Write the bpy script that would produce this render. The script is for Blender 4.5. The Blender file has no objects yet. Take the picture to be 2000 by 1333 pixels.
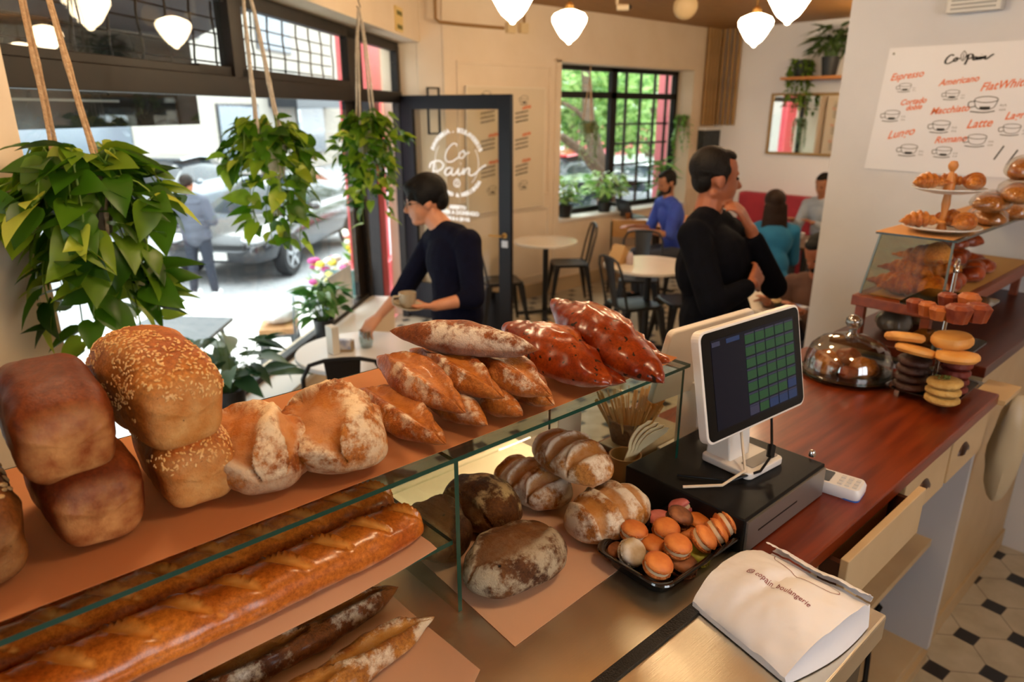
import bpy, bmesh, math, random
import numpy as np
from mathutils import Vector, Matrix, Quaternion, noise
R = math.radians
PI = math.pi
SC = bpy.context.scene
COL = SC.collection

# ------------------------------------------------------------------ camera
F_PX, PITCH, YAW, EYE = 1350.0, R(18.4), R(48.0), 1.95
cd = bpy.data.cameras.new('camera')
cam = bpy.data.objects.new('camera', cd)
COL.objects.link(cam)
cam.location = (0, 0, EYE)
cam.rotation_euler = (R(90) - PITCH, 0, YAW - R(90))
cd.sensor_width = 36.0
cd.lens = 36.0 * F_PX / 2000.0
cd.clip_start = 0.05
cd.clip_end = 200
cd.dof.use_dof = True
cd.dof.focus_distance = 1.12
cd.dof.aperture_fstop = 4.0
SC.camera = cam

# ------------------------------------------------------------------ world (bright overcast sky)
w = bpy.data.worlds.new('overcast_sky')
SC.world = w
w.use_nodes = True
nt = w.node_tree
bg = nt.nodes['Background']
tc = nt.nodes.new('ShaderNodeTexCoord')
sp = nt.nodes.new('ShaderNodeSeparateXYZ')
cr = nt.nodes.new('ShaderNodeValToRGB')
nt.links.new(tc.outputs['Generated'], sp.inputs[0])
nt.links.new(sp.outputs['Z'], cr.inputs[0])
nt.links.new(cr.outputs[0], bg.inputs[0])
cr.color_ramp.elements[0].position = 0.0
cr.color_ramp.elements[0].color = (0.90, 0.94, 1.0, 1)
cr.color_ramp.elements[1].position = 0.6
cr.color_ramp.elements[1].color = (0.95, 0.98, 1.0, 1)
bg.inputs[1].default_value = 4.6

sun_d = bpy.data.lights.new('hazy_sun', 'SUN')
sun_d.energy = 1.2
sun_d.angle = R(25)
sun_d.color = (1.0, 0.97, 0.93)
sun = bpy.data.objects.new('hazy_sun', sun_d)
COL.objects.link(sun)
sun.rotation_euler = (R(38), 0, R(160))

SC.view_settings.view_transform = 'Standard'
SC.view_settings.look = 'None'
SC.view_settings.gamma = 1.0
SC.view_settings.use_curve_mapping = False
SC.view_settings.exposure = 0.88
PENDANT_POWER = 24.0
for k_, v_ in (('max_bounces', 10), ('diffuse_bounces', 4), ('glossy_bounces', 4), ('transmission_bounces', 8), ('transparent_max_bounces', 24)):
    try:
        setattr(SC.cycles, k_, v_)
    except Exception:
        pass
try:
    SC.cycles.sample_clamp_indirect = 6.0
    SC.cycles.caustics_reflective = False
    SC.cycles.caustics_refractive = False
except Exception:
    pass

# ------------------------------------------------------------------ measuring helpers: where a line of sight meets a real plane
FW = Vector((math.cos(YAW) * math.cos(PITCH), math.sin(YAW) * math.cos(PITCH), -math.sin(PITCH)))
RT = Vector((math.sin(YAW), -math.cos(YAW), 0))
UP = RT.cross(FW)
EYEP = Vector((0, 0, EYE))


def ray(x, y):
    return FW + RT * ((x - 1000) / F_PX) + UP * ((666.5 - y) / F_PX)


def onz(x, y, z):
    d = ray(x, y)
    return EYEP + d * ((z - EYE) / d.z)


def onx(x, y, X):
    d = ray(x, y)
    return EYEP + d * (X / d.x)


def ony(x, y, Y):
    d = ray(x, y)
    return EYEP + d * (Y / d.y)


def dep(x, y, t):
    return EYEP + ray(x, y) * t


WA = R(40.8)                                   # heading of the street window wall
WU = Vector((math.cos(WA), math.sin(WA), 0))
WN = Vector((math.sin(WA), -math.cos(WA), 0))  # into the room


def wp(s, off, z):
    return WU * s + WN * off + Vector((0, 0, z))


def onw(x, y, off):
    d = ray(x, y)
    return EYEP + d * (off / (d.dot(WN)))


# ------------------------------------------------------------------ colours and materials
def col(h, a=1.0):
    h = h.lstrip('#')
    c = [int(h[i:i + 2], 16) / 255 for i in (0, 2, 4)]
    return tuple((x / 12.92 if x <= 0.04045 else ((x + 0.055) / 1.055) ** 2.4) for x in c) + (a,)


MATS = {}


def translucent(m, f=0.4):
    nt = m.node_tree
    b = nt.nodes['Principled BSDF']
    t = nt.nodes.new('ShaderNodeBsdfTranslucent')
    src = b.inputs['Base Color']
    if src.links:
        nt.links.new(src.links[0].from_socket, t.inputs[0])
    else:
        t.inputs[0].default_value = src.default_value
    mx = nt.nodes.new('ShaderNodeMixShader')
    mx.inputs[0].default_value = f
    nt.links.new(b.outputs[0], mx.inputs[1])
    nt.links.new(t.outputs[0], mx.inputs[2])
    nt.links.new(mx.outputs[0], nt.nodes['Material Output'].inputs[0])
    return m


def newmat(name):
    m = bpy.data.materials.new(name)
    m.use_nodes = True
    nt = m.node_tree
    return m, nt, nt.nodes['Principled BSDF']


def mat(name, c, rough=0.5, metal=0.0, c2=None, ns=8.0, bump=0.0, bs=60.0, coat=0.0, emit=None, es=0.0, stretch=None, sheen=0.0, spec=None):
    if name in MATS:
        return MATS[name]
    m, nt, b = newmat(name)
    b.inputs['Base Color'].default_value = col(c)
    b.inputs['Roughness'].default_value = rough
    b.inputs['Metallic'].default_value = metal
    if spec is not None:
        b.inputs['Specular IOR Level'].default_value = spec
    if coat:
        b.inputs['Coat Weight'].default_value = coat
        b.inputs['Coat Roughness'].default_value = 0.12
    if sheen:
        b.inputs['Sheen Weight'].default_value = sheen
    if emit:
        b.inputs['Emission Color'].default_value = col(emit)
        b.inputs['Emission Strength'].default_value = es
    if c2 or bump:
        tc = nt.nodes.new('ShaderNodeTexCoord')
        mp = nt.nodes.new('ShaderNodeMapping')
        nt.links.new(tc.outputs['Object'], mp.inputs[0])
        if stretch:
            mp.inputs['Scale'].default_value = stretch
    if c2:
        n = nt.nodes.new('ShaderNodeTexNoise')
        n.inputs['Scale'].default_value = ns
        n.inputs['Detail'].default_value = 5
        nt.links.new(mp.outputs[0], n.inputs['Vector'])
        mx = nt.nodes.new('ShaderNodeValToRGB')
        mx.color_ramp.elements[0].position = 0.35
        mx.color_ramp.elements[0].color = col(c)
        mx.color_ramp.elements[1].position = 0.65
        mx.color_ramp.elements[1].color = col(c2)
        nt.links.new(n.outputs['Fac'], mx.inputs[0])
        nt.links.new(mx.outputs[0], b.inputs['Base Color'])
    if bump:
        n = nt.nodes.new('ShaderNodeTexNoise')
        n.inputs['Scale'].default_value = bs
        n.inputs['Detail'].default_value = 4
        nt.links.new(mp.outputs[0], n.inputs['Vector'])
        bp = nt.nodes.new('ShaderNodeBump')
        bp.inputs['Strength'].default_value = bump
        bp.inputs['Distance'].default_value = 0.01
        nt.links.new(n.outputs['Fac'], bp.inputs['Height'])
        nt.links.new(bp.outputs[0], b.inputs['Normal'])
    MATS[name] = m
    return m


def glassmat(name, tint='ffffff', refl=0.10, rough=0.0, extra=0.0):
    """thin clear pane: see-through, with a mirror-like reflection that grows at glancing angles"""
    if name in MATS:
        return MATS[name]
    m, nt, b = newmat(name)
    nt.nodes.remove(b)
    out = nt.nodes['Material Output']
    tr = nt.nodes.new('ShaderNodeBsdfTransparent')
    tr.inputs[0].default_value = col(tint)
    gl = nt.nodes.new('ShaderNodeBsdfGlossy')
    gl.inputs['Roughness'].default_value = rough
    lw = nt.nodes.new('ShaderNodeLayerWeight')
    lw.inputs[0].default_value = 0.5
    pw_ = nt.nodes.new('ShaderNodeMath')
    pw_.operation = 'POWER'
    pw_.inputs[1].default_value = 4.5
    nt.links.new(lw.outputs['Facing'], pw_.inputs[0])
    ma = nt.nodes.new('ShaderNodeMath')
    ma.operation = 'MULTIPLY_ADD'
    ma.inputs[1].default_value = 0.8
    ma.inputs[2].default_value = refl + 0.03
    ma.use_clamp = True
    nt.links.new(pw_.outputs[0], ma.inputs[0])
    mx = nt.nodes.new('ShaderNodeMixShader')
    nt.links.new(ma.outputs[0], mx.inputs[0])
    nt.links.new(tr.outputs[0], mx.inputs[1])
    nt.links.new(gl.outputs[0], mx.inputs[2])
    nt.links.new(mx.outputs[0], out.inputs[0])
    MATS[name] = m
    return m


def attrmat(name, stops, attr='tint', rough=0.5, transl=0.0, bump=0.0, bs=60, coat=0.0):
    """colour taken from a per-leaf / per-piece value"""
    if name in MATS:
        return MATS[name]
    m, nt, b = newmat(name)
    a = nt.nodes.new('ShaderNodeAttribute')
    a.attribute_name = attr
    r = nt.nodes.new('ShaderNodeValToRGB')
    els = r.color_ramp.elements
    els[0].position, els[0].color = stops[0][0], col(stops[0][1])
    els[1].position, els[1].color = stops[-1][0], col(stops[-1][1])
    for p, c in stops[1:-1]:
        e = els.new(p)
        e.color = col(c)
    nt.links.new(a.outputs['Fac'], r.inputs[0])
    nt.links.new(r.outputs[0], b.inputs['Base Color'])
    b.inputs['Roughness'].default_value = rough
    if coat:
        b.inputs['Coat Weight'].default_value = coat
    if bump:
        n = nt.nodes.new('ShaderNodeTexNoise')
        n.inputs['Scale'].default_value = bs
        tc = nt.nodes.new('ShaderNodeTexCoord')
        nt.links.new(tc.outputs['Object'], n.inputs['Vector'])
        bp = nt.nodes.new('ShaderNodeBump')
        bp.inputs['Strength'].default_value = bump
        bp.inputs['Distance'].default_value = 0.01
        nt.links.new(n.outputs['Fac'], bp.inputs['Height'])
        nt.links.new(bp.outputs[0], b.inputs['Normal'])
    if transl:
        t = nt.nodes.new('ShaderNodeBsdfTranslucent')
        nt.links.new(r.outputs[0], t.inputs[0])
        mx = nt.nodes.new('ShaderNodeMixShader')
        mx.inputs[0].default_value = transl
        out = nt.nodes['Material Output']
        nt.links.new(b.outputs[0], mx.inputs[1])
        nt.links.new(t.outputs[0], mx.inputs[2])
        nt.links.new(mx.outputs[0], out.inputs[0])
    MATS[name] = m
    return m


def breadmat(name, dark, light, score_c, flour=0.3, flour_c='e9dccb', rough=0.55, ns=14, speck=None, speck_s=90, speck_t=0.70, coat=0.0, bump=0.5, bs=70):
    """baked crust: blotchy browning, paler cut surfaces (attribute 'score'), flour clinging in patches"""
    if name in MATS:
        return MATS[name]
    m, nt, b = newmat(name)
    N, L = nt.nodes, nt.links
    tc = N.new('ShaderNodeTexCoord')
    oi = N.new('ShaderNodeObjectInfo')
    ad = N.new('ShaderNodeVectorMath')
    L.new(tc.outputs['Object'], ad.inputs[0])
    cx = N.new('ShaderNodeCombineXYZ')
    L.new(oi.outputs['Random'], cx.inputs[0])
    L.new(oi.outputs['Random'], cx.inputs[2])
    L.new(cx.outputs[0], ad.inputs[1])
    V = ad.outputs[0]

    def nz(scale, detail=4, rough_=0.55):
        n = N.new('ShaderNodeTexNoise')
        n.inputs['Scale'].default_value = scale
        n.inputs['Detail'].default_value = detail
        n.inputs['Roughness'].default_value = rough_
        L.new(V, n.inputs['Vector'])
        return n.outputs['Fac']

    def ramp(src, p0, c0, p1, c1):
        r = N.new('ShaderNodeValToRGB')
        r.color_ramp.elements[0].position, r.color_ramp.elements[0].color = p0, c0
        r.color_ramp.elements[1].position, r.color_ramp.elements[1].color = p1, c1
        L.new(src, r.inputs[0])
        return r.outputs[0]

    def mix(f, a, c):
        x = N.new('ShaderNodeMix')
        x.data_type = 'RGBA'
        L.new(f, x.inputs[0])
        if isinstance(a, tuple):
            x.inputs[6].default_value = a
        else:
            L.new(a, x.inputs[6])
        if isinstance(c, tuple):
            x.inputs[7].default_value = c
        else:
            L.new(c, x.inputs[7])
        return x.outputs[2]
    base = ramp(nz(ns), 0.36, col(dark), 0.66, col(light))
    gr_ = N.new('ShaderNodeMix')
    gr_.data_type = 'RGBA'
    gr_.blend_type = 'MULTIPLY'
    gr_.inputs[0].default_value = 1.0
    L.new(base, gr_.inputs[6])
    L.new(ramp(nz(150, 5, 0.75), 0.32, (0.52, 0.46, 0.42, 1), 0.68, (1.22, 1.20, 1.18, 1)), gr_.inputs[7])
    base = gr_.outputs[2]
    at = N.new('ShaderNodeAttribute')
    at.attribute_name = 'score'
    sc2 = ramp(nz(ns * 5), 0.3, col(score_c), 0.75, col(light))
    c = mix(at.outputs['Fac'], base, sc2)
    bk = N.new('ShaderNodeAttribute')
    bk.attribute_name = 'pale'
    c = mix(bk.outputs['Fac'], c, ramp(nz(40), 0.3, col(light), 0.7, col(flour_c)))
    if speck:
        c = mix(ramp(nz(speck_s, 2), speck_t, (0, 0, 0, 1), speck_t + 0.03, (1, 1, 1, 1)), c, col(speck))
    if flour > 0:
        fl = N.new('ShaderNodeAttribute')
        fl.attribute_name = 'flour'
        n1 = ramp(nz(18, 8, 0.7), 0.68 - 0.33 * flour, (0, 0, 0, 1), 0.76 - 0.29 * flour, (1, 1, 1, 1))
        mu = N.new('ShaderNodeMath')
        mu.operation = 'MULTIPLY'
        L.new(n1, mu.inputs[0])
        L.new(fl.outputs['Fac'], mu.inputs[1])
        c = mix(mu.outputs[0], c, col(flour_c))
    L.new(c, b.inputs['Base Color'])
    b.inputs['Roughness'].default_value = rough
    b.inputs['Specular IOR Level'].default_value = 0.22
    if coat:
        b.inputs['Coat Weight'].default_value = coat * .8
        b.inputs['Coat Roughness'].default_value = 0.18
    bp = N.new('ShaderNodeBump')
    bp.inputs['Strength'].default_value = bump
    bp.inputs['Distance'].default_value = 0.006
    L.new(nz(bs, 6, 0.65), bp.inputs['Height'])
    b2 = N.new('ShaderNodeBump')
    b2.inputs['Strength'].default_value = min(1.0, bump * 1.1)
    b2.inputs['Distance'].default_value = 0.0016
    L.new(nz(330, 3, 0.6), b2.inputs['Height'])
    L.new(bp.outputs[0], b2.inputs['Normal'])
    L.new(b2.outputs[0], b.inputs['Normal'])
    MATS[name] = m
    return m


# ------------------------------------------------------------------ scene-tree helpers
def wmat(o):
    M = Matrix.LocRotScale(o.location, o.rotation_euler, o.scale)
    return wmat(o.parent) @ M if o.parent else M


def tag(o, label=None, cat=None, group=None, kind=None):
    if label:
        o['label'] = label
    if cat:
        o['category'] = cat
    if group:
        o['group'] = group
    if kind:
        o['kind'] = kind
    return o


def thing(name, label, cat, loc=(0, 0, 0), rotz=0.0, group=None, kind=None):
    o = bpy.data.objects.new(name, None)
    o.empty_display_size = 0.05
    COL.objects.link(o)
    o.location = loc
    o.rotation_euler = (0, 0, rotz)
    return tag(o, label, cat, group, kind)


def copy_tree(o, parent=None):
    c = o.copy()
    COL.objects.link(c)
    if parent is not None:
        c.parent = parent
    for ch in list(o.children):
        copy_tree(ch, c)
    return c


def obj(name, mesh, m=None, parent=None):
    o = bpy.data.objects.new(name, mesh)
    COL.objects.link(o)
    if parent is not None:
        o.parent = parent
    if m is not None:
        mesh.materials.clear()
        for q in (m if isinstance(m, (list, tuple)) else [m]):
            mesh.materials.append(q)
    return o


def frame_of(d, up=Vector((0, 0, 1))):
    d = Vector(d).normalized()
    if abs(d.dot(up)) > 0.98:
        up = Vector((1, 0, 0))
    s = d.cross(up).normalized()
    return d, s, s.cross(d).normalized()


class MB:
    """collects shapes into one mesh"""

    def __init__(s):
        s.v, s.f, s.mi, s.t = [], [], [], []
        s.cur, s.tint = 0, 0.0

    def add(s, vs, fs):
        o = len(s.v)
        s.v += [tuple(p) for p in vs]
        s.t += [s.tint] * len(vs)
        s.f += [tuple(i + o for i in f) for f in fs]
        s.mi += [s.cur] * len(fs)
        return s

    def hexa(s, p):
        return s.add(p, [(0, 3, 2, 1), (4, 5, 6, 7), (0, 1, 5, 4), (1, 2, 6, 5), (2, 3, 7, 6), (3, 0, 4, 7)])

    def box(s, x0, y0, z0, x1, y1, z1):
        return s.hexa([(x0, y0, z0), (x1, y0, z0), (x1, y1, z0), (x0, y1, z0), (x0, y0, z1), (x1, y0, z1), (x1, y1, z1), (x0, y1, z1)])

    def wbox(s, s0, s1, o0, o1, z0, z1):
        if o0 < o1:
            o0, o1 = o1, o0
        return s.hexa([wp(s0, o0, z0), wp(s1, o0, z0), wp(s1, o1, z0), wp(s0, o1, z0), wp(s0, o0, z1), wp(s1, o0, z1), wp(s1, o1, z1), wp(s0, o1, z1)])

    def obox(s, c, ax, ay, az):
        """box from centre and three half-vectors"""
        c, ax, ay, az = Vector(c), Vector(ax), Vector(ay), Vector(az)
        q = []
        for k in (-1, 1):
            for i, j in ((-1, -1), (1, -1), (1, 1), (-1, 1)):
                q.append(c + ax * i + ay * j + az * k)
        return s.hexa(q)

    def bar(s, a, b, w, h, up=Vector((0, 0, 1))):
        a, b = Vector(a), Vector(b)
        d, sd, u = frame_of(b - a, up)
        return s.obox((a + b) / 2, (b - a) / 2, sd * (w / 2), u * (h / 2))

    def loft(s, rings, closed=True, cap=True, loop=False):
        n = len(rings[0])
        vs = [p for r in rings for p in r]
        fs = []
        m = len(rings)
        for i in range(m - 1 if not loop else m):
            i2 = (i + 1) % m
            for j in range(n if closed else n - 1):
                j2 = (j + 1) % n
                fs.append((i * n + j, i * n + j2, i2 * n + j2, i2 * n + j))
        if cap and not loop and closed:
            fs.append(tuple(range(n - 1, -1, -1)))
            fs.append(tuple((m - 1) * n + j for j in range(n)))
        return s.add(vs, fs)

    def tube(s, pts, r, n=8, loop=False, flat=1.0, cap=True):
        pts = [Vector(p) for p in pts]
        rs = r if isinstance(r, (list, tuple)) else [r] * len(pts)
        rings = []
        u = None
        for i, p in enumerate(pts):
            a = pts[i - 1] if (i > 0 or loop) else p
            b = pts[(i + 1) % len(pts)] if (i < len(pts) - 1 or loop) else p
            d = (b - a).normalized()
            if u is None:
                _, sd, u = frame_of(d)
            else:
                u = (u - d * u.dot(d)).normalized()
                sd = d.cross(u)
            rings.append([p + (sd * math.cos(2 * PI * k / n) + u * math.sin(2 * PI * k / n) * flat) * rs[i] for k in range(n)])
        return s.loft(rings, loop=loop, cap=cap)

    def lathe(s, prof, c=(0, 0, 0), n=24, ax=None, wob=None):
        """profile of (radius, height) turned about the vertical (or ax)"""
        c = Vector(c)
        if ax is None:
            e1, e2, e3 = Vector((1, 0, 0)), Vector((0, 1, 0)), Vector((0, 0, 1))
        else:
            e3, e1, e2 = frame_of(ax)
            e2 = e3.cross(e1)
        rings = []
        for r, z in prof:
            rings.append([c + (e1 * math.cos(2 * PI * k / n) + e2 * math.sin(2 * PI * k / n)) * (r * (wob(k / n, z) if wob else 1)) + e3 * z for k in range(n)])
        return s.loft(rings)

    def cyl(s, a, b, r, n=16, r2=None):
        return s.tube([a, b], [r, r if r2 is None else r2], n)

    def ell(s, c, r, ax=None, n=12, m=8, f=None):
        """ellipsoid; r = (along f, sideways, up) if a frame is given as (f, s, u)"""
        c = Vector(c)
        if ax is None:
            ax = (Vector((1, 0, 0)), Vector((0, 1, 0)), Vector((0, 0, 1)))
        rings = []
        for i in range(1, m):
            th = PI * i / m
            rings.append([c + ax[0] * (r[0] * math.sin(th) * math.cos(2 * PI * k / n)) + ax[1] * (r[1] * math.sin(th) * math.sin(2 * PI * k / n)) - ax[2] * (r[2] * math.cos(th)) for k in range(n)])
        vs = [c - ax[2] * r[2]] + [p for q in rings for p in q] + [c + ax[2] * r[2]]
        fs = []
        for k in range(n):
            k2 = (k + 1) % n
            fs.append((0, 1 + k2, 1 + k))
            for i in range(m - 2):
                fs.append((1 + i * n + k, 1 + i * n + k2, 1 + (i + 1) * n + k2, 1 + (i + 1) * n + k))
            fs.append((1 + (m - 2) * n + k, 1 + (m - 2) * n + k2, len(vs) - 1))
        return s.add(vs, fs)

    def caps(s, a, b, ra, rb, n=12):
        """tapered limb with rounded ends"""
        a, b = Vector(a), Vector(b)
        L = (b - a).length
        if L < 1e-5:
            return s.ell(a, (ra, ra, ra), n=n)
        d = (b - a) / L
        pts, rs = [], []
        for k in range(5):
            t = PI / 2 * k / 4
            pts.append(a - d * ra * math.cos(t)); rs.append(max(ra * math.sin(t), 1e-4))
        for k in range(5):
            t = PI / 2 * (1 - k / 4)
            pts.append(b + d * rb * math.cos(t)); rs.append(max(rb * math.sin(t), 1e-4))
        return s.tube(pts, rs, n)

    def prism(s, poly, z0, z1):
        n = len(poly)
        vs = [(p[0], p[1], z0) for p in poly] + [(p[0], p[1], z1) for p in poly]
        return s.add(vs, [tuple(range(n - 1, -1, -1)), tuple(range(n, 2 * n))] + [(i, (i + 1) % n, n + (i + 1) % n, n + i) for i in range(n)])

    def slab(s, poly3, nrm, th):
        """flat polygon in space given a thickness along nrm"""
        n = len(poly3)
        nrm = Vector(nrm).normalized() * th
        vs = [Vector(p) for p in poly3] + [Vector(p) + nrm for p in poly3]
        return s.add(vs, [tuple(range(n - 1, -1, -1)), tuple(range(n, 2 * n))] + [(i, (i + 1) % n, n + (i + 1) % n, n + i) for i in range(n)])

    def sheet(s, fn, nu, nv, th=0.0):
        """surface fn(u,v) -> point, optionally with thickness"""
        g = [[Vector(fn(i / nu, j / nv)) for j in range(nv + 1)] for i in range(nu + 1)]
        idx = lambda i, j: i * (nv + 1) + j
        vs = [p for row in g for p in row]
        fs = [(idx(i, j), idx(i + 1, j), idx(i + 1, j + 1), idx(i, j + 1)) for i in range(nu) for j in range(nv)]
        if th:
            K = len(vs)
            nv_ = []
            for i in range(nu + 1):
                for j in range(nv + 1):
                    a = g[min(i + 1, nu)][j] - g[max(i - 1, 0)][j]
                    b = g[i][min(j + 1, nv)] - g[i][max(j - 1, 0)]
                    nn = a.cross(b)
                    nv_.append(g[i][j] - (nn.normalized() if nn.length > 1e-9 else Vector((0, 0, 1))) * th)
            vs = vs + nv_
            fs = fs + [tuple(K + q for q in reversed(f)) for f in fs]
            ed = [(i, 0) for i in range(nu + 1)] + [(nu, j) for j in range(1, nv + 1)] + [(i, nv) for i in range(nu - 1, -1, -1)] + [(0, j) for j in range(nv - 1, 0, -1)]
            for q in range(len(ed)):
                a, b = idx(*ed[q]), idx(*ed[(q + 1) % len(ed)])
                fs.append((b, a, K + a, K + b))
        return s.add(vs, fs)

    def mesh(s, me, M, m=0):
        """bring in the faces of another mesh through matrix or function M"""
        fn = M if callable(M) else (lambda p: M @ p)
        s.add([fn(v.co.copy()) for v in me.vertices], [tuple(p.vertices) for p in me.polygons])
        return s

    def build(s, name, m, parent=None, smooth=True, world=False, bevel=0.0, angle=40, mods=None, origin=None, fix=True):
        vs = s.v
        o_loc = None
        if parent is not None and world:
            inv = wmat(parent).inverted()
            vs = [inv @ Vector(p) for p in vs]
        elif parent is None and origin is None and vs:
            a = np.array([tuple(p) for p in vs])
            o_loc = Vector(((a[:, 0].min() + a[:, 0].max()) / 2, (a[:, 1].min() + a[:, 1].max()) / 2, a[:, 2].min()))
            vs = [Vector(p) - o_loc for p in vs]
        me = bpy.data.meshes.new(name)
        me.from_pydata([tuple(p) for p in vs], [], s.f)
        o = obj(name, me, m, parent)
        if o_loc is not None:
            o.location = o_loc
        if any(s.mi):
            me.polygons.foreach_set('material_index', s.mi)
        if any(s.t):
            a = me.attributes.new('tint', 'FLOAT', 'POINT')
            a.data.foreach_set('value', s.t)
        if fix:
            bm = bmesh.new()
            bm.from_mesh(me)
            bmesh.ops.recalc_face_normals(bm, faces=bm.faces)
            bm.to_mesh(me)
            bm.free()
        if smooth:
            me.polygons.foreach_set('use_smooth', [True] * len(me.polygons))
            try:
                me.set_sharp_from_angle(angle=R(angle))
            except Exception:
                pass
        if bevel:
            b = o.modifiers.new('bevel', 'BEVEL')
            b.width = bevel
            b.segments = 2
            b.limit_method = 'ANGLE'
            b.angle_limit = R(35)
            b.harden_normals = False
        me.update()
        return o


def text_mesh(s, size=1.0, shear=0.0, bold=0.0, align='LEFT', space=1.0):
    c = bpy.data.curves.new('t', 'FONT')
    c.body = s
    c.size = size
    c.shear = shear
    c.offset = bold
    c.align_x = align
    c.space_character = space
    c.resolution_u = 3
    o = bpy.data.objects.new('t', c)
    COL.objects.link(o)
    bpy.context.view_layer.update()
    me = bpy.data.meshes.new_from_object(o.evaluated_get(bpy.context.evaluated_depsgraph_get()))
    bpy.data.objects.remove(o)
    return me


def stroke(mb, fn, pts, w, n=None):
    """pen stroke: 2-D points turned into a ribbon through fn(x, y)"""
    P = [Vector((p[0], p[1])) for p in pts]
    if n:
        Q = []
        for i in range(len(P) - 1):
            p0, p1, p2, p3 = P[max(i - 1, 0)], P[i], P[i + 1], P[min(i + 2, len(P) - 1)]
            for k in range(n):
                t = k / n
                Q.append(0.5 * ((2 * p1) + (p2 - p0) * t + (2 * p0 - 5 * p1 + 4 * p2 - p3) * t * t + (3 * p1 - p0 - 3 * p2 + p3) * t ** 3))
        Q.append(P[-1])
        P = Q
    L, Rr = [], []
    for i, p in enumerate(P):
        d = (P[min(i + 1, len(P) - 1)] - P[max(i - 1, 0)])
        d = d.normalized() if d.length > 1e-9 else Vector((1, 0))
        nn = Vector((-d.y, d.x)) * (w / 2)
        L.append(fn(*(p + nn)))
        Rr.append(fn(*(p - nn)))
    k = len(P)
    mb.add(L + Rr, [(i, i + 1, k + i + 1, k + i) for i in range(k - 1)])


def plane_fn(o, r, u):
    o, r, u = Vector(o), Vector(r), Vector(u)
    return lambda x, y: o + r * x + u * y


# the shop's hand-lettered two-line / one-line name as pen strokes, roughly 0..1 wide
CO = [[(.52, .95), (.50, 1.0), (.42, 1.0), (.30, .88), (.24, .72), (.28, .62), (.40, .62), (.55, .72)],
      [(.66, .86), (.58, .80), (.57, .72), (.63, .70), (.70, .78), (.67, .87), (.66, .84), (.74, .80), (.80, .84)]]
PAIN = [[(.10, .50), (.08, .30), (.02, .08)], [(.02, .40), (.06, .50), (.20, .54), (.27, .46), (.20, .36), (.08, .33)],
        [(.40, .42), (.33, .40), (.29, .32), (.33, .27), (.40, .34), (.43, .42), (.41, .30), (.46, .29), (.54, .42)],
        [(.54, .42), (.52, .31), (.56, .30), (.62, .40)], [(.57, .50), (.58, .51)],
        [(.62, .42), (.61, .30), (.66, .40), (.72, .42), (.71, .31), (.78, .30), (.92, .44), (1.0, .50)]]
# ================================================================== THE SETTING
def struct(mb, name, m, parent=None, **k):
    o = mb.build(name, m, parent, smooth=False, world=True, **k)
    return tag(o, kind='structure')


plaster = mat('plaster', 'dccbb4', 0.85, c2='d6c4ab', ns=3, bump=0.08, bs=12)
plaster_w = mat('plaster_white', 'cfd1d6', 0.85, c2='c9cbd0', ns=3, bump=0.08, bs=12)
frame_blk = mat('frame_black', '0f0d0d', 0.4, c2='161312', ns=20, spec=.25)
frame_brn = mat('frame_brown_black', '1c140e', 0.45, c2='120e0b', ns=14, spec=.25)
ledge_w = mat('ledge_white', 'd9d6d0', 0.35)
sill_tan = mat('ledge_tan', 'b59a78', 0.7)
pane_m = glassmat('window_pane', 'f4f9f8', 0.02)
clear = glassmat('clear_glass', 'f2f7f4', 0.015)
green_edge = mat('glass_edge_green', '05382c', 0.35, spec=0.35)
ceil_m = mat('ceiling_wood', '9a6c34', 0.6, c2='8a5f2c', ns=4, stretch=(1, 8, 1))


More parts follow.
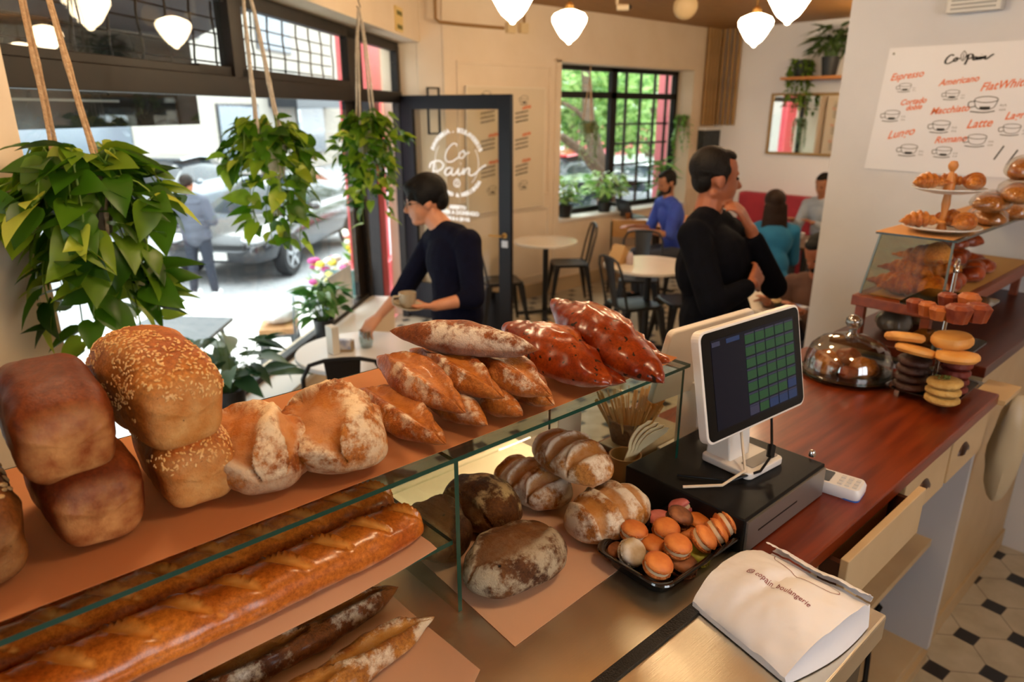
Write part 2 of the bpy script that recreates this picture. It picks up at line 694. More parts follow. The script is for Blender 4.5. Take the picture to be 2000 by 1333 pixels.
def floor_material():
    m, nt, b = newmat('octagon_tiles')
    N, L = nt.nodes, nt.links
    tc = N.new('ShaderNodeTexCoord')
    mp = N.new('ShaderNodeMapping')
    mp.vector_type = 'TEXTURE'
    mp.inputs['Location'].default_value = (2.942, 0.574, 0)
    mp.inputs['Rotation'].default_value = (0, 0, WA)
    mp.inputs['Scale'].default_value = (0.1965, 0.1965, 1)
    L.new(tc.outputs['Object'], mp.inputs[0])
    sx = N.new('ShaderNodeSeparateXYZ')
    L.new(mp.outputs[0], sx.inputs[0])

    def M(op, a, b_=None):
        n = N.new('ShaderNodeMath')
        n.operation = op
        for i, q in enumerate((a, b_)):
            if q is None:
                continue
            if isinstance(q, (int, float)):
                n.inputs[i].default_value = q
            else:
                L.new(q, n.inputs[i])
        return n.outputs[0]
    fx = M('ABSOLUTE', M('SUBTRACT', M('FRACT', M('ADD', sx.outputs[0], 0.5)), 0.5))   # distance to nearest lattice line
    fy = M('ABSOLUTE', M('SUBTRACT', M('FRACT', M('ADD', sx.outputs[1], 0.5)), 0.5))
    su = M('ADD', fx, fy)
    dot = M('LESS_THAN', su, 0.255)
    g1 = M('LESS_THAN', M('ABSOLUTE', M('SUBTRACT', su, 0.262)), 0.010)
    g2 = M('LESS_THAN', M('MINIMUM', fx, fy), 0.009)
    gr = M('MAXIMUM', g1, g2)
    nz = N.new('ShaderNodeTexNoise')
    nz.inputs['Scale'].default_value = 9
    nz.inputs['Detail'].default_value = 6
    L.new(tc.outputs['Object'], nz.inputs['Vector'])
    rp = N.new('ShaderNodeValToRGB')
    rp.color_ramp.elements[0].position, rp.color_ramp.elements[0].color = 0.3, col('a2967e')
    rp.color_ramp.elements[1].position, rp.color_ramp.elements[1].color = 0.7, col('b9ae98')
    L.new(nz.outputs['Fac'], rp.inputs[0])

    def mix(f, a, c):
        x = N.new('ShaderNodeMix')
        x.data_type = 'RGBA'
        L.new(f, x.inputs[0])
        L.new(a, x.inputs[6])
        x.inputs[7].default_value = c
        return x.outputs[2]
    c = mix(gr, rp.outputs[0], col('6f6555'))
    c = mix(dot, c, col('15161c'))
    L.new(c, b.inputs['Base Color'])
    b.inputs['Roughness'].default_value = 0.32
    bp = N.new('ShaderNodeBump')
    bp.inputs['Strength'].default_value = 0.25
    bp.inputs['Distance'].default_value = 0.002
    bp.invert = True
    L.new(gr, bp.inputs['Height'])
    L.new(bp.outputs[0], b.inputs['Normal'])
    return m


FRAME = -1.881     # window frame plane (centre), measured along WN
W0 = -1.649        # inner face of the window wall
WOUT = -2.02
XR, XM, YB, ZC = 8.45, 3.6, 5.36, 2.94

# floor: the room outline
pA, pB = wp(-2.6, W0 - .3, 0), wp(6.75, W0 - .3, 0)
mb = MB()
mb.prism([(pA.x, pA.y), (pA.x, -2.6), (XR + .1, -2.6), (XR + .1, YB + .3), (pB.x, YB + .3), (pB.x - .05, pB.y)], -0.12, 0.0)
fl = struct(mb, 'floor', floor_material(), origin=1)
mb = MB()
mb.prism([(pA.x, pA.y), (pA.x, -2.6), (XR + .1, -2.6), (XR + .1, YB + .3), (pB.x, YB + .3), (pB.x - .05, pB.y)], ZC, ZC + .15)
struct(mb, 'ceiling', ceil_m)

# wall towards the street: pier, lintel, parapet, door jamb
mb = MB()
mb.wbox(-2.6, 6.62, W0, WOUT, 2.53, ZC)
mb.wbox(1.15, 1.86, W0, WOUT, 0, 2.53)
mb.wbox(1.86, 5.36, W0 - .012, WOUT, 0, .47)
mb.wbox(-2.6, -1.8, W0, WOUT, 0, 2.53)
mb.wbox(-1.8, 1.15, W0, WOUT, 0, .47)
mb.wbox(6.52, 6.80, W0, WOUT, 0, ZC)
struct(mb, 'wall_left', plaster)
mb = MB()
mb.wbox(1.86, 5.36, W0 + .02, FRAME + .03, .47, .5)
mb.wbox(-1.8, 1.15, W0 + .02, FRAME + .03, .47, .5)
struct(mb, 'trim_1', ledge_w, bevel=.004)

# street window
def window_frame(name, bars, m):
    mb = MB()
    for b in bars:
        mb.wbox(b[0], b[1], FRAME + (b[4] if len(b) > 4 else .03), FRAME - .03, b[2], b[3])
    return struct(mb, name, m, bevel=.003)


win1 = window_frame('window_1', [
    (1.86, 5.35, .47, .535), (1.86, 6.52, 2.02, 2.115, .045), (1.86, 6.52, 2.455, 2.53), (1.86, 1.95, .5, 2.5),
    (5.155, 5.40, .50, 2.03, .0), (5.20, 5.38, 2.1, 2.5), (3.50, 3.575, 2.1, 2.5, .045), (3.60, 3.66, 2.1, 2.5), (5.32, 5.40, 0.0, 2.1, .04),
    (3.2, 5.2, 2.115, 2.16, .03), (1.9, 3.5, 2.115, 2.15, .03), (6.44, 6.52, 0, 2.5, .035), (5.38, 5.50, 2.1, 2.5)], frame_brn)
for (a, b, z0, z1) in ((1.95, 5.155, .535, 2.02), (1.95, 3.50, 2.15, 2.455), (3.66, 5.20, 2.16, 2.455), (5.50, 6.44, 2.115, 2.455)):
    mb = MB()
    mb.wbox(a, b, FRAME + .004, FRAME - .004, z0, z1)
    struct(mb, 'pane', pane_m, win1)
mb = MB()
for k in range(17):
    s0 = 2.0 + k * .205
    if 3.45 < s0 < 3.62 or s0 > 5.3:
        continue
    ph = random.Random(k).random() * 6
    mb.tube([wp(s0 + .008 * math.sin(z_ * 30 + ph), FRAME - .12, z_) for z_ in np.linspace(2.10, 2.52, 9)], .006, 5)
for z_ in (2.19, 2.26, 2.33, 2.40):
    mb.tube([wp(1.9, FRAME - .125, z_), wp(5.25, FRAME - .125, z_)], .0045, 5)
struct(mb, 'window_grille', frame_blk, win1)

win3 = window_frame('window_3', [(-1.8, 1.15, .47, .535), (-1.8, 1.15, 2.02, 2.115), (-1.8, 1.15, 2.455, 2.53), (-1.8, -1.72, .5, 2.5), (1.07, 1.15, .5, 2.5), (-.4, -.3, .5, 2.5)], frame_brn)
for (a, b) in ((-1.72, -.4), (-.3, 1.07)):
    for (z0, z1) in ((.535, 2.02), (2.115, 2.455)):
        mb = MB()
        mb.wbox(a, b, FRAME + .004, FRAME - .004, z0, z1)
        struct(mb, 'pane', pane_m, win3)

# back wall with its window
cL = wp(6.62, W0, 0)
mb = MB()
X0w, X1w, ZS, ZH = 5.50, 7.90, .78, 2.43
mb.box(4.0, YB, 0, X0w, YB + .34, ZC)
mb.hexa([(cL.x - .1, cL.y - .05, 0), (4.02, YB, 0), (4.02, YB + .34, 0), (cL.x - .1, cL.y + .3, 0), (cL.x - .1, cL.y - .05, ZC), (4.02, YB, ZC), (4.02, YB + .34, ZC), (cL.x - .1, cL.y + .3, ZC)])
mb.box(X1w, YB, 0, XR + .2, YB + .34, ZC)
mb.box(X0w, YB, ZH, X1w, YB + .34, ZC)
mb.box(X0w, YB, 0, X1w, YB + .34, ZS)
struct(mb, 'wall_back', plaster)
mb = MB()
mb.box(X0w, YB - .02, ZS, X1w, YB + .26, ZS + .03)
struct(mb, 'trim_2', ledge_w)
mb = MB()
YF = YB + .26
for (a, b, z0, z1) in ((X0w, X1w, ZH - .05, ZH), (X0w, X1w, 2.09, 2.16), (6.60, 6.70, ZS, ZH), (X0w, X0w + .035, ZS, ZH), (X1w - .06, X1w, ZS, ZH), (X0w, X1w, ZS + .03, ZS + .09)):
    mb.box(a, YF - .03, z0, b, YF + .03, z1)
win2 = struct(mb, 'window_2', frame_blk)
for (a, b, z0, z1) in ((X0w + .035, 6.60, .87, 2.09), (6.70, X1w - .06, .87, 2.09), (X0w + .035, 6.60, 2.16, 2.38), (6.70, X1w - .06, 2.16, 2.38)):
    mb = MB()
    mb.box(a, YF - .004, z0, b, YF + .004, z1)
    struct(mb, 'pane', pane_m, win2)
mb = MB()
for x_ in (6.99, 7.27, 7.55, 7.80):
    mb.box(x_ - .012, YF + .06, ZS, x_ + .012, YF + .09, ZH)
for z_ in (1.07, 1.32, 1.57, 1.80):
    mb.box(6.70, YF + .06, z_ - .012, 7.86, YF + .09, z_ + .012)
struct(mb, 'window_grille', frame_blk, win2)

mb = MB()
mb.box(XR, 1.1, 0, XR + .2, YB + .1, ZC)
struct(mb, 'wall_right', mat('plaster_bright', 'f3f3f6', .85))
mb = MB()
mb.box(XM, -2.6, 0, XM + .14, 1.60, ZC)
mb.box(XM + .14, 1.0, 0, XR, 1.14, ZC)
struct(mb, 'wall_front', plaster_w)
mb = MB()
WB0, WB1, WBZ0, WBZ1 = -.8, 1.1, 1.3, 2.75      # unseen window added behind the camera to let in more daylight
mb.box(pA.x - .1, -2.7, 0, WB0, -2.6, ZC)
mb.box(WB1, -2.7, 0, XM, -2.6, ZC)
mb.box(WB0, -2.7, 0, WB1, -2.6, WBZ0)
mb.box(WB0, -2.7, WBZ1, WB1, -2.6, ZC)
mb.box(pA.x - .1, -2.6, 0, pA.x, pA.y, ZC)
struct(mb, 'wall_behind', plaster)
mb = MB()
for x_ in (-.8, .12, 1.04):
    mb.box(x_, -2.67, WBZ0, x_ + .06, -2.62, WBZ1)
mb.box(WB0, -2.67, WBZ0, WB1, -2.62, WBZ0 + .06)
mb.box(WB0, -2.67, WBZ1 - .06, WB1, -2.62, WBZ1)
struct(mb, 'added_window', frame_blk)
# skirting along the back wall and panel mouldings on it
mb = MB()
mb.box(4.02, YB - .018, 0, X0w + 2.9, YB, .14)
mb.box(4.02, YB - .026, .14, X0w + 2.9, YB, .155)
struct(mb, 'baseboard_back', mat('skirting', 'c2ab88', .6))


def moulding(x0, x1, z0, z1, w=.028):
    mb = MB()
    mb.box(x0, YB - .016, z0, x1, YB, z0 + w); mb.box(x0, YB - .016, z1 - w, x1, YB, z1)
    mb.box(x0, YB - .016, z0 + w, x0 + w, YB, z1 - w); mb.box(x1 - w, YB - .016, z0 + w, x1, YB, z1 - w)
    return mb


struct(moulding(4.14, 5.36, 1.10, 2.39), 'trim_3', plaster, bevel=.004)
struct(moulding(4.14, 5.36, .22, .98), 'trim_4', plaster, bevel=.004)
struct(moulding(7.97, 8.40, .22, .98), 'trim_6', plaster, bevel=.004)
mb = MB()
mb.box(X0w - .075, YB - .02, .2, X0w, YB, ZH + .03); mb.box(X0w - .1, YB - .02, ZH, X1w, YB, ZH + .02)
struct(mb, 'trim_5', plaster)

# open entrance door leaf
H0, H1 = Vector((3.70, 5.62, 0)), Vector((4.07, 4.52, 0))
DU = (H1 - H0).normalized()
DL = (H1 - H0).length
DN = Vector((DU.y, -DU.x, 0))
if DN.y > 0:
    DN = -DN                                    # face turned to the room / camera


def dp(s, z, off=0.0):
    return H0 + DU * s + DN * off + Vector((0, 0, z))


def dbox(mb, s0, s1, z0, z1, o0=-.022, o1=.022):
    q = [dp(s0, z0, o0), dp(s1, z0, o0), dp(s1, z0, o1), dp(s0, z0, o1)]
    return mb.hexa(q + [p + Vector((0, 0, z1 - z0)) for p in q])


mb = MB()
dbox(mb, 0, .135, .02, 2.085); dbox(mb, DL - .125, DL, .02, 2.085); dbox(mb, .135, DL - .125, 1.965, 2.085); dbox(mb, .135, DL - .125, .02, .37)
door_paint = mat('door_paint', '131318', 0.4, spec=.25)
door = tag(mb.build('door_1', door_paint, smooth=False, origin=1, bevel=.004), kind='structure')
mb = MB()
dbox(mb, .135, DL - .125, .37, 1.965, -.004, .004)
struct(mb, 'glass_pane', glassmat('door_pane', 'f6f6f2', -.02), door)
mb = MB()
hx = DL - .06
mb.tube([dp(hx, .905, .02), dp(hx, .905, .075), dp(hx - .13, .905, .08)], .010, 8)
mb.lathe([(.024, 0), (.024, .01), (.001, .011)], dp(hx, .905, .02), 12, ax=DN)
tag(struct(mb, 'door_handle', mat('brass', 'b98a4a', .3, 1.0), door), 'brass lever handle')
mb = MB()
dbox(mb, hx - .03, hx + .03, .80, .86, .022, .028)
struct(mb, 'lock_plate', mat('lock_plate', 'b9bcc2', .3), door)
# white lettering on the door glass, facing the camera side
mb = MB()
cs = DL * .5 + .015
left = -1 if (dp(1, 0) - dp(0, 0)).dot(RT) < 0 else 1
fn = lambda x, y: dp(cs + left * x, 1.515 + y, .006)
for st in CO:
    stroke(mb, lambda x, y: fn((x - .5) * .46, (y - .60) * .40), st, .024, 5)
for st in PAIN:
    stroke(mb, lambda x, y: fn((x - .5) * .62, (y - .52) * .46), st, .026, 5)
for a0, a1 in ((-62, 52), (128, 232)):
    stroke(mb, fn, [(.232 * math.cos(R(a + 0)), .232 * math.sin(R(a))) for a in range(a0 + 15, a1 - 15, 6)], .006)


def ring_text(s, r, a_mid, span, size, flip=False):
    for i, ch in enumerate(s):
        if ch == ' ':
            continue
        t = i / (len(s) - 1) - .5
        a = a_mid - span * t if not flip else a_mid + span * t
        me = text_mesh(ch, size, align='CENTER', bold=.004)
        ca, sa = math.cos(R(a)), math.sin(R(a))
        k = 1 if not flip else -1
        mb.mesh(me, lambda p: fn(ca * (r + k * p.y) + sa * p.x * k, sa * (r + k * p.y) - ca * p.x * k))
        bpy.data.meshes.remove(me)


ring_text('PANADERIA . BOULANGERIE', .262, 90, 130, .048)
ring_text('DESAYUNO & MERIENDA', .30, 270, 110, .044, True)
stroke(mb, fn, [(0, -.14), (.030, -.17), (.026, -.20), (0, -.212), (-.026, -.20), (-.030, -.17), (0, -.14)], .009, 4)
stroke(mb, fn, [(0, -.155), (0, -.205)], .009)
for s_, z_, sz in (('ABIERTO', -.41, .045), ('LUNES A DOMINGO', -.46, .050), ('DE 8 A 20 HS', -.515, .045)):
    me = text_mesh(s_, sz, align='CENTER', bold=.003)
    mb.mesh(me, lambda p: fn(p.x, p.y + z_))
struct(mb, 'glass_lettering', mat('white_vinyl', 'f4f4f2', .5, emit='ffffff', es=.0), door, fix=False)

# ================================================================== THE STREET
GZ, SZ_ = -.50, -.42
conc = mat('pavement_concrete', 'cfcdc8', .8, c2='d8d6d2', ns=2)
mb = MB()
mb.wbox(-14, 8.2, WOUT - .001, -5.6, SZ_ - .2, SZ_)
mb.box(4.6, YB + .35, SZ_ - .2, 14, YB + 2.6, SZ_)
tag(struct(mb, 'pavement', conc, origin=1))
mb = MB()
mb.box(-40, -2, GZ - .2, 60, 60, GZ - .02)
struct(mb, 'street', mat('asphalt', '8e8f92', .9, c2='9b9c9f', ns=3), origin=1)

# building across the road
bw = mat('facade_pale', '9d968c', .8)
dk = mat('shop_dark', '23262b', .4)


def facade(name, label, s0, s1, off, h, m, holes, extra=None, grp=None):
    t = thing(name, label, 'building', wp((s0 + s1) / 2, off, GZ))
    mb = MB()
    mb.wbox(s0, s1, off, off - 3, GZ, h)
    mb.build('wall', m, t, smooth=False, world=True)
    for (a, b, z0, z1) in holes:
        mb = MB()
        mb.wbox(a, b, off + .06, off - .02, z0, z1)
        f = mb.build('shop_window', dk, t, smooth=False, world=True)
        mb = MB()
        mb.wbox(a + .08, b - .08, off + .075, off + .06, z0 + .08, z1 - .08)
        mb.build('pane', mat('far_glass', '5f6a74', .1), f, smooth=False, world=True)
    return t


fa = facade('corner_building', 'pale stone building across the road, seen above the parked silver car', -6, 36, -13.2, 13, bw,
            [(5, 7.6, GZ + .6, 2.0), (9.3, 11.2, GZ, 2.2), (14.2, 18.8, GZ + .6, 2.0), (23.5, 26.5, GZ, 2.2), (30, 33, GZ + .6, 2.4), (13, 16, 4.2, 6.4), (20, 23, 4.2, 6.4), (27, 30, 4.2, 6.4), (-2, 2, GZ + .6, 2.2), (5.5, 7, 3.6, 5.6), (9, 10.5, 3.6, 5.6)])
mb = MB()
mb.wbox(27.5, 33.5, -12.0, -13.2, 2.1, 2.9)
mb.build('awning', dk, fa, smooth=False, world=True)
facade('brick_building', 'orange brick building seen through the small window over the door', 37.2, 60, -13.2, 14, mat('brick_orange', 'b5683f', .8, c2='9c5a3a', ns=20), [(48, 51, .2, 2), (48, 51, 3.4, 5.4)])

# the shop's own awning
t = thing('shop_awning', 'dark awning of the bakery with a glossy hanging valance', 'awning', wp(2.4, WOUT, 2.0))
mb = MB()
mb.slab([wp(-2.0, WOUT - .02, 2.75), wp(4.90, WOUT - .02, 2.75), wp(4.86, WOUT - .86, 2.40), wp(-2.0, WOUT - .86, 2.40)], (0, 0, 1), .03)
mb.build('canopy', mat('awning_cloth', '3a3d44', .7), t, smooth=False, world=True)
mb = MB()
mb.wbox(-2.0, 4.86, WOUT - .84, WOUT - .90, 1.862, 2.42)
mb.build('valance', mat('valance_dark', '15171b', .12, c2='2e3335', ns=5), t, smooth=False, world=True)
mb = MB()
mb.wbox(-1.5, 4.0, WOUT - .825, WOUT - .84, 2.00, 2.012)
mb.build('valance_stripe', mat('stripe_pale', 'aab2b8', .4), t, smooth=False, world=True)

# red column of the entrance
red = mat('red_paint', 'c23a44', .4, c2='b8323d', ns=4)
t = thing('entrance_column', 'red painted column with a stepped base outside the entrance', 'column', wp(7.1, -2.45, SZ_))
mb = MB()
mb.wbox(6.95, 7.40, -2.30, -2.60, SZ_, 3.4)
mb.build('shaft', red, t, smooth=False, world=True, bevel=.01)
mb = MB()
mb.wbox(6.52, 7.46, -2.22, -2.66, SZ_, .42)
mb.build('base', red, t, smooth=False, world=True, bevel=.01)
t2 = thing('entrance_post', 'narrow red door post between the column and the open door', 'post', wp(6.4, -2.1, 0))
mb = MB()
mb.wbox(6.26, 6.44, -2.03, -2.16, -.12, 2.1)
mb.build('post', red, t2, smooth=False, world=True, bevel=.006)
mb = MB()
mb.wbox(6.235, 6.26, -2.03, -2.17, -.12, 2.1)
mb.build('dark_edge', frame_blk, t2, smooth=False, world=True)
mb = MB()
mb.wbox(5.38, 6.6, WOUT - .0, WOUT - .45, SZ_, -.12)
struct(mb, 'doorstep', conc)

# red pillar beyond the back window
p = dep(1304, 250, 9.4)
mb = MB()
mb.box(p.x - .10, p.y - .08, SZ_, p.x + .10, p.y + .12, 3.4)
tag(mb.build('street_pillar', mat('red_pillar_pale', 'd2737c', .5), smooth=False), 'pinkish red pillar outside the right half of the back window', 'pillar')


# ---- cars
def car(label, loc, heading, paint, L=4.4, group=None, rw=.33):
    """local: x forward, z up; loc on the road"""
    t = thing('parked_car', label, 'car', loc, heading, group)
    W = 1.76
    st = [(-L / 2, .35, .75, .70), (-L / 2 + .10, .28, .95, .84), (-L / 2 + .5, .25, 1.0, .88), (-.9, .24, .98, .88), (.5, .24, .96, .88), (L / 2 - 1.0, .25, .90, .88), (L / 2 - .35, .27, .76, .84), (L / 2 - .06, .32, .64, .74), (L / 2, .40, .55, .62)]
    rings = []
    for x, z0, z1, hw in st:
        r = []
        for k in range(20):
            a = 2 * PI * k / 20
            c_, s_ = math.cos(a), math.sin(a)
            y = hw * (1 if c_ > 0 else -1) * abs(c_) ** .35
            z = (z0 + z1) / 2 + (z1 - z0) / 2 * (1 if s_ > 0 else -1) * abs(s_) ** .45
            r.append((x, y, z))
        rings.append(r)
    mb = MB()
    mb.loft(rings)
    mb.build('body', paint, t, angle=60)
    cab = [(-L / 2 + .35, .96, .70), (-L / 2 + 1.0, 1.40, .58), (-.35, 1.47, .58), (.35, 1.42, .58), (L / 2 - 1.15, .92, .72)]
    rings = []
    for x, zt, hw in cab:
        r = []
        for k in range(12):
            a = PI * k / 11
            y = (hw + (.12 if abs(math.sin(a)) < .3 else 0)) * math.cos(a)
            z = .85 + (zt - .85) * abs(math.sin(a)) ** .5
            r.append((x, y, z))
        rings.append(r)
    mb = MB()
    mb.loft(rings)
    mb.build('windows', mat('car_glass', '2b3238', .06), t, angle=60)
    mb = MB()
    pts = [(x, zt + .012, hw * .84) for x, zt, hw in cab[1:4]]
    mb.loft([[(x, -w_, z - .03), (x, w_, z - .03), (x, w_ * .9, z + .02), (x, -w_ * .9, z + .02)] for x, z, w_ in pts])
    mb.build('roof', paint, t)
    for sx in (-1, 1):
        for sy in (-1, 1):
            x = sx * (L / 2 - .82)
            mb = MB()
            c = Vector((x, sy * .80, rw))
            mb.lathe([(rw * .62, -.09), (rw * .95, -.10), (rw, -.07), (rw, .07), (rw * .95, .10), (rw * .62, .09)], c, 24, ax=Vector((0, sy, 0)))
            wh = mb.build('wheel', mat('tyre', '1c1d1f', .8), t)
            mb = MB()
            mb.lathe([(rw * .66, .06), (rw * .66, .095), (rw * .60, .10), (rw * .58, .07), (.001, .07)], c, 20, ax=Vector((0, sy, 0)))
            for q in range(5):
                a = 2 * PI * q / 5 + .3
                d = Vector((math.cos(a), 0, math.sin(a)))
                mb.bar(c + d * .03 + Vector((0, sy * .095, 0)), c + d * rw * .63 + Vector((0, sy * .10, 0)), .055, .03, up=Vector((0, 1, 0)))
            mb.build('hubcap', mat('alloy', 'b9bcc0', .35, .6), wh)
        mb = MB()
    for sy in (-1, 1):
        mb = MB()
        mb.ell((L / 2 - .13, sy * .60, .66), (.13, .17, .07))
        mb.build('headlight', mat('lamp_glass', 'd9dee2', .1), t)
        mb = MB()
        mb.ell((-L / 2 + .06, sy * .66, .78), (.06, .14, .09))
        mb.build('tail_light', mat('tail_red', 'b3222a', .2), t)
        mb = MB()
        mb.ell((.62, sy * .98, .98), (.08, .11, .07))
        mb.build('wing_mirror', paint, t)
    mb = MB()
    mb.box(L / 2 - .01, -.26, .38, L / 2 + .03, .26, .49)
    mb.build('number_plate', mat('plate_white', 'd8d8d4', .4), t, smooth=False)
    mb = MB()
    mb.box(L / 2 - .05, -.55, .52, L / 2 + .012, .55, .60)
    mb.build('grille', mat('grille', '1a1b1d', .5), t, smooth=False)
    return t


pw = onz(566, 536, GZ)
paint_dk = mat('paint_dark', '2b2d31', .18, .3, coat=.8)
# the front wheel nearest us stands at pw; the car points back along the street towards the left of the photo
h = WA + PI
d = Vector((math.cos(h), math.sin(h), 0))
side = Vector((-d.y, d.x, 0))
cc = pw - d * (4.4 / 2 - .82) - side * .80 * (1 if side.dot(WN) > 0 else -1)
car('dark grey parked car facing left behind the second hanging plant', (cc.x, cc.y, GZ), h, paint_dk)
c2 = onz(352, 432, GZ)
car('silver parked car across the road behind the person in the grey coat', (c2.x, c2.y, GZ), WA + PI, mat('paint_silver', '6d757c', .2, .5, coat=.8), group=None)
c3 = dep(1140, 330, 10.6)
car('dark car parked outside the left half of the back window', (c3.x, c3.y, GZ), R(178), mat('paint_black', '2a2f33', .2, .2, coat=.8))
c4 = dep(1275, 318, 13.6)
car('white car parked outside the right half of the back window', (c4.x + 1.6, c4.y + 1.2, GZ), R(10), mat('paint_white', 'dfe2e4', .25, coat=.8))
c5 = dep(1190, 292, 17.0)
car('red car on the far side of the road beyond the back window', (c5.x + .5, c5.y + 1.2, GZ), R(5), mat('paint_red', 'c4202a', .25, coat=.5), L=4.8)

# ---- trees
leaf_far = attrmat('tree_leaves', [(0, '3f6b2c'), (.5, '6f9a46'), (1, 'a8c97a')], rough=.6, transl=.4)
bark = mat('bark', '6e5a48', .9, c2='57483b', ns=20, bump=.4, bs=30)


def leaf_cloud(mb, c, rad, n, size, rnd):
    for i in range(n):
        while True:
            q = Vector((rnd.uniform(-1, 1), rnd.uniform(-1, 1), rnd.uniform(-1, 1)))
            if q.length < 1:
                break
        p = Vector(c) + Vector((q.x * rad[0], q.y * rad[1], q.z * rad[2]))
        a = Vector((rnd.gauss(0, 1), rnd.gauss(0, 1), rnd.gauss(0, .6))).normalized()
        b = a.cross(Vector((rnd.gauss(0, 1), rnd.gauss(0, 1), rnd.gauss(0, 1)))).normalized()
        sz = size * rnd.uniform(.6, 1.3)
        mb.tint = rnd.random()
        mb.add([p - a * sz * .5, p + b * sz * .22, p + a * sz * .5, p - b * sz * .22], [(0, 1, 2, 3)])
    mb.tint = 0


def tree(label, base, trunk, clouds, seed, size=.22):
    rnd = random.Random(seed)
    t = thing('street_tree', label, 'tree', base, group=None)
    mb = MB()
    for pts, rs in trunk:
        mb.tube(pts, rs, 9)
    mb.build('trunk', bark, t, world=True)
    mb = MB()
    for c, rad, n in clouds:
        leaf_cloud(mb, c, rad, n, size, rnd)
    mb.build('foliage', leaf_far, t, world=True, smooth=False, fix=False)
    return t


tb = dep(1180, 420, 9.2)
tb.z = SZ_
q = lambda x, y, t_: dep(x, y, t_)
tree('street tree with a leaning trunk outside the left half of the back window', tb,
     [([tb, q(1185, 380, 9.2), q(1165, 300, 9.3), q(1150, 240, 9.3), q(1146, 160, 9.3), q(1140, 90, 9.4)], [.13, .13, .11, .09, .07, .05]),
      ([q(1178, 345, 9.2), q(1140, 300, 9.1), q(1095, 265, 9.0)], [.09, .06, .05]),
      ([q(1150, 240, 9.3), q(1125, 215, 9.3), q(1098, 200, 9.3)], [.05, .03, .02])],
     [(q(1130, 165, 10), (1.6, .8, .55), 900), (q(1200, 200, 10.2), (.9, .7, .7), 500), (q(1105, 230, 9.8), (.4, .5, .4), 200), (q(1230, 260, 10.5), (.5, .5, .35), 160)], 5, .16)
for i, (x, y, t_, rr, nn, lb) in enumerate([(1270, 190, 16, 2.4, 1300, 'leafy tree far behind the white car'), (1120, 170, 19, 3.4, 1500, 'leafy tree far off behind the red car')]):
    b_ = dep(x, 300, t_)
    b_.z = GZ
    top = dep(x, y, t_)
    tree(lb, b_, [([b_, (b_.x, b_.y, top.z)], [.16, .10])], [(top, (rr, rr * .6, rr * .55), nn)], 20 + i, .34)
facade_far = thing('far_building', 'pale building far beyond the back window behind the trees', 'building', (30, 25, GZ))
mb = MB()
mb.box(21, 24, GZ, 40, 26, 4.2)
mb.build('wall', mat('far_wall', 'b9bfb4', .9), facade_far, smooth=False, world=True)
mb = MB()
mb.box(25, 23.9, GZ + .3, 36, 24, 1.6)
mb.build('shop_front', mat('far_shop', 'a1454a', .8), facade_far, smooth=False, world=True)
# ================================================================== COUNTERS
CZ, SZ = 1.172, 1.459
steel = None


def steel_material():
    m, nt, b = newmat('worn_steel')
    N, L = nt.nodes, nt.links
    tc = N.new('ShaderNodeTexCoord')
    b.inputs['Metallic'].default_value = 1.0
    n1 = N.new('ShaderNodeTexNoise'); n1.inputs['Scale'].default_value = 3; n1.inputs['Detail'].default_value = 4
    L.new(tc.outputs['Object'], n1.inputs['Vector'])
    r1 = N.new('ShaderNodeValToRGB')
    r1.color_ramp.elements[0].position, r1.color_ramp.elements[0].color = .3, col('dcd2bc')
    r1.color_ramp.elements[1].position, r1.color_ramp.elements[1].color = .7, col('f2ead8')
    L.new(n1.outputs['Fac'], r1.inputs[0]); L.new(r1.outputs[0], b.inputs['Base Color'])
    n2 = N.new('ShaderNodeTexNoise'); n2.inputs['Scale'].default_value = 5; n2.inputs['Detail'].default_value = 6
    L.new(tc.outputs['Object'], n2.inputs['Vector'])
    r2 = N.new('ShaderNodeMapRange'); r2.inputs[3].default_value = .22; r2.inputs[4].default_value = .48
    L.new(n2.outputs['Fac'], r2.inputs[0]); L.new(r2.outputs[0], b.inputs['Roughness'])
    # fine crossing scratches
    hs = None
    for rz, sc in ((.4, (14, 900, 1)), (1.3, (12, 760, 1)), (2.4, (16, 1000, 1))):
        mp = N.new('ShaderNodeMapping'); mp.inputs['Rotation'].default_value = (0, 0, rz); mp.inputs['Scale'].default_value = sc
        L.new(tc.outputs['Object'], mp.inputs[0])
        n = N.new('ShaderNodeTexNoise'); n.inputs['Scale'].default_value = 1; n.inputs['Detail'].default_value = 2
        L.new(mp.outputs[0], n.inputs['Vector'])
        if hs is None:
            hs = n.outputs['Fac']
        else:
            a = N.new('ShaderNodeMath'); a.operation = 'ADD'
            L.new(hs, a.inputs[0]); L.new(n.outputs['Fac'], a.inputs[1]); hs = a.outputs[0]
    bp = N.new('ShaderNodeBump'); bp.inputs['Strength'].default_value = .12; bp.inputs['Distance'].default_value = .002
    L.new(hs, bp.inputs['Height']); L.new(bp.outputs[0], b.inputs['Normal'])
    return m


steel = steel_material()
black_gl = mat('black_plastic', '060607', .22, bump=.15, bs=220, spec=.3)
black_mt = mat('black_matt', '070708', .45, spec=.22)
cream = mat('cream_paint', 'b89f7a', .5, c2='b09670', ns=6)
wood_m = mat('red_wood', '5a1c06', .34, c2='7a300e', ns=3.0, stretch=(1.2, 14, 14), coat=.12, spec=.35)
paper_m = mat('kraft_paper', 'e6a871', .7, c2='e2a067', ns=4, bump=.05, bs=30)
translucent(paper_m, .58)
paper_m2 = mat('peach_paper', 'f3c9a4', .7, c2='efc29c', ns=4, bump=.05, bs=30)
translucent(paper_m2, .35)

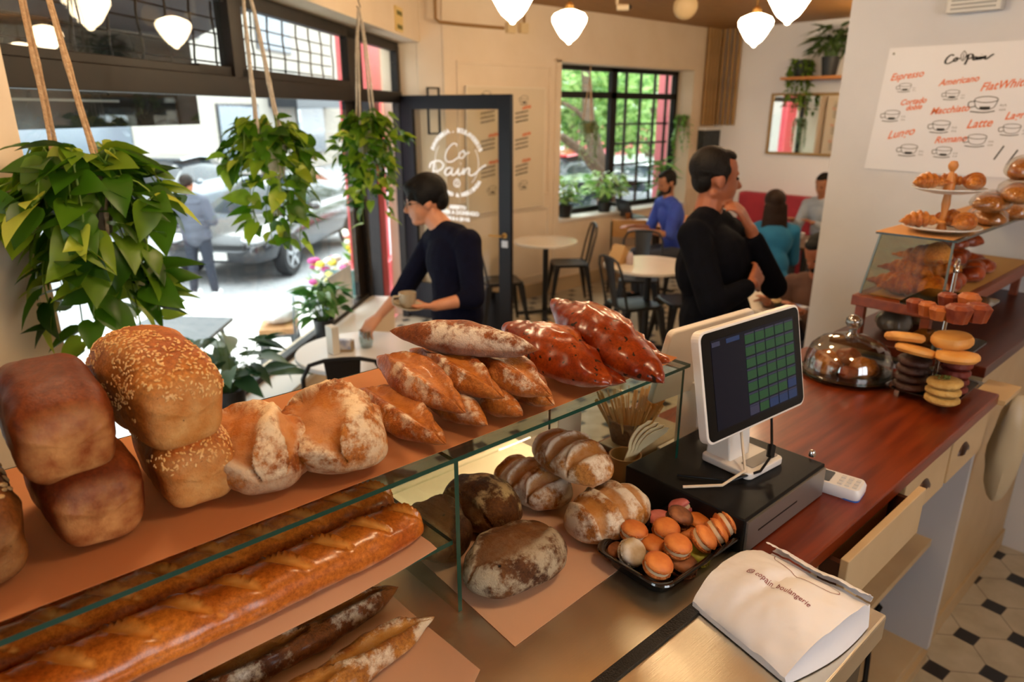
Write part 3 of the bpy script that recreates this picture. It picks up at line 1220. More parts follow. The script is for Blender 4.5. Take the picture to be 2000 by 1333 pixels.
# steel serving unit (left), with its dark slot and front panel
t = thing('serving_counter', 'steel topped serving counter under the glass bread shelves and the white bag', 'counter', (.1, .6, 0))
mb = MB(); mb.box(-1.15, .505, CZ - .04, 1.055, 1.16, CZ)
mb.build('steel_top', steel, t, world=True, bevel=.003, smooth=False)
mb = MB(); mb.box(-1.15, .28, CZ - .05, 1.075, .488, CZ - .001)
mb.build('front_ledge', steel, t, world=True, bevel=.004, smooth=False)
mb = MB(); mb.box(-1.15, .486, CZ - .05, 1.06, .507, CZ + .004)
mb.build('rubber_strip', mat('rubber', '0d0d0e', .5, bump=.3, bs=300), t, world=True, smooth=False)
mb = MB(); mb.box(-1.13, .30, .10, 1.06, 1.14, CZ - .05)
mb.build('body', mat('steel_side', '6f675a', .35, .8, c2='5c554a', ns=7), t, world=True, smooth=False)
mb = MB(); mb.box(-1.13, .36, 0, 1.05, 1.10, .10)
mb.build('plinth', black_mt, t, world=True, smooth=False)
mb = MB()
mb.ell((1.0615, .36, .93), (.0016, .035, .06), n=16)
mb.build('sticker', mat('sticker_brown', '8a5a45', .5), t, world=True)

# wooden till counter
t = thing('till_counter', 'counter with a glossy red-brown wooden top under the till and glass dome', 'counter', (1.7, .7, 0))
mb = MB(); mb.box(1.076, .43, CZ - .034, 2.29, 1.01, CZ)
mb.build('wooden_top', wood_m, t, world=True, bevel=.004, smooth=False)
mb = MB(); mb.box(1.08, .452, .985, 2.27, .96, CZ - .034)
mb.build('drawer_housing', cream, t, world=True, smooth=False)
mb = MB()
mb.box(1.09, .90, .10, 2.50, .96, .985)
mb.build('back_panel', cream, t, world=True, smooth=False)
mb = MB(); mb.box(2.485, .50, .085, 2.515, .96, 1.12)
mb.build('end_panel', mat('white_laminate', 'b9bcc4', .35), t, world=True, smooth=False)
mb = MB(); mb.box(1.09, .56, .50, 2.485, .90, .525)
mb.build('shelf', cream, t, world=True, smooth=False)
mb = MB(); mb.box(1.09, .52, 0, 2.53, .95, .085); mb.box(1.09, .505, .0, 2.53, .52, .05)
mb.build('plinth', cream, t, world=True, smooth=False)


def shell_handle(x, parent, dark=True):
    mb = MB()
    rings = []
    for i in range(9):
        a = PI * i / 8
        rings.append([Vector((x + .045 * math.cos(a) * rr, .452 - .001 - dy, 1.075 + .030 * math.sin(a) * rr - .012)) for rr, dy in ((1, 0), (.9, .012), (.65, .020), (.3, .022))])
    mb.loft(rings, closed=False)
    mb.build('handle', mat('handle_dark', '3a2418', .35, .6), parent, world=True)


for (a, b, op, hx_) in ((1.20, 1.60, True, None), (1.63, 1.94, False, 1.76), (1.96, 2.26, False, 2.06)):
    y1 = .452
    if op:
        mb = MB(); mb.box(a, .392, 1.035, b, .408, 1.150)
        dr = mb.build('drawer', cream, t, world=True, smooth=False, bevel=.002)
        mb = MB()
        mb.box(a + .02, .408, 1.05, a + .034, .46, 1.125); mb.box(b - .034, .408, 1.05, b - .02, .46, 1.125)
        mb.box(a + .02, .408, 1.045, b - .02, .46, 1.053)
        mb.build('drawer_box', mat('drawer_wood', '4a2412', .5), dr, world=True, smooth=False)
    else:
        mb = MB(); mb.box(a, .440, 1.00, b, .452, 1.132)
        dr = mb.build('drawer', cream, t, world=True, smooth=False, bevel=.002)
        shell_handle(hx_, dr)

# second service unit carrying the second display case
t = thing('display_counter', 'darker wooden counter running on to the right below the second display case', 'counter', (2.95, .72, 0))
mb = MB(); mb.box(2.40, .50, 1.17, XM - .01, .98, 1.205)
mb.build('wooden_top', mat('dark_red_wood', '3a1206', .35, c2='4c1c0a', ns=3, stretch=(1.2, 14, 14), coat=.08, spec=.3), t, world=True, smooth=False, bevel=.003)
mb = MB(); mb.box(2.58, .54, 0.06, XM - .01, .96, 1.17)
mb.build('cabinet', cream, t, world=True, smooth=False)
mb = MB(); mb.box(2.58, .53, 0, XM - .01, .54, .09)
mb.build('plinth', cream, t, world=True, smooth=False)
bd = thing('pull_out_board', 'pale board sticking out beyond the end of the wooden counter', 'board', (2.42, .5, 1.14))
mb = MB(); mb.box(2.30, .415, 1.135, 2.47, .50, 1.150)
mb.build('board', mat('board_pale', 'c0a275', .5), bd, world=True, smooth=False)
mb = MB(); mb.box(2.40, .43, 1.10, 2.47, .49, 1.135)
mb.build('bracket', black_mt, bd, world=True, smooth=False)

# ------------------------------------------------------------------ things stored under the till counter
def carton(loc, sx, sy, sz, rz, label, c1, c2):
    t = thing('carton', label, 'box', loc, rz)
    mb = MB(); mb.box(-sx / 2, -sy / 2, 0, sx / 2, sy / 2, sz)
    mb.build('box', mat('card_' + c1, c1, .7), t, smooth=False, bevel=.003)
    mb = MB(); mb.box(-sx * .4, -sy / 2 - .001, sz * .25, sx * .2, -sy / 2, sz * .8)
    mb.build('printed_panel', mat('print_' + c2, c2, .6, c2='2a1d14', ns=25), t, smooth=False)


carton((1.93, .72, .085), .26, .22, .30, .1, 'pale carton with a brown printed picture on the bottom shelf under the till', 'c9bba5', '7a4a2a')
carton((2.22, .74, .525), .24, .20, .30, -.1, 'carton with a dark brown picture on the upper shelf under the drawers', 'b5a083', '5e3517')
carton((1.62, .74, .525), .30, .20, .18, .0, 'white carton with blue print behind the open drawer', 'd0cfcd', '39406a')
p0 = Vector((2.08, .60, .085))
mb = MB()
mb.tube([p0 + Vector(q) for q in ((0, 0, .01), (.05, -.02, .03), (.10, .0, .10), (.12, .02, .20), (.16, .01, .26), (.20, .03, .24), (.18, .05, .20), (.13, .04, .18), (.05, .05, .06), (-.1, .05, .01))], .009, 8)
tag(mb.build('cable', black_mt), 'thick black cable coiled on the bottom shelf by the white end panel', 'cable')


# ------------------------------------------------------------------ plastic bag hanging at the end of the counter
def crumpled(name, label, cat_, c, r, m, seed, parts=None):
    mb = MB()
    rings = []
    for i in range(1, 14):
        th = PI * i / 14
        rg = []
        for k in range(20):
            a = 2 * PI * k / 20
            q = Vector((math.sin(th) * math.cos(a), math.sin(th) * math.sin(a), -math.cos(th)))
            f = 1 + .22 * noise.noise(q * 2.6 + Vector((seed, 0, 0))) + .10 * noise.noise(q * 7)
            rg.append(Vector(c) + Vector((q.x * r[0] * f, q.y * r[1] * f, q.z * r[2] * (1 + .05 * f))))
        rings.append(rg)
    mb.loft(rings)
    return tag(mb.build(name, m), label, cat_)


crumpled('plastic_bag', 'milky plastic bag hanging against the cabinet past the end of the wooden counter', 'bag', (2.62, .44, .88), (.055, .05, .19), mat('milky_plastic', 'b7a98d', .4), 3)
mb = MB()
mb.box(2.66, .45, .5, 2.68, .53, .85)

# ------------------------------------------------------------------ glass bread shelves on the steel counter
def pane_box(mb, x0, y0, z0, x1, y1, z1, edge_faces):
    """box whose narrow faces are green cut edges (material 1)"""
    k = len(mb.f)
    mb.box(x0, y0, z0, x1, y1, z1)
    # faces: 0 bottom 1 top 2 y0 3 x1 4 y1 5 x0
    for e in edge_faces:
        mb.mi[k + e] = 1


shelf = thing('glass_display', 'two-level glass bread display with green cut edges standing on the steel counter', 'display shelf', (.3, .95, CZ))
mb = MB(); pane_box(mb, -1.0, .745, SZ - .009, 1.165, 1.155, SZ - .002, (2, 3, 4, 5))
mb.build('top_shelf', [clear, green_edge], shelf, world=True, smooth=False, fix=False)
mb = MB(); pane_box(mb, -1.0, .757, 1.300, .556, 1.06, 1.308, (2, 3, 4, 5))
mb.build('lower_shelf', [clear, green_edge], shelf, world=True, smooth=False, fix=False)
mb = MB(); pane_box(mb, .5575, .75, CZ + .001, .5655, 1.13, SZ - .012, (1, 2, 4))
mb.build('divider', [clear, green_edge], shelf, world=True, smooth=False, fix=False)
mb = MB(); pane_box(mb, 1.142, .748, CZ + .001, 1.150, 1.13, SZ - .012, (1, 2, 4))
mb.build('end_panel', [clear, green_edge], shelf, world=True, smooth=False, fix=False)
mb = MB(); pane_box(mb, .57, 1.132, CZ + .001, 1.14, 1.140, SZ - .012, (1,))
pane_box(mb, -1.0, 1.132, CZ + .001, .5565, 1.140, SZ - .012, (1,))
mb.build('back_panel', [clear, green_edge], shelf, world=True, smooth=False, fix=False)

# baking papers
def paper(name, label, fn, nu, nv, m, th=.0006):
    mb = MB()
    mb.sheet(fn, nu, nv, th)
    return tag(mb.build(name, m, angle=60), label, 'paper')


def wav(x, y, s=1.0, seed=0):
    return .0012 * s * noise.noise(Vector((x * 9 + seed, y * 9, seed)))


paper('baking_paper', 'orange-brown baking paper lining the whole top glass shelf', lambda u, v: (-1.0 + 2.155 * u, .772 + .372 * v, SZ + .0012 + abs(wav(u * 2, v)) + .006 * max(0, (u - .985) / .015) * (1 - v)), 60, 8, paper_m)


def low_paper(u, v):
    x = -1.0 + (1.515 + .02 * v) * u
    y = .742 + .30 * v
    z = 1.3092 + .001 + abs(wav(x, y, 1, 3))
    k = max(0, (u - .86) / .14)
    z += .012 * k * k * max(0, 1 - v * 3)
    if v < .06:
        z -= .003 + .009 * k * 0
    return (x, y, z)


paper('baking_paper', 'peach baking paper under the two long glazed loaves on the lower glass shelf', low_paper, 60, 16, paper_m2)


def base_paper_left(u, v):
    x = -1.0 + 1.50 * u
    y = .565 + .50 * v
    z = CZ + .0015 + abs(wav(x, y, 1, 5))
    if u > .93:
        k = (u - .93) / .07
        c = max(0, 1 - v / .45)
        z += .028 * k * k * c
        x -= .012 * k * k * c
        y += .02 * k * (1 - v) * c
    return (x, y + .06 * max(0, u - .6) * (1 - v), z)


paper('baking_paper', 'peach paper with a curled corner under the dark baguettes on the steel counter', base_paper_left, 60, 16, paper_m2)
pc = [Vector((.575, .632)), Vector((.98, .655)), Vector((1.115, 1.05)), Vector((.60, 1.05))]


def base_paper_right(u, v):
    a = pc[0].lerp(pc[1], u); b = pc[3].lerp(pc[2], u)
    p = a.lerp(b, v)
    return (p.x, p.y, CZ + .0015 + abs(wav(p.x, p.y, 1, 9)))


paper('baking_paper', 'peach paper sheet with a pointed corner under the floury round loaves', base_paper_right, 20, 20, paper_m2)
# ================================================================== BREAD
def bread_mesh(L, W, Hh, nu=84, nv=56, secp=2.0, endp=2.0, prof=None, flat=.55, bend=0.0, lift=0.0, scores=(), lump=.004, seed=0, flour=(1.0, 0.0), dome=0.0, pinch=0.0, pale_bottom=.35, ridges=None):
    """loaf along x, resting on z=0. scores: (x0,y0,x1,y1,halfwidth,depth,lip)"""
    V, A, Fl, Pa = [], [], [], []
    zc = Hh * flat / (1 + flat)
    for i in range(nu + 1):
        u = i / nu
        t = -math.cos(PI * u)
        if prof:
            rr = prof(t)
        else:
            rr = max(0.0, 1 - abs(t) ** endp) ** (1 / endp)
        for j in range(nv):
            a = 2 * PI * j / nv
            c_, s_ = math.cos(a), math.sin(a)
            yy = (abs(c_) ** (2 / secp)) * (1 if c_ > 0 else -1)
            zz = (abs(s_) ** (2 / secp)) * (1 if s_ > 0 else -1)
            x = t * L / 2
            y = yy * W / 2 * rr
            hz = Hh / (1 + flat)
            z = zz * hz * rr if s_ > 0 else zz * hz * flat * rr
            if dome and s_ > 0:
                z += dome * (1 - t * t) * s_
            n = Vector((t * (1 - rr), yy, zz))
            n = n.normalized() if n.length > 1e-6 else Vector((t, 0, 0))
            P = Vector((x, y, z))
            d = lump * (noise.noise(P * 16 + Vector((seed * 3.1, 0, 0))) + .5 * noise.noise(P * 40 + Vector((0, seed, 0))))
            sc_ = 0.0
            if s_ > -.25:
                fade = min(1.0, (s_ + .25) / .40)
                px_, py_ = x, W / 2 * (a - PI / 2) / (PI / 2) * -1 * min(1, rr + .1)
                for (x0, y0, x1, y1, hw, dp_, lip) in scores:
                    dx, dy = x1 - x0, y1 - y0
                    ll = math.hypot(dx, dy)
                    tt = ((px_ - x0) * dx + (py_ - y0) * dy) / (ll * ll)
                    if -.15 < tt < 1.15:
                        sd = ((px_ - x0) * -dy + (py_ - y0) * dx) / ll
                        ww = hw * max(.02, math.sin(PI * min(1, max(0, tt)))) ** .6
                        ww *= 1 + .25 * noise.noise(Vector((tt * 6, sd * 20, seed)))
                        e = abs(sd) / ww
                        if e < 1:
                            k = 1 - e ** 3
                            d -= dp_ * k * fade
                            sc_ = max(sc_, min(1, (1 - e) * 5) * fade)
                        elif lip and e < 1.9 and 0 < tt < 1:
                            q = math.sin(PI * (e - 1) / .9)
                            d += lip * q * (1.3 if sd > 0 else .6) * fade * min(1, tt * 6, (1 - tt) * 6)
            if ridges:
                d += ridges(t, a)
            P = P + n * d * min(1, rr * 2 + .1)
            z = max(P.z, -zc)
            P.z = z + zc
            P.z += lift * t * t
            P.y += bend * (t * t - .3)
            V.append(tuple(P))
            A.append(sc_)
            up = max(0, s_)
            Fl.append(max(0, min(1, flour[0] * up ** .7 + flour[1] * (1 - up))) * (1 - .85 * sc_))
            Pa.append(pale_bottom * max(0, -s_))
    F = []
    for i in range(nu):
        for j in range(nv):
            j2 = (j + 1) % nv
            F.append((i * nv + j, (i + 1) * nv + j, (i + 1) * nv + j2, i * nv + j2))
    F.append(tuple(range(nv)))
    F.append(tuple(nu * nv + j for j in reversed(range(nv))))
    me = bpy.data.meshes.new('bread')
    me.from_pydata(V, [], F)
    for nm, arr in (('score', A), ('flour', Fl), ('pale', Pa)):
        at = me.attributes.new(nm, 'FLOAT', 'POINT')
        at.data.foreach_set('value', arr)
    bm = bmesh.new(); bm.from_mesh(me)
    bmesh.ops.recalc_face_normals(bm, faces=bm.faces)
    bm.to_mesh(me); bm.free()
    me.polygons.foreach_set('use_smooth', [True] * len(me.polygons))
    return me


def place(o, loc, rz=0, rx=0, ry=0):
    o.location = loc
    o.rotation_euler = (rx, ry, rz)
    return o


def lay(o, a, b, roll=0.0):
    """put a bread's long axis from point a to point b (points on its underside line)"""
    a, b = Vector(a), Vector(b)
    d = (b - a).normalized()
    s = Vector((0, 0, 1)).cross(d).normalized()
    u = d.cross(s)
    if roll:
        q = Quaternion(d, roll)
        s, u = q @ s, q @ u
    M = Matrix((d, s, u)).transposed()
    o.rotation_euler = M.to_euler()
    o.location = (a + b) / 2
    return o


# ---- tin loaves
m_sesame = breadmat('crust_sesame', '9a4f18', 'c07c36', 'c8924e', .0, 'd9a868', ns=10, speck='5a3415', speck_s=160, speck_t=.74, rough=.5, bump=.45, bs=90)
m_plainl = breadmat('crust_tin', '5a2208', '87431a', 'c88a48', .0, 'cf9458', ns=7, rough=.45, bump=.3, bs=60)
m_oat = breadmat('crust_oat', '4a220c', '7a4618', '9a6a34', .0, 'a57c4c', ns=10, speck='3a2010', speck_s=140, speck_t=.70, rough=.55, bump=.5, bs=90)
m_seed = mat('sesame_seed', 'c98f48', .45, c2='dcb070', ns=40)
m_seedd = mat('sunflower_seed', 'b58a55', .5, c2='c7a16a', ns=40)


def tin_prof(t):
    return max(0.0, 1 - abs(t) ** 7) ** (1 / 5.0)


def seeds_on(me, n, size, seed, zmin, m, parent, name='sesame_seeds', tall=.4, xr=None):
    rnd = random.Random(seed)
    pl = [p for p in me.polygons if p.normal.z > zmin and len(p.vertices) == 4]
    ws = [p.area for p in pl]
    mb = MB()
    for p in rnd.choices(pl, ws, k=n):
        vs = [me.vertices[i].co for i in p.vertices]
        a, b = rnd.random(), rnd.random()
        c = vs[0].lerp(vs[1], a).lerp(vs[3].lerp(vs[2], a), b)
        if noise.noise(c * 14 + Vector((seed, 0, 0))) < -.28:
            continue
        nn = p.normal
        t1 = nn.cross(Vector((rnd.uniform(-1, 1), rnd.uniform(-1, 1), rnd.uniform(-1, 1)))).normalized()
        t2 = nn.cross(t1)
        k = size * rnd.uniform(.75, 1.2)
        mb.ell(c + nn * k * .15, (k, k * .55, k * tall), (t1, t2, nn), n=6, m=4)
    return tag(mb.build(name, m, parent, fix=False), kind='stuff')


def tin_loaf(label, loc, rz, L, W, Hh, m, seed, seeds=None, group=None, dome=.018, roll=(0, 0)):
    t = thing('tin_loaf', label, 'bread', loc, rz, group)
    t.rotation_euler = (roll[0], roll[1], rz)
    def rid(tt, a):
        # the line where the dough rose over the tin
        s_ = math.sin(a)
        return .0012 * math.exp(-((s_ - .30) / .12) ** 2) - .0018 * math.exp(-((s_ - .12) / .10) ** 2)
    me = bread_mesh(L, W, Hh, 90, 72, secp=3.6, prof=tin_prof, flat=.9, lump=.005, seed=seed, flour=(0, 0), dome=dome, pale_bottom=.3, ridges=rid)
    at = me.attributes['pale']
    for i, v in enumerate(me.vertices):
        e = max(0, (abs(v.co.x) / (L / 2) - .86) / .14)
        at.data[i].value = min(.85, at.data[i].value + .75 * e * (1 - max(0, v.co.z / Hh - .55)))
    # sides draw in a little towards the base
    for v in me.vertices:
        k = .88 + .12 * min(1, max(0, v.co.z / (Hh * .62)))
        v.co.y *= k
        v.co.x *= (.90 + .10 * min(1, max(0, v.co.z / (Hh * .62))))
    me.update()
    obj('loaf', me, m, t)
    if seeds:
        seeds_on(me, seeds[0], seeds[1], seed, seeds[2], seeds[3], t, seeds[4])
    return t


YL = .925
g = None
tin_loaf('sesame-topped tin loaf lying underneath the other sesame loaf', (.232, YL + .005, SZ + .003), R(88), .20, .098, .092, m_sesame, 1, (900, .0026, .1, m_seed, 'sesame_seeds'))
tin_loaf('tall sesame-topped tin loaf balanced on top of another, left of the round loaves', (.216, YL + .022, SZ + .088), R(95), .230, .108, .100, m_sesame, 2, (1700, .0026, -.05, m_seed, 'sesame_seeds'), roll=(0, 0), dome=.034)
tin_loaf('plain smooth brown tin loaf at the bottom left of the shelf', (.112, YL + .0, SZ + .003), R(92), .20, .104, .094, m_plainl, 3)
tin_loaf('plain dark brown tin loaf lying on top of the other plain one', (.100, YL + .012, SZ + .090), R(90), .205, .106, .098, m_plainl, 4, dome=.022)
tin_loaf('seed-crusted dark tin loaf cut by the left edge, the lower one', (-.008, YL - .01, SZ + .003), R(90), .20, .10, .088, m_oat, 5, (110, .006, .3, m_seedd, 'sunflower_seeds'))
tin_loaf('seed-crusted dark tin loaf cut by the left edge, the upper one', (-.030, YL + .01, SZ + .086), R(90), .20, .10, .095, m_oat, 6, (90, .006, .3, m_seedd, 'sunflower_seeds'))

# ---- rustic oval loaves on the top shelf
m_bat = breadmat('crust_rustic', '824010', 'b57028', 'a45c1a', .72, 'dcc4a0', ns=12, rough=.55, bump=.6, bs=60)


def loaf(name, label, me, m, group=None, cat_='bread'):
    o = obj(name, me, m)
    return tag(o, label, cat_, group)


def to_ground(x, y, z=SZ + .002):
    return onz(x, y, z)


me = bread_mesh(.190, .128, .098, secp=2.3, endp=2.4, flat=.55, seed=11, lump=.008, flour=(.9, .35), scores=[(-.085, .028, .05, .012, .024, .014, .009), (-.09, -.018, .02, -.030, .013, .007, .004), (-.02, .045, .08, .035, .012, .008, .004)])
o = loaf('rustic_loaf', 'floury rustic oval loaf with torn crust next to the sesame loaves', me, m_bat)
cq = onz(502, 872, SZ + .045); lay(o, (cq.x - .012, cq.y - .095, SZ + .003), (cq.x + .012, cq.y + .095, SZ + .003), 0)
me = bread_mesh(.195, .140, .105, secp=2.3, endp=2.5, flat=.55, seed=12, lump=.007, flour=(.95, .55), scores=[(-.095, .022, .040, .026, .030, .016, .010), (-.04, -.040, .085, -.020, .014, .009, .006)])
o = loaf('rustic_loaf', 'floury rustic oval loaf with a wide open slash left of the pointed baguettes', me, m_bat)
cq = onz(652, 836, SZ + .050); lay(o, (cq.x - .018, cq.y - .10, SZ + .003), (cq.x + .018, cq.y + .10, SZ + .003), 0)


# ---- pointed baguettes
m_bag = breadmat('crust_baguette', '8a4010', 'c27832', '9a5418', .42, 'e2d0b4', ns=16, rough=.42, bump=.7, bs=80, coat=.15)
m_bag2 = breadmat('crust_baguette_dark', '6e3410', '9c5826', '9a5418', .58, 'e6d9c2', ns=16, rough=.5, bump=.8, bs=110)


def point_prof(t):
    t = abs(t)
    return max(.03, (1 - t ** 1.9) ** .78 * (1 - .10 * t)) if t < 1 else .03


def pointed(L, W, Hh, seed, slash=True, flour=(.8, .2), side=0):
    sc = [(-L * .40, side * .010 + .003, L * .40, side * .010 - .003, W * .15, .0075, .0075)] if slash else []
    return bread_mesh(L, W, Hh, 96, 48, secp=2.1, prof=point_prof, flat=.6, seed=seed, lump=.004, flour=flour, scores=sc, lift=.004)


def pointed_bread(label, pa, pb, za, zb, W, Hh, seed, m, roll=0, slash=True, flour=(.8, .2), group=None):
    a, b = onz(pa[0], pa[1], za), onz(pb[0], pb[1], zb)
    L = (b - a).length
    a.z -= Hh * .36; b.z -= Hh * .36
    o = loaf('pointed_baguette', label, pointed(L, W, Hh, seed, slash, flour), m, group)
    return lay(o, a, b, roll)


zt = SZ + .003
pointed_bread('dark pointed baguette lying lowest and furthest left of the baguette pile', (697, 766), (872, 874), zt + .020, zt + .020, .070, .056, 21, m_bag)
pointed_bread('pointed baguette in the second layer, left one, with a long open slash', (736, 702), (908, 812), zt + .066, zt + .052, .072, .060, 22, m_bag)
pointed_bread('pointed baguette almost hidden under the pile, only its tip showing in front', (830, 765), (952, 836), zt + .022, zt + .020, .058, .048, 23, m_bag, slash=False)
pointed_bread('pointed baguette at the bottom of the pile, second tip from the right', (900, 745), (1020, 818), zt + .022, zt + .022, .064, .050, 24, m_bag, slash=False)
pointed_bread('pointed baguette in the second layer, the middle one, flour along its side', (800, 688), (985, 783), zt + .066, zt + .058, .066, .058, 25, m_bag, flour=(1, .6))
pointed_bread('pointed baguette at the bottom right of the pile, its tip nearest the seeded rolls', (955, 725), (1083, 797), zt + .022, zt + .022, .064, .050, 26, m_bag)
pointed_bread('pointed baguette in the second layer, the right one, next to the seeded rolls', (890, 690), (1076, 778), zt + .068, zt + .050, .068, .060, 27, m_bag, flour=(1, .5))
pointed_bread('brown floury pointed baguette lying across the very top of the pile', (762, 652), (1050, 690), zt + .112, zt + .108, .066, .060, 28, m_bag2, slash=False, flour=(1, .12))

# ---- glossy seeded pointed breads
m_gl = breadmat('crust_glazed', '6e2004', '9e4410', '9c5214', 0, ns=9, speck='1c0c06', speck_s=60, speck_t=.635, rough=.28, coat=.45, bump=.12, bs=26)


def gl_prof(t):
    k = abs(t)
    return max(.05, (1 - k ** 2.4) ** .9 * (1 - .12 * k) + .05 * math.exp(-((k - .93) / .05) ** 2)) if k < 1 else .05


def glazed(label, pa, pb, za, zb, W, Hh, seed, roll=0):
    a, b = onz(pa[0], pa[1], za), onz(pb[0], pb[1], zb)
    L = (b - a).length
    a.z -= Hh * .35; b.z -= Hh * .35
    me = bread_mesh(L, W, Hh, 96, 56, secp=2.2, prof=gl_prof, flat=.55, seed=seed, lump=.007, flour=(0, 0), scores=[(-L * .35, .01, L * .15, .016, W * .12, .003, .005)], lift=.006, pale_bottom=.7)
    o = loaf('glazed_seeded_bread', label, me, m_gl)
    return lay(o, a, b, roll)


glazed('glossy seeded pointed bread lying underneath the left big one, small tip showing', (1045, 690), (1222, 754), zt + .022, zt + .020, .085, .052, 31)
glazed('big glossy seeded pointed bread to the left, right beside the floury pile', (982, 638), (1188, 756), zt + .075, zt + .030, .125, .082, 32)
glazed('glossy seeded pointed bread half hidden on the right, tip near the shelf corner', (1140, 645), (1307, 714), zt + .024, zt + .022, .085, .054, 33)
glazed('big glossy seeded pointed bread to the right with a raised narrow tail', (1074, 590), (1290, 752), zt + .100, zt + .028, .118, .086, 34)

# ---- long glazed loaves on the lower shelf
m_long = breadmat('crust_milk', 'a04a12', 'd07c28', 'e0a050', 0, ns=7, rough=.28, coat=.45, bump=.12, bs=30)


def long_loaf(label, x0, x1, y, seed, W=.082, Hh=.058, dy=0):
    L = x1 - x0
    n = int(L / .062)
    sc = []
    for k in range(n):
        cx = -L / 2 + (k + .6) * L / n
        sc.append((cx - .030, .020, cx + .026, -.020, .0065, .0055, .0045))
    prof = lambda t: max(0.0, 1 - abs(t) ** 14) ** (1 / 6.0)
    me = bread_mesh(L, W, Hh, 220, 44, secp=2.2, prof=prof, flat=.55, seed=seed, lump=.003, flour=(0, 0), scores=sc, pale_bottom=.8)
    o = loaf('long_milk_loaf', label, me, m_long)
    return lay(o, (x0, y, 1.3125), (x1, y + dy, 1.3125))


long_loaf('long glazed slashed loaf in front on the lower glass shelf', -.45, .522, .795, 41, dy=.012)
long_loaf('long glazed slashed loaf behind the front one on the lower glass shelf', -.45, .525, .882, 42, dy=.014)
long_loaf('long glazed slashed loaf at the back of the lower glass shelf in the shade', -.45, .50, .965, 43, W=.078)

# ---- rustic olive baguettes on the steel
m_olive = breadmat('crust_olive', '5e3112', '92551f', '9a6428', .5, 'dcc8a8', ns=20, speck='1b0f08', speck_s=38, speck_t=.72, rough=.35, coat=.25, bump=.9, bs=70)
m_olive2 = breadmat('crust_olive_light', '8e5218', 'bb7f34', 'c08d48', .55, 'e6d6ba', ns=20, speck='1b0f08', speck_s=38, speck_t=.76, rough=.4, coat=.2, bump=.9, bs=70)


def olive_bag(label, a, b, W, Hh, seed, m):
    L = (Vector(b) - Vector(a)).length
    sc = [(-L * .46, .004, -L * .10, -.006, W * .14, .006, .005), (-L * .12, .006, L * .20, -.004, W * .14, .006, .005), (L * .16, .006, L * .44, -.002, W * .13, .006, .005)]
    prof = lambda t: max(.04, (1 - abs(t) ** 5) ** .8) if abs(t) < 1 else .04
    me = bread_mesh(L, W, Hh, 150, 44, secp=2.1, prof=prof, flat=.6, seed=seed, lump=.005, flour=(.9, .6), scores=sc)
    o = loaf('olive_baguette', label, me, m)
    return lay(o, a, b)


zb = CZ + .003
e1, e2, e3 = onz(848, 1205, CZ + .02), onz(774, 1145, CZ + .02), onz(700, 1150, CZ + .02)
olive_bag('golden olive baguette in front on the steel counter paper', (-.05, e1.y - .045, zb), (e1.x, e1.y, zb), .060, .044, 51, m_olive2)
olive_bag('darker olive baguette behind the golden one', (-.05, e2.y - .040, zb), (e2.x, e2.y - .005, zb), .060, .046, 52, m_olive)
olive_bag('dark olive baguette furthest back under the lower glass shelf', (-.10, e2.y + .045, zb), (e2.x - .06, e2.y + .062, zb), .058, .046, 53, m_olive)

# ---- big floury loaves behind the glass divider
m_rye = breadmat('crust_rye', '4a2a14', '7a5028', '6e4218', .66, 'b5a488', ns=16, speck='140c08', speck_s=42, speck_t=.71, rough=.65, bump=.9, bs=80)
m_nut = breadmat('crust_nut', '8a4e1e', 'b47c3c', 'a86c2c', .74, 'd6c6ae', ns=12, speck='3b2414', speck_s=40, speck_t=.73, rough=.7, bump=.5, bs=60)
m_ryed = breadmat('crust_rye_dark', '3a1e0c', '6a4018', '6f4218', .6, 'c9ab72', ns=16, speck='140c08', speck_s=42, speck_t=.71, rough=.6, bump=.8, bs=80)


def at_px(x, y, z):
    return onz(x, y, z)



def lay_px(o, cxy, p, q, dz=.0, zc=.045, L=.2):
    """centre the loaf over a spot of the counter, its axis along the line p-q"""
    c = onz(cxy[0], cxy[1], CZ + zc + dz)
    a, b = onz(p[0], p[1], CZ + zc + dz), onz(q[0], q[1], CZ + zc + dz)
    d = (b - a).normalized() * (L / 2)
    z = CZ + .0035 + dz
    return lay(o, (c.x - d.x, c.y - d.y, z), (c.x + d.x, c.y + d.y, z))


me = bread_mesh(.200, .140, .086, 110, 80, secp=2.1, endp=2.2, flat=.6, seed=61, lump=.006, flour=(.9, .85), scores=[(-.085, -.004, .088, .010, .027, .0022, .004)])
o = loaf('rye_loaf', 'big flour-dusted dark oval loaf with one long slash, nearest the steel', me, m_rye)
lay_px(o, (1006, 1088), (915, 1130), (1100, 1045))
me = bread_mesh(.175, .130, .092, 96, 72, secp=2.1, endp=2.2, flat=.6, seed=62, lump=.008, flour=(.8, .3), scores=[(-.07, -.045, .07, -.045, .012, .005, .004)])
o = loaf('rye_loaf', 'dark rye loaf behind the glass divider with flour on its back', me, m_ryed)
lay_px(o, (943, 982), (870, 940), (1015, 1025))
me = bread_mesh(.155, .125, .092, 96, 72, secp=2.1, endp=2.2, flat=.6, seed=63, lump=.008, flour=(.3, .2), scores=[(-.06, .0, .06, .0, .02, .004, .004)])
o = loaf('rye_loaf', 'dark rye loaf furthest left beside the glass divider, partly behind it', me, m_ryed)
lay_px(o, (852, 1035), (800, 965), (905, 1095))
cuts = [(-.060, -.06, -.045, .05, .014, .0055, .003), (-.008, -.06, .008, .05, .015, .0055, .003), (.044, -.05, .058, .045, .014, .0055, .003)]
me = bread_mesh(.185, .120, .080, 96, 72, secp=2.2, endp=2.3, flat=.6, seed=64, lump=.006, flour=(1, .8), scores=cuts)
o = loaf('nut_loaf', 'floury pale loaf with cross cuts at the back, under the topmost one', me, m_nut)
lay_px(o, (1040, 938), (960, 895), (1115, 980))
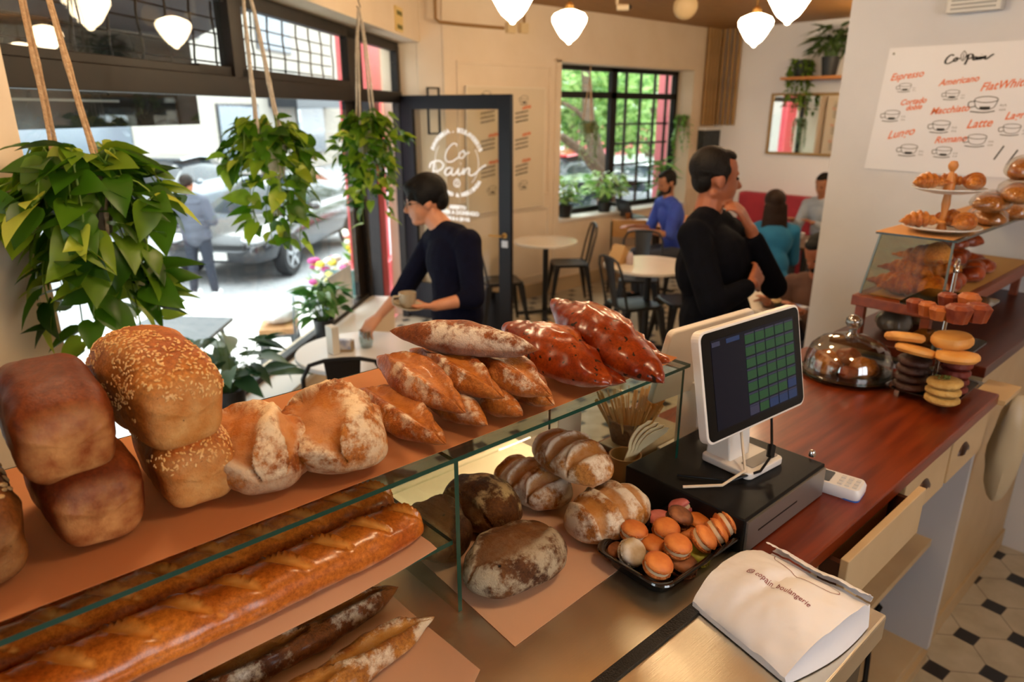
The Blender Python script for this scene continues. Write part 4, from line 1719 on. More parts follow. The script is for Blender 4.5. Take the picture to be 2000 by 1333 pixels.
me = bread_mesh(.180, .125, .088, 96, 72, secp=2.2, endp=2.3, flat=.6, seed=65, lump=.006, flour=(1, .8), scores=cuts)
o = loaf('nut_loaf', 'floury pale loaf with cross cuts on the right beside the macaron tray', me, m_nut)
lay_px(o, (1188, 1000), (1110, 1035), (1270, 960))
me = bread_mesh(.195, .120, .075, 96, 72, secp=2.2, endp=2.3, flat=.6, seed=66, lump=.006, flour=(1, .7), scores=cuts)
o = loaf('nut_loaf', 'floury pale loaf with cross cuts lying on top of the other two', me, m_nut)
lay_px(o, (1118, 886), (1040, 845), (1200, 930), dz=.078)
# ================================================================== TILL, TRAY, BAG AND SMALL COUNTER THINGS
white_pl = mat('white_plastic', 'd8d4cf', .35)
chrome = mat('chrome', 'd5d6d8', .12, 1.0)

# cash drawer
t = thing('cash_drawer', 'black cash drawer with a grey front under the till screen', 'cash drawer', (1.20, .69, CZ))
mb = MB(); mb.box(1.040, .524, CZ + .001, 1.360, .80, CZ + .074)
mb.build('case', black_mt, t, world=True, smooth=False, bevel=.003)
mb = MB(); mb.box(1.046, .519, CZ + .004, 1.354, .524, CZ + .068)
fr_ = mb.build('drawer_front', mat('grey_metal', '8e8a85', .35, .7), t, world=True, smooth=False)
mb = MB(); mb.box(1.085, .5185, CZ + .035, 1.235, .5192, CZ + .038)
mb.build('slot', black_mt, fr_, world=True, smooth=False)
k = onz(1586, 890, CZ + .075)
mb = MB(); mb.lathe([(.008, 0), (.008, .006), (.006, .012), (.001, .014)], (k.x, k.y, CZ + .074), 14)
mb.build('lock', chrome, t, world=True)

# till screen
az = R(-4)
e1 = Vector((math.cos(az), math.sin(az), 0))
bk = Vector((-math.sin(az), math.cos(az), 0))
tl = R(12)
ev = Vector((0, 0, 1)) * math.cos(tl) + bk * math.sin(tl)
en = e1.cross(ev)                       # towards the cashier
if en.dot(bk) > 0:
    en = -en
P0 = Vector((1.076, .632, 1.345))
SW, SH = .333, .214


def rrect(x0, y0, x1, y1, r, n=5):
    out = []
    for cx, cy, a0 in ((x1 - r, y0 + r, -90), (x1 - r, y1 - r, 0), (x0 + r, y1 - r, 90), (x0 + r, y0 + r, 180)):
        for k in range(n + 1):
            a = R(a0 + 90 * k / n)
            out.append((cx + r * math.cos(a), cy + r * math.sin(a)))
    return out


def scr(x, y, off=0.0):
    return P0 + e1 * x + ev * y + en * off


t = thing('till_screen', 'white framed black touch screen of the till showing rows of green buttons', 'screen', (1.23, .66, CZ + .074))
mb = MB(); mb.slab([scr(x, y, 0) for x, y in rrect(-.004, -.004, SW + .004, SH + .004, .018)], -en, .020)
mb.build('housing', white_pl, t, world=True, smooth=False, bevel=.002)
mb = MB(); mb.slab([scr(x, y, .001) for x, y in rrect(.001, .001, SW - .001, SH - .001, .015)], -en, .0012)
bz = mb.build('bezel', mat('screen_black', '030304', .12, spec=.25), t, world=True, smooth=False)
mb = MB(); mb.slab([scr(x, y, .0016) for x, y in rrect(.028, .018, SW - .022, SH - .018, .001, 1)], -en, .0004)
sc_ = mb.build('display', mat('display_navy', '04060f', .12, emit='10142a', es=.15, spec=.25), bz, world=True, smooth=False)
ui = {'green': mat('ui_green', '0e2e1c', .2, emit='1f6b3a', es=.12), 'blue': mat('ui_blue', '0c1c3a', .2, emit='1c4c86', es=.12), 'grey': mat('ui_grey', '22263a', .2, emit='3a4164', es=.12)}


def tile(name, x0, y0, x1, y1, c):
    mb = MB()
    mb.slab([scr(x, y, .0020) for x, y in ((x0, y0), (x1, y0), (x1, y1), (x0, y1))], -en, .0003)
    mb.build(name, ui[c], sc_, world=True, smooth=False, fix=False)


for r_ in range(7):
    for c_ in range(5):
        x0, y0 = .135 + c_ * .035, .022 + r_ * .0245
        blue = (r_ == 0 and c_ > 1) or (r_ == 1 and c_ == 4)
        tile('button', x0, y0, x0 + .031, y0 + .0175, 'grey' if (r_ == 0 and c_ < 1) else ('blue' if blue else 'green'))
        tile('button_label', x0, y0 + .0180, x0 + .031, y0 + .0215, 'grey')
tile('tab', .075, .183, .118, .192, 'blue')
tile('tab', .030, .183, .055, .192, 'grey')
mb = MB()
c0 = scr(SW * .5, .06, -.022)
bz0 = Vector((1.225, .665, CZ + .088))
mb.loft([[c0 + e1 * a * .045 + ev * b * .035 for a, b in ((-1, -1), (1, -1), (1, 1), (-1, 1))], [c0 - en * .035 - Vector((0, 0, .03)) + e1 * a * .040 + bk * b * .02 for a, b in ((-1, -1), (1, -1), (1, 1), (-1, 1))],
         [bz0 + e1 * a * .035 + bk * b * .03 + bk * .01 for a, b in ((-1, -1), (1, -1), (1, 1), (-1, 1))]])
mb.build('neck', white_pl, t, world=True, bevel=.003)
mb = MB()
bp_ = [Vector((1.235, .632, 0)) + e1 * x + bk * y for x, y in rrect(-.062, -.045, .062, .075, .012)]
mb.prism(bp_, CZ + .0745, CZ + .090)
ft = mb.build('foot', white_pl, t, world=True, smooth=False, bevel=.003)
mb = MB()
bp_ = [Vector((1.245, .612, 0)) + e1 * x + bk * y for x, y in rrect(-.046, -.014, .046, .014, .004)]
mb.prism(bp_, CZ + .090, CZ + .092)
mb.build('grey_pad', mat('grey_pad', '8b8782', .5), ft, world=True, smooth=False)

# customer-side screen seen from behind
t = thing('customer_screen', 'white back of the customer screen standing behind the till screen', 'screen', (1.42, .84, CZ + .074))
q0 = ony(1314, 652, .80)
ev2 = (Vector((0, 0, 1)) * math.cos(R(14)) - bk * math.sin(R(14)))
en2 = e1.cross(ev2)
mb = MB(); mb.slab([q0 + e1 * x - ev2 * y for x, y in rrect(0, 0, .30, .185, .014)], en2 if en2.dot(bk) > 0 else -en2, .016)
mb.build('housing', white_pl, t, world=True, smooth=False, bevel=.003)
mb = MB()
m0 = q0 + e1 * .15 - ev2 * .16 + bk * .01
mb.bar(m0, (m0.x, m0.y, CZ + .012), .06, .03)
mb.box(m0.x - .07, m0.y - .04, CZ + .001, m0.x + .07, m0.y + .06, CZ + .014)
mb.build('stand', white_pl, t, world=True, smooth=False, bevel=.003)

# cables
b0 = scr(.24, -.0, -.02)
pts = [b0, b0 + Vector((-.01, -.01, -.03)), (1.235, .60, CZ + .10), (1.19, .595, CZ + .085), (1.12, .63, CZ + .08), (1.065, .70, CZ + .079), (1.05, .78, CZ + .079)]
mb = MB(); mb.tube(pts[:2] + [(1.262, .598, CZ + .12), (1.243, .59, CZ + .102), (1.20, .585, CZ + .090), (1.14, .615, CZ + .0785), (1.08, .70, CZ + .0785)], .0028, 7)
t = thing('power_cable', 'thin black cable with a plug looping round the foot of the till screen', 'cable', (1.2, .6, CZ + .075))
mb.build('cord', black_mt, t, world=True)
mb = MB(); mb.tube([(1.262, .598, CZ + .122), (1.246, .591, CZ + .104)], [.008, .008], 8)
mb.build('plug', black_mt, t, world=True)
mb = MB(); mb.tube([scr(.13, 0, -.02), (1.185, .62, CZ + .13), (1.165, .60, CZ + .098), (1.11, .615, CZ + .080), (1.05, .665, CZ + .078)], .0030, 7)
tag(mb.build('usb_cable', mat('cable_white', 'c9b9a2', .5)), 'pale cable lying across the black cash drawer', 'cable')

# card reader
c0 = onz(1628, 940, CZ + .02)
t = thing('card_reader', 'small white card payment reader lying to the right of the cash drawer', 'card reader', (max(c0.x, 1.402), c0.y, CZ), R(8))
mb = MB(); mb.loft([[(x * k1, y * k1, z) for x, y in rrect(-.033, -.060, .033, .060, .012)] for k1, z in ((.94, .001), (1, .006), (1, .020), (.93, .027))])
mb.build('body', mat('reader_white', 'd9dade', .35), t)
mb = MB(); mb.prism(rrect(-.024, .004, .024, .050, .004), .0268, .0284)
mb.build('display', mat('reader_display', '3a3d40', .15), t, smooth=False)
mb = MB(); mb.loft([[(x, y, z) for x, y in rrect(-.032, -.059, .032, -.02, .012)] for z in (.0, .005)])
mb.build('blue_underside', mat('reader_blue', '2a5fb0', .4), t)
for i in range(3):
    for j in range(3):
        mb = MB(); mb.box(-.022 + i * .016, -.050 + j * .015, .0268, -.011 + i * .016, -.041 + j * .015, .029)
        mb.build('key', mat('reader_key', 'c4c6ca', .4), t, smooth=False)

# ---- black plastic tray with macarons
TC = Vector((.942, .612, CZ + .001))
t = thing('macaron_tray', 'shiny black plastic tray full of orange macarons on the steel counter', 'tray', TC, R(-1))


def tray_ring(hx_, hy_, z, r=.028):
    return [(x, y, z) for x, y in rrect(-hx_, -hy_, hx_, hy_, r, 6)]


mb = MB()
mb.loft([tray_ring(.104, .058, 0), tray_ring(.108, .062, .002), tray_ring(.117, .071, .030), tray_ring(.120, .074, .034), tray_ring(.126, .080, .034), tray_ring(.127, .081, .031),
         tray_ring(.126, .080, .0325), tray_ring(.119, .073, .0325), tray_ring(.115, .069, .029), tray_ring(.106, .060, .004), tray_ring(.100, .054, .0025)][::1])
mb.build('tray_shell', mat('tray_black', '070708', .12, coat=.6, spec=.6), t, angle=50)
MAC = {}


def macaron_proto(key, c, dark, fill='cdb48f'):
    ms, mf, mc = mat('mac_' + key, c, .55, c2=dark, ns=30, bump=.1, bs=160), mat('mac_foot_' + key, dark, .8, c2=c, ns=120, bump=.9, bs=260), mat('mac_fill_' + fill, fill, .6)
    rr = .0245
    cap = [(.0001, .0095), (.010, .0092), (.017, .0078), (.0215, .0052), (.0240, .0022), (.0243, .0)]
    meshes = []
    for sgn in (1, -1):
        mb = MB()
        mb.lathe([(r, sgn * (z + .0075)) for r, z in cap] + [(.02, sgn * .0065), (.0001, sgn * .0065)], (0, 0, 0), 28)
        o = mb.build('shell', ms, None, origin=1); meshes.append(('shell', o.data)); bpy.data.objects.remove(o)
        mb = MB()
        rnd = random.Random(sgn + 5)
        mb.lathe([(.0245, sgn * .0078), (.0256, sgn * .0060), (.0248, sgn * .0042), (.020, sgn * .0038), (.020, sgn * .007)], (0, 0, 0), 40, wob=lambda k_, z_: 1 + .018 * math.sin(k_ * 2 * PI * 17) + .015 * math.sin(k_ * 2 * PI * 9 + 1))
        o = mb.build('foot', mf, None, origin=1); meshes.append(('foot', o.data)); bpy.data.objects.remove(o)
    mb = MB(); mb.lathe([(.0001, -.0042), (.0222, -.0042), (.0232, 0), (.0222, .0042), (.0001, .0042)], (0, 0, 0), 28)
    o = mb.build('filling', mc, None, origin=1); meshes.append(('filling', o.data)); bpy.data.objects.remove(o)
    return meshes


PROTO = {'orange': macaron_proto('orange', 'd9853c', 'b8581c'), 'pink': macaron_proto('pink', 'd9807a', 'b55a52'), 'brown': macaron_proto('brown', '9a5f38', '4a2412', '3a1c10'),
         'white': macaron_proto('white', 'd8cfc0', 'b59a6c'), 'green': macaron_proto('green', 'a8a83a', '7d7d28')}


def macaron(kind, x, y, z, tx=0, ty=0, label='', s=1.0):
    p = onz(x, y, CZ + z)
    o = thing('macaron', label, 'macaron', p)
    o.rotation_euler = (R(tx), R(ty), 0)
    o.scale = (s, s, s)
    for nm, me in PROTO[kind]:
        c = bpy.data.objects.new(nm, me)
        COL.objects.link(c)
        c.parent = o
    return o


lo, hi = .020, .044
macaron('orange', 1238, 1040, hi, 8, 6, 'orange macaron at the far left of the tray, above the white one')
macaron('orange', 1301, 1036, hi, 14, -4, 'orange macaron in the middle of the tray, directly left of the dark brown-topped one')
macaron('orange', 1323, 1068, hi + .004, 12, 2, 'orange macaron in the centre of the tray with a pale filling facing forward')
macaron('orange', 1285, 1105, hi, 16, 4, 'orange macaron nearest the front corner of the tray')
macaron('orange', 1374, 1053, hi + .004, 34, 26, 'large-looking orange macaron leaning to the right beside the green one')
macaron('orange', 1398, 1040, hi, 30, 52, 'orange macaron leaning steeply, second from the right end of the tray')
macaron('orange', 1416, 1024, hi + .002, 26, 62, 'orange macaron standing on edge at the far right end of the tray')
macaron('pink', 1331, 990, hi - .004, -32, -10, 'pink macaron at the back corner of the tray')
macaron('brown', 1327, 1012, hi + .006, 20, 10, 'brown macaron with dark filling resting against the pink one')
macaron('orange', 1362, 1024, lo + .012, 10, 10, 'orange macaron half hidden behind the leaning ones, right of the brown one')
macaron('orange', 1340, 1043, lo, 0, 0, 'orange macaron at the bottom of the tray, seen between two upper ones')
macaron('orange', 1275, 1068, lo + .006, 6, 4, 'orange macaron lying low, right of the white one')
macaron('white', 1234, 1080, lo + .012, 48, -16, 'white speckled macaron standing on edge at the left of the tray')
macaron('brown', 1203, 1080, lo - .006, 0, 0, 'brown macaron in the left corner of the tray behind the white one', .9)
macaron('brown', 1334, 1106, lo - .004, 6, 0, 'brown macaron at the bottom in the front right of the tray')
macaron('green', 1362, 1086, lo - .006, 10, 0, 'green macaron low in the tray under the leaning orange one', .95)
macaron('pink', 1288, 1018, lo, 0, 0, 'pink macaron low in the tray, only its edge showing at the back')
macaron('brown', 1296, 1064, lo - .006, 0, 0, 'brown macaron buried at the bottom in the middle of the tray', .9)

# ---- white paper bag
BT = Vector((.852, .502)); BB = Vector((.813, .322)); BR_ = Vector((1.020, .292)); BL_ = Vector((1.030, .462))


def bag_h(u, v):
    """thickness of the bag; u from its bottom fold to the rolled top, v from the far to the near side"""
    h = .012 + .046 * (math.sin(PI * min(1, u * 1.05)) ** .7) * (.75 + .25 * math.sin(PI * v)) + .030 * u
    h += .004 * noise.noise(Vector((u * 5, v * 5, 1.3))) + .002 * noise.noise(Vector((u * 14, v * 14, 3)))
    h -= .010 * math.exp(-((v - .35 - .2 * u) / .05) ** 2) * math.sin(PI * u) * .6
    return h


def bag_xy(u, v):
    a, b = BT.lerp(BL_, u), BB.lerp(BR_, u)
    bul = .010 * math.sin(PI * u)
    p = a.lerp(b, v)
    return Vector((p.x, p.y + bul * (1 - 2 * v)))


def bag_top(u, v, off=0.0):
    p = bag_xy(u, v)
    return Vector((p.x, p.y, CZ + .001 + bag_h(u, v) + off))


t = thing('paper_bag', 'white paper bakery bag with red printing lying on the steel ledge', 'paper bag', (.93, .39, CZ))
mb = MB()
rings = []
NU, NV = 40, 26
for i in range(NU + 1):
    u = i / NU
    r = []
    for j in range(NV + 1):
        r.append(bag_top(u, j / NV))
    h = bag_h(u, 1)
    pe = bag_xy(u, 1)
    ins = .012 * math.sin(PI * u)
    for k_ in (.75, .5, .25):
        w_ = math.sin(PI * k_) * ins
        r.append(Vector((pe.x, pe.y + w_ - .004 * (1 - k_), CZ + .002 + h * k_)))
    for j in range(NV, -1, -1):
        p = bag_xy(u, j / NV)
        r.append(Vector((p.x, p.y - (.004 if j == NV else 0), CZ + .0015)))
    h = bag_h(u, 0)
    pe = bag_xy(u, 0)
    for k_ in (.25, .5, .75):
        w_ = math.sin(PI * k_) * ins
        r.append(Vector((pe.x, pe.y - w_, CZ + .002 + h * k_)))
    rings.append(r)
mb.loft(rings)
bagm = mat('bag_paper', 'dcdbde', .6, bump=.6, bs=9)
body = mb.build('bag_body', bagm, t, world=True, angle=30)
mb = MB()


def flap(u, v):
    p = bag_top(1.0, v)
    d = (bag_top(.8, v) - p); d.z = 0; d.normalize()
    a = u * 1.0
    tear = .004 * noise.noise(Vector((v * 22, 0, 5))) + .0025 * noise.noise(Vector((v * 60, 0, 5)))
    if a < .35:
        th = PI * a / .35
        return p + Vector((0, 0, .004)) + Vector((0, 0, 1)) * (.009 * (1 - math.cos(th)) / 2) - d * (.008 * math.sin(th))
    s_ = (a - .35) / .65
    return p + Vector((0, 0, .015 + .022 * s_ - .010 * s_ * s_)) + d * (s_ * (.029 + tear * (1 if s_ > .9 else 0) + .006 * math.sin(v * 3)) - .012 * s_)


mb.sheet(flap, 20, 60, .0008)
mb.build('rolled_top', bagm, t, world=True, angle=50)
ink = mat('maroon_ink', '7a2430', .6)


def bag_uv(x, y):
    """world x,y -> u,v on the bag (Newton-free: linear frame is enough)"""
    u = (x - (BT.x + BB.x) / 2) / ((BL_.x + BR_.x) / 2 - (BT.x + BB.x) / 2)
    for _ in range(3):
        a, b = BT.lerp(BL_, u), BB.lerp(BR_, u)
        v = (y - a.y) / (b.y - a.y)
        u += (x - a.lerp(b, v).x) / .19
    return u, v


def bag_print(o, d, up):
    def f(x, y):
        p = o + d * x + up * y
        u, v = bag_uv(p.x, p.y)
        q = bag_top(u, v, .0007)
        return q
    return f


o1, o2 = onz(1462, 1134, CZ + .052), onz(1568, 1202, CZ + .050)
d_ = Vector((o2.x - o1.x, o2.y - o1.y)); Lt = d_.length; d_.normalize()
up_ = Vector((-d_.y, d_.x))
if up_.x < 0:
    up_ = -up_
fb = bag_print(Vector((o1.x, o1.y)), d_, up_)
mb = MB()
me = text_mesh('copain_boulangerie', .0125, bold=.0, space=1.05)
wd = max(v.co.x for v in me.vertices)
kx = (Lt - .012) / wd
mb.mesh(me, lambda p: fb(.013 + p.x * kx, p.y * 1.15))
ic = [(x, y) for x, y in rrect(0, -.001, .0085, .0095, .0025, 4)]
stroke(mb, fb, ic + [ic[0]], .0011)
stroke(mb, fb, [(.00425 + .0021 * math.cos(a * PI / 6), .00425 + .0021 * math.sin(a * PI / 6)) for a in range(13)], .0009)
mb.build('printed_handle_text', ink, body, world=True, smooth=False, fix=False)
ol, orr = onz(1502, 1103, CZ + .058), onz(1640, 1160, CZ + .056)
fc = Vector((ol.x, ol.y)).lerp(Vector((orr.x, orr.y)), .5)
fl_ = bag_print(fc, d_, up_)
mb = MB()
hl = (Vector((ol.x, ol.y)) - Vector((orr.x, orr.y))).length / 2
stroke(mb, fl_, [(-hl, .010), (-hl * .8, .020), (0, .016), (hl * .7, .012), (hl, .002), (hl * .85, -.012), (hl * .3, -.019), (-hl * .3, -.016), (-hl * .8, -.006), (-hl, .010)], .0011, 6)
for st in CO + PAIN:
    stroke(mb, lambda x, y: fl_((x - .5) * hl * 1.5 + (.0), (y - .5) * .024), [(x * (.55 if st in CO else .55) + (.0 if st in CO else .45), y - (.28 if st in CO else -.12)) for x, y in st], .0013, 4)
mb.build('printed_logo', mat('red_brown_ink', '8a4434', .6), body, world=True, smooth=False, fix=False)

# ---- stirrers in a basket, wooden forks in a paper cup, cards behind the glass
bc = Vector((1.235, .945, CZ + .001))
t = thing('stirrer_basket', 'dark woven basket packed with wooden stirrers behind the glass display', 'basket', bc)
mb = MB(); mb.lathe([(.001, .002), (.040, .002), (.052, .06), (.055, .075), (.050, .075), (.038, .008), (.001, .008)], (0, 0, 0), 24, wob=lambda k_, z_: 1 + .02 * math.sin(k_ * 2 * PI * 12 + z_ * 400))
mb.build('basket', mat('wicker', '4a2d14', .8, c2='6b431e', ns=60, bump=.6, bs=90), t)
stm = mat('birch', 'c08d4c', .6, c2='d0a362', ns=12)
rnd = random.Random(4)
for i in range(70):
    a = rnd.random() * 2 * PI
    r0, r1 = .034 * math.sqrt(rnd.random()), 0
    dirx, diry = math.cos(a), math.sin(a)
    b0 = Vector((dirx * r0 * .8, diry * r0 * .8, .012)); b1 = Vector((dirx * r0 * 2.6, diry * r0 * 2.6, .128 + rnd.uniform(-.012, .008)))
    s_ = MB(); s_.bar(bc + b0, bc + b1, .0055, .0016, up=Vector((math.cos(a + 1), math.sin(a + 1), .1)))
    o = s_.build('stirrer', stm, smooth=False)
    tag(o, 'thin flat wooden coffee stirrer standing packed in the dark basket behind the display glass', 'stirrer', 'wooden stirrers in the basket')
fc0 = Vector((1.100, .848, CZ + .001))
t = thing('paper_cup', 'brown cup holding pale wooden forks behind the end of the bread shelf', 'cup', fc0)
mb = MB(); mb.lathe([(.001, .001), (.030, .001), (.036, .06), (.033, .06), (.028, .004), (.001, .004)], (0, 0, 0), 24)
mb.build('cup', mat('kraft_cup', '8a6a3c', .7), t)
pale = mat('pale_wood', 'd9c9a0', .55, c2='cdb98a', ns=10)
for i in range(4):
    mb = MB()
    base = fc0 + Vector((-.020 + i * .006, -.006 + .003 * i, .015))
    dirv = Vector((.10 + .02 * i, -.36 - .10 * i, 1.0)).normalized()
    sd = dirv.cross(Vector((.2, 1, 0))).normalized()
    nn = sd.cross(dirv).normalized()
    Lf = .160 + .002 * i

    def fk(u, v, i=i, base=base, dirv=dirv, sd=sd, nn=nn, Lf=Lf):
        w_ = .007 + .013 * max(0, math.sin(PI * max(0, (u - .45) / .62))) ** .8 if u > .45 else .007
        if u > .92:
            w_ *= .55
        return base + dirv * (u * Lf) + sd * ((v - .5) * 2 * w_) + nn * (.010 * math.sin(PI * u) * 1.2 - .004)
    mb.sheet(fk, 18, 4, .0016)
    tag(mb.build('wooden_fork', pale, angle=50), 'pale wooden fork leaning in the brown cup beside its fellows', 'fork', 'wooden forks in the cup')
mb = MB(); mb.box(1.060, 1.015, CZ + .002, 1.138, 1.019, CZ + .105)
tag(mb.build('price_card', mat('card_beige', 'b9a98a', .6), smooth=False, bevel=.001), 'beige card standing behind the floury loaves inside the glass display', 'card')
c0 = onz(1318, 832, CZ + .03)
mb = MB(); mb.slab([Vector((1.30, .985, CZ + .004)) + Vector((1, 0, 0)) * x + Vector((0, .25, 1)).normalized() * y for x, y in rrect(0, 0, .115, .062, .010)], (0, 1, 0), .004)
tag(mb.build('menu_holder', mat('lavender_white', 'b9a6b4', .4), smooth=False), 'pale lavender rounded card standing on the counter behind the till', 'card')
mb = MB(); mb.box(1.17, .875, CZ + .0005, 1.40, .985, CZ + .016)
tag(mb.build('closed_laptop', mat('beige_shell', '8f8066', .45), smooth=False, bevel=.004), 'flat beige tray lying on the counter between the till and the forks', 'tray')
# ================================================================== DOME, CAKE STAND, SECOND DISPLAY CASE
lead_glass = glassmat('dome_glass', 'e6e3dc', .13)
rim_glass = glassmat('thick_glass', 'c9d8cf', .12)
m_cro = breadmat('crust_croissant', '9a4f18', 'cf8a3e', 'c98d4a', 0, ns=16, rough=.35, coat=.25, bump=.35, bs=40)
m_crod = breadmat('crust_croissant_red', '6e240c', 'a0481a', '9a5020', 0, ns=16, rough=.35, coat=.35, bump=.35, bs=40)
m_van = breadmat('cake_gold', 'b5702e', 'dca050', 'd8a050', 0, ns=10, rough=.5, bump=.2, bs=40)


def croissant_mesh(L=.13, Rr=.030, curve=.035, seed=0, ridges_=7):
    def prof(t):
        k = abs(t)
        return max(.12, (1 - k ** 1.5)) * (1 + .13 * math.cos(t * ridges_ * PI)) if k < 1 else .1
    me = bread_mesh(L, Rr * 2, Rr * 1.7, 60, 24, secp=2.0, prof=prof, flat=.7, bend=curve, seed=seed, lump=.002, flour=(0, 0), pale_bottom=.3)
    return me


CM = [croissant_mesh(seed=s) for s in (71, 72)]


def croissant(loc, rz, label, m, s=1.0, rx=0, ry=0, i=0):
    o = obj('croissant', CM[i].copy(), m)
    place(o, loc, rz, rx, ry)
    o.scale = (s, s, s)
    return tag(o, label, 'croissant')


# glass dome with pastries
DC = onz(1652, 733, CZ)
t = thing('cake_dome', 'clear glass dome with a round knob covering pastries on the wooden counter', 'glass dome', (DC.x, DC.y, CZ + .001))
mb = MB()
dome = [(.128, .012), (.127, .030), (.122, .060), (.110, .090), (.085, .113), (.050, .126), (.020, .131), (.001, .133)]
inner = [(max(.0005, r - .003), z - .003) for r, z in dome[:7]] + [(.0005, .127)]
mb.lathe(dome, (0, 0, 0), 40)
mb.build('cover', lead_glass, t)
mb = MB(); mb.lathe([(.001, .130), (.020, .131), (.012, .138), (.011, .148), (.018, .156), (.025, .168), (.023, .182), (.012, .192), (.001, .194)], (0, 0, 0), 20)
mb.build('knob', glassmat('knob_glass', 'c2c2bc', .30, .05), t)
mb = MB(); mb.lathe([(.128, .010), (.132, .012), (.132, .016), (.128, .018), (.126, .014)], (0, 0, 0), 40)
mb.build('rim', rim_glass, t)
mb = MB(); mb.lathe([(.001, .0), (.10, .0), (.135, .006), (.137, .010), (.12, .009), (.001, .006)], (0, 0, 0), 40)
mb.build('plate', rim_glass, t)
for i, (dx, dy, s) in enumerate(((-.045, .035, 1.0), (.045, .02, 1.1), (.0, -.05, 1.0), (-.06, -.03, .8), (.02, .07, .9))):
    me = bread_mesh(.085 * s, .078 * s, .055 * s, 40, 30, secp=2.1, endp=2.2, flat=.6, seed=80 + i, lump=.010, flour=(0, 0))
    o = obj('bun', me, m_crod if i % 2 else m_cro)
    place(o, (DC.x + dx, DC.y + dy, CZ + .012), i)
    tag(o, ['glazed bun under the glass dome, at the back left', 'dark glazed bun under the glass dome, at the right', 'glazed bun under the glass dome, at the front', 'small dark bun under the glass dome, at the front left', 'glazed bun under the glass dome, at the back right'][i], 'bun')

# three-tier stand
SCn = onz(1818, 768, CZ)
t = thing('tiered_stand', 'three-tier glass cake stand on a steel rod, on the wooden counter right of the dome', 'cake stand', (SCn.x, SCn.y, CZ + .001))
ZT = (.022, .150, .272)
HT = (.115, .112, .120)
for z_, h_ in zip(ZT, HT):
    mb = MB(); mb.prism(rrect(-h_, -h_ * .78, h_, h_ * .78, .02), z_, z_ + .005)
    mb.build('tier', glassmat('smoked_glass', '5c625e', .10) if z_ > .1 else mat('tier_black', '0b0b0c', .1, coat=.5), t, smooth=False)
mb = MB(); mb.tube([(0, 0, 0), (0, 0, .36)], .0055, 10); mb.ell((0, 0, .362), (.008, .008, .008))
mb.build('rod', chrome, t)
mb = MB(); mb.tube([(.018 * math.cos(a), 0, .375 + .018 * math.sin(a)) for a in np.linspace(0, 2 * PI, 20)[:-1]], .003, 6, loop=True)
mb.build('ring_handle', chrome, t)
mb = MB()
for sx in (-1, 1):
    for sy in (-1, 1):
        mb.box(sx * .085 - .006, sy * .062 - .006, 0, sx * .085 + .006, sy * .062 + .006, .022)
mb.build('feet', chrome, t)


def disc(name, label, cat_, c, r, h, m, seed, tx=0, ty=0, top=.75):
    mb = MB()
    mb.lathe([(.0005, 0), (r * .85, .0), (r, h * .30), (r, h * .6), (r * .9, h * .85), (r * .6, h * .98), (.0005, h)], (0, 0, 0), 26, wob=lambda k_, z_: 1 + .02 * math.sin(k_ * 2 * PI * 5 + seed))
    o = mb.build(name, m, origin=1)
    place(o, c, seed, R(tx), R(ty))
    return tag(o, label, cat_)


sx, sy, szz = SCn.x, SCn.y, CZ + .001


def tier_pos(x, y, tier, dz=0):
    z = szz + ZT[tier] + .006 + dz
    return onz(x, y, z)


g1 = mat('flat_cake', 'c8873c', .5, c2='dba355', ns=12, bump=.2, bs=60)
g2 = mat('oat_cookie', 'a88442', .7, c2='c09c58', ns=30, bump=.6, bs=90)
g3 = mat('dark_cookie', '2c140a', .6, c2='43200f', ns=20, bump=.6, bs=90)
g4 = mat('red_cookie', '5a150c', .6, c2='6e2010', ns=20, bump=.5, bs=90)
q1 = tier_pos(1785, 692, 1); q2 = tier_pos(1868, 706, 1)
disc('flat_cake', 'golden flat round cake on the middle tier left of the rod, leaning in front', 'cake', q1, .050, .024, g1, 1, 14, 6)
disc('flat_cake', 'golden flat round cake on the middle tier left of the rod, propped up behind', 'cake', (q1.x + .02, q1.y + .035, q1.z + .022), .050, .026, g1, 2, 18, 0)
disc('flat_cake', 'golden flat cake on the middle tier right of the rod, the lower one', 'cake', q2, .052, .026, g1, 3, 6, -4)
disc('flat_cake', 'golden flat cake on the middle tier right of the rod, the upper one behind', 'cake', (q2.x + .045, q2.y + .03, q2.z + .026), .050, .034, g1, 4, 6, 0)
q1 = tier_pos(1838, 785, 0); q2 = tier_pos(1775, 758, 0); q3 = tier_pos(1880, 770, 0)
for k_ in range(3):
    disc('oat_cookie', ['lowest', 'middle', 'top'][k_] + ' pale cookie of the stack at the front of the bottom tier', 'cookie', (q1.x, q1.y, q1.z + k_ * .023), .043, .021, g2, k_ + 1, 2 * k_, k_)
mb = MB(); rnd = random.Random(8)
for i in range(14):
    mb.ell((q1.x + rnd.gauss(0, .010), q1.y + rnd.gauss(0, .010), q1.z + .069 + rnd.random() * .003), (.005, .003, .002))
tag(mb.build('pistachio_crumbs', mat('pistachio', '5f6a2c', .6)), 'green chopped nuts on the top pale cookie', 'nuts', kind='stuff')
for k_ in range(4):
    disc('chocolate_cookie', ['lowest', 'second', 'third', 'top'][k_] + ' dark chocolate cookie of the stack at the left of the bottom tier', 'cookie', (q2.x + .002 * k_, q2.y, q2.z + k_ * .024), .044, .022, g3, k_ + 5)
for k_ in range(4):
    disc('red_cookie', ['lowest', 'second', 'third', 'top'][k_] + ' dark red cookie of the stack at the right of the bottom tier', 'cookie', (q3.x, q3.y + .03, q3.z + k_ * .024), .040, .022, g4, k_ + 9)
mfn = mat('muffin_red', '6a2410', .5, c2='95451a', ns=20, bump=.3, bs=60)
mfo = mat('muffin_gold', '9a4c18', .5, c2='b5662a', ns=20, bump=.3, bs=60)
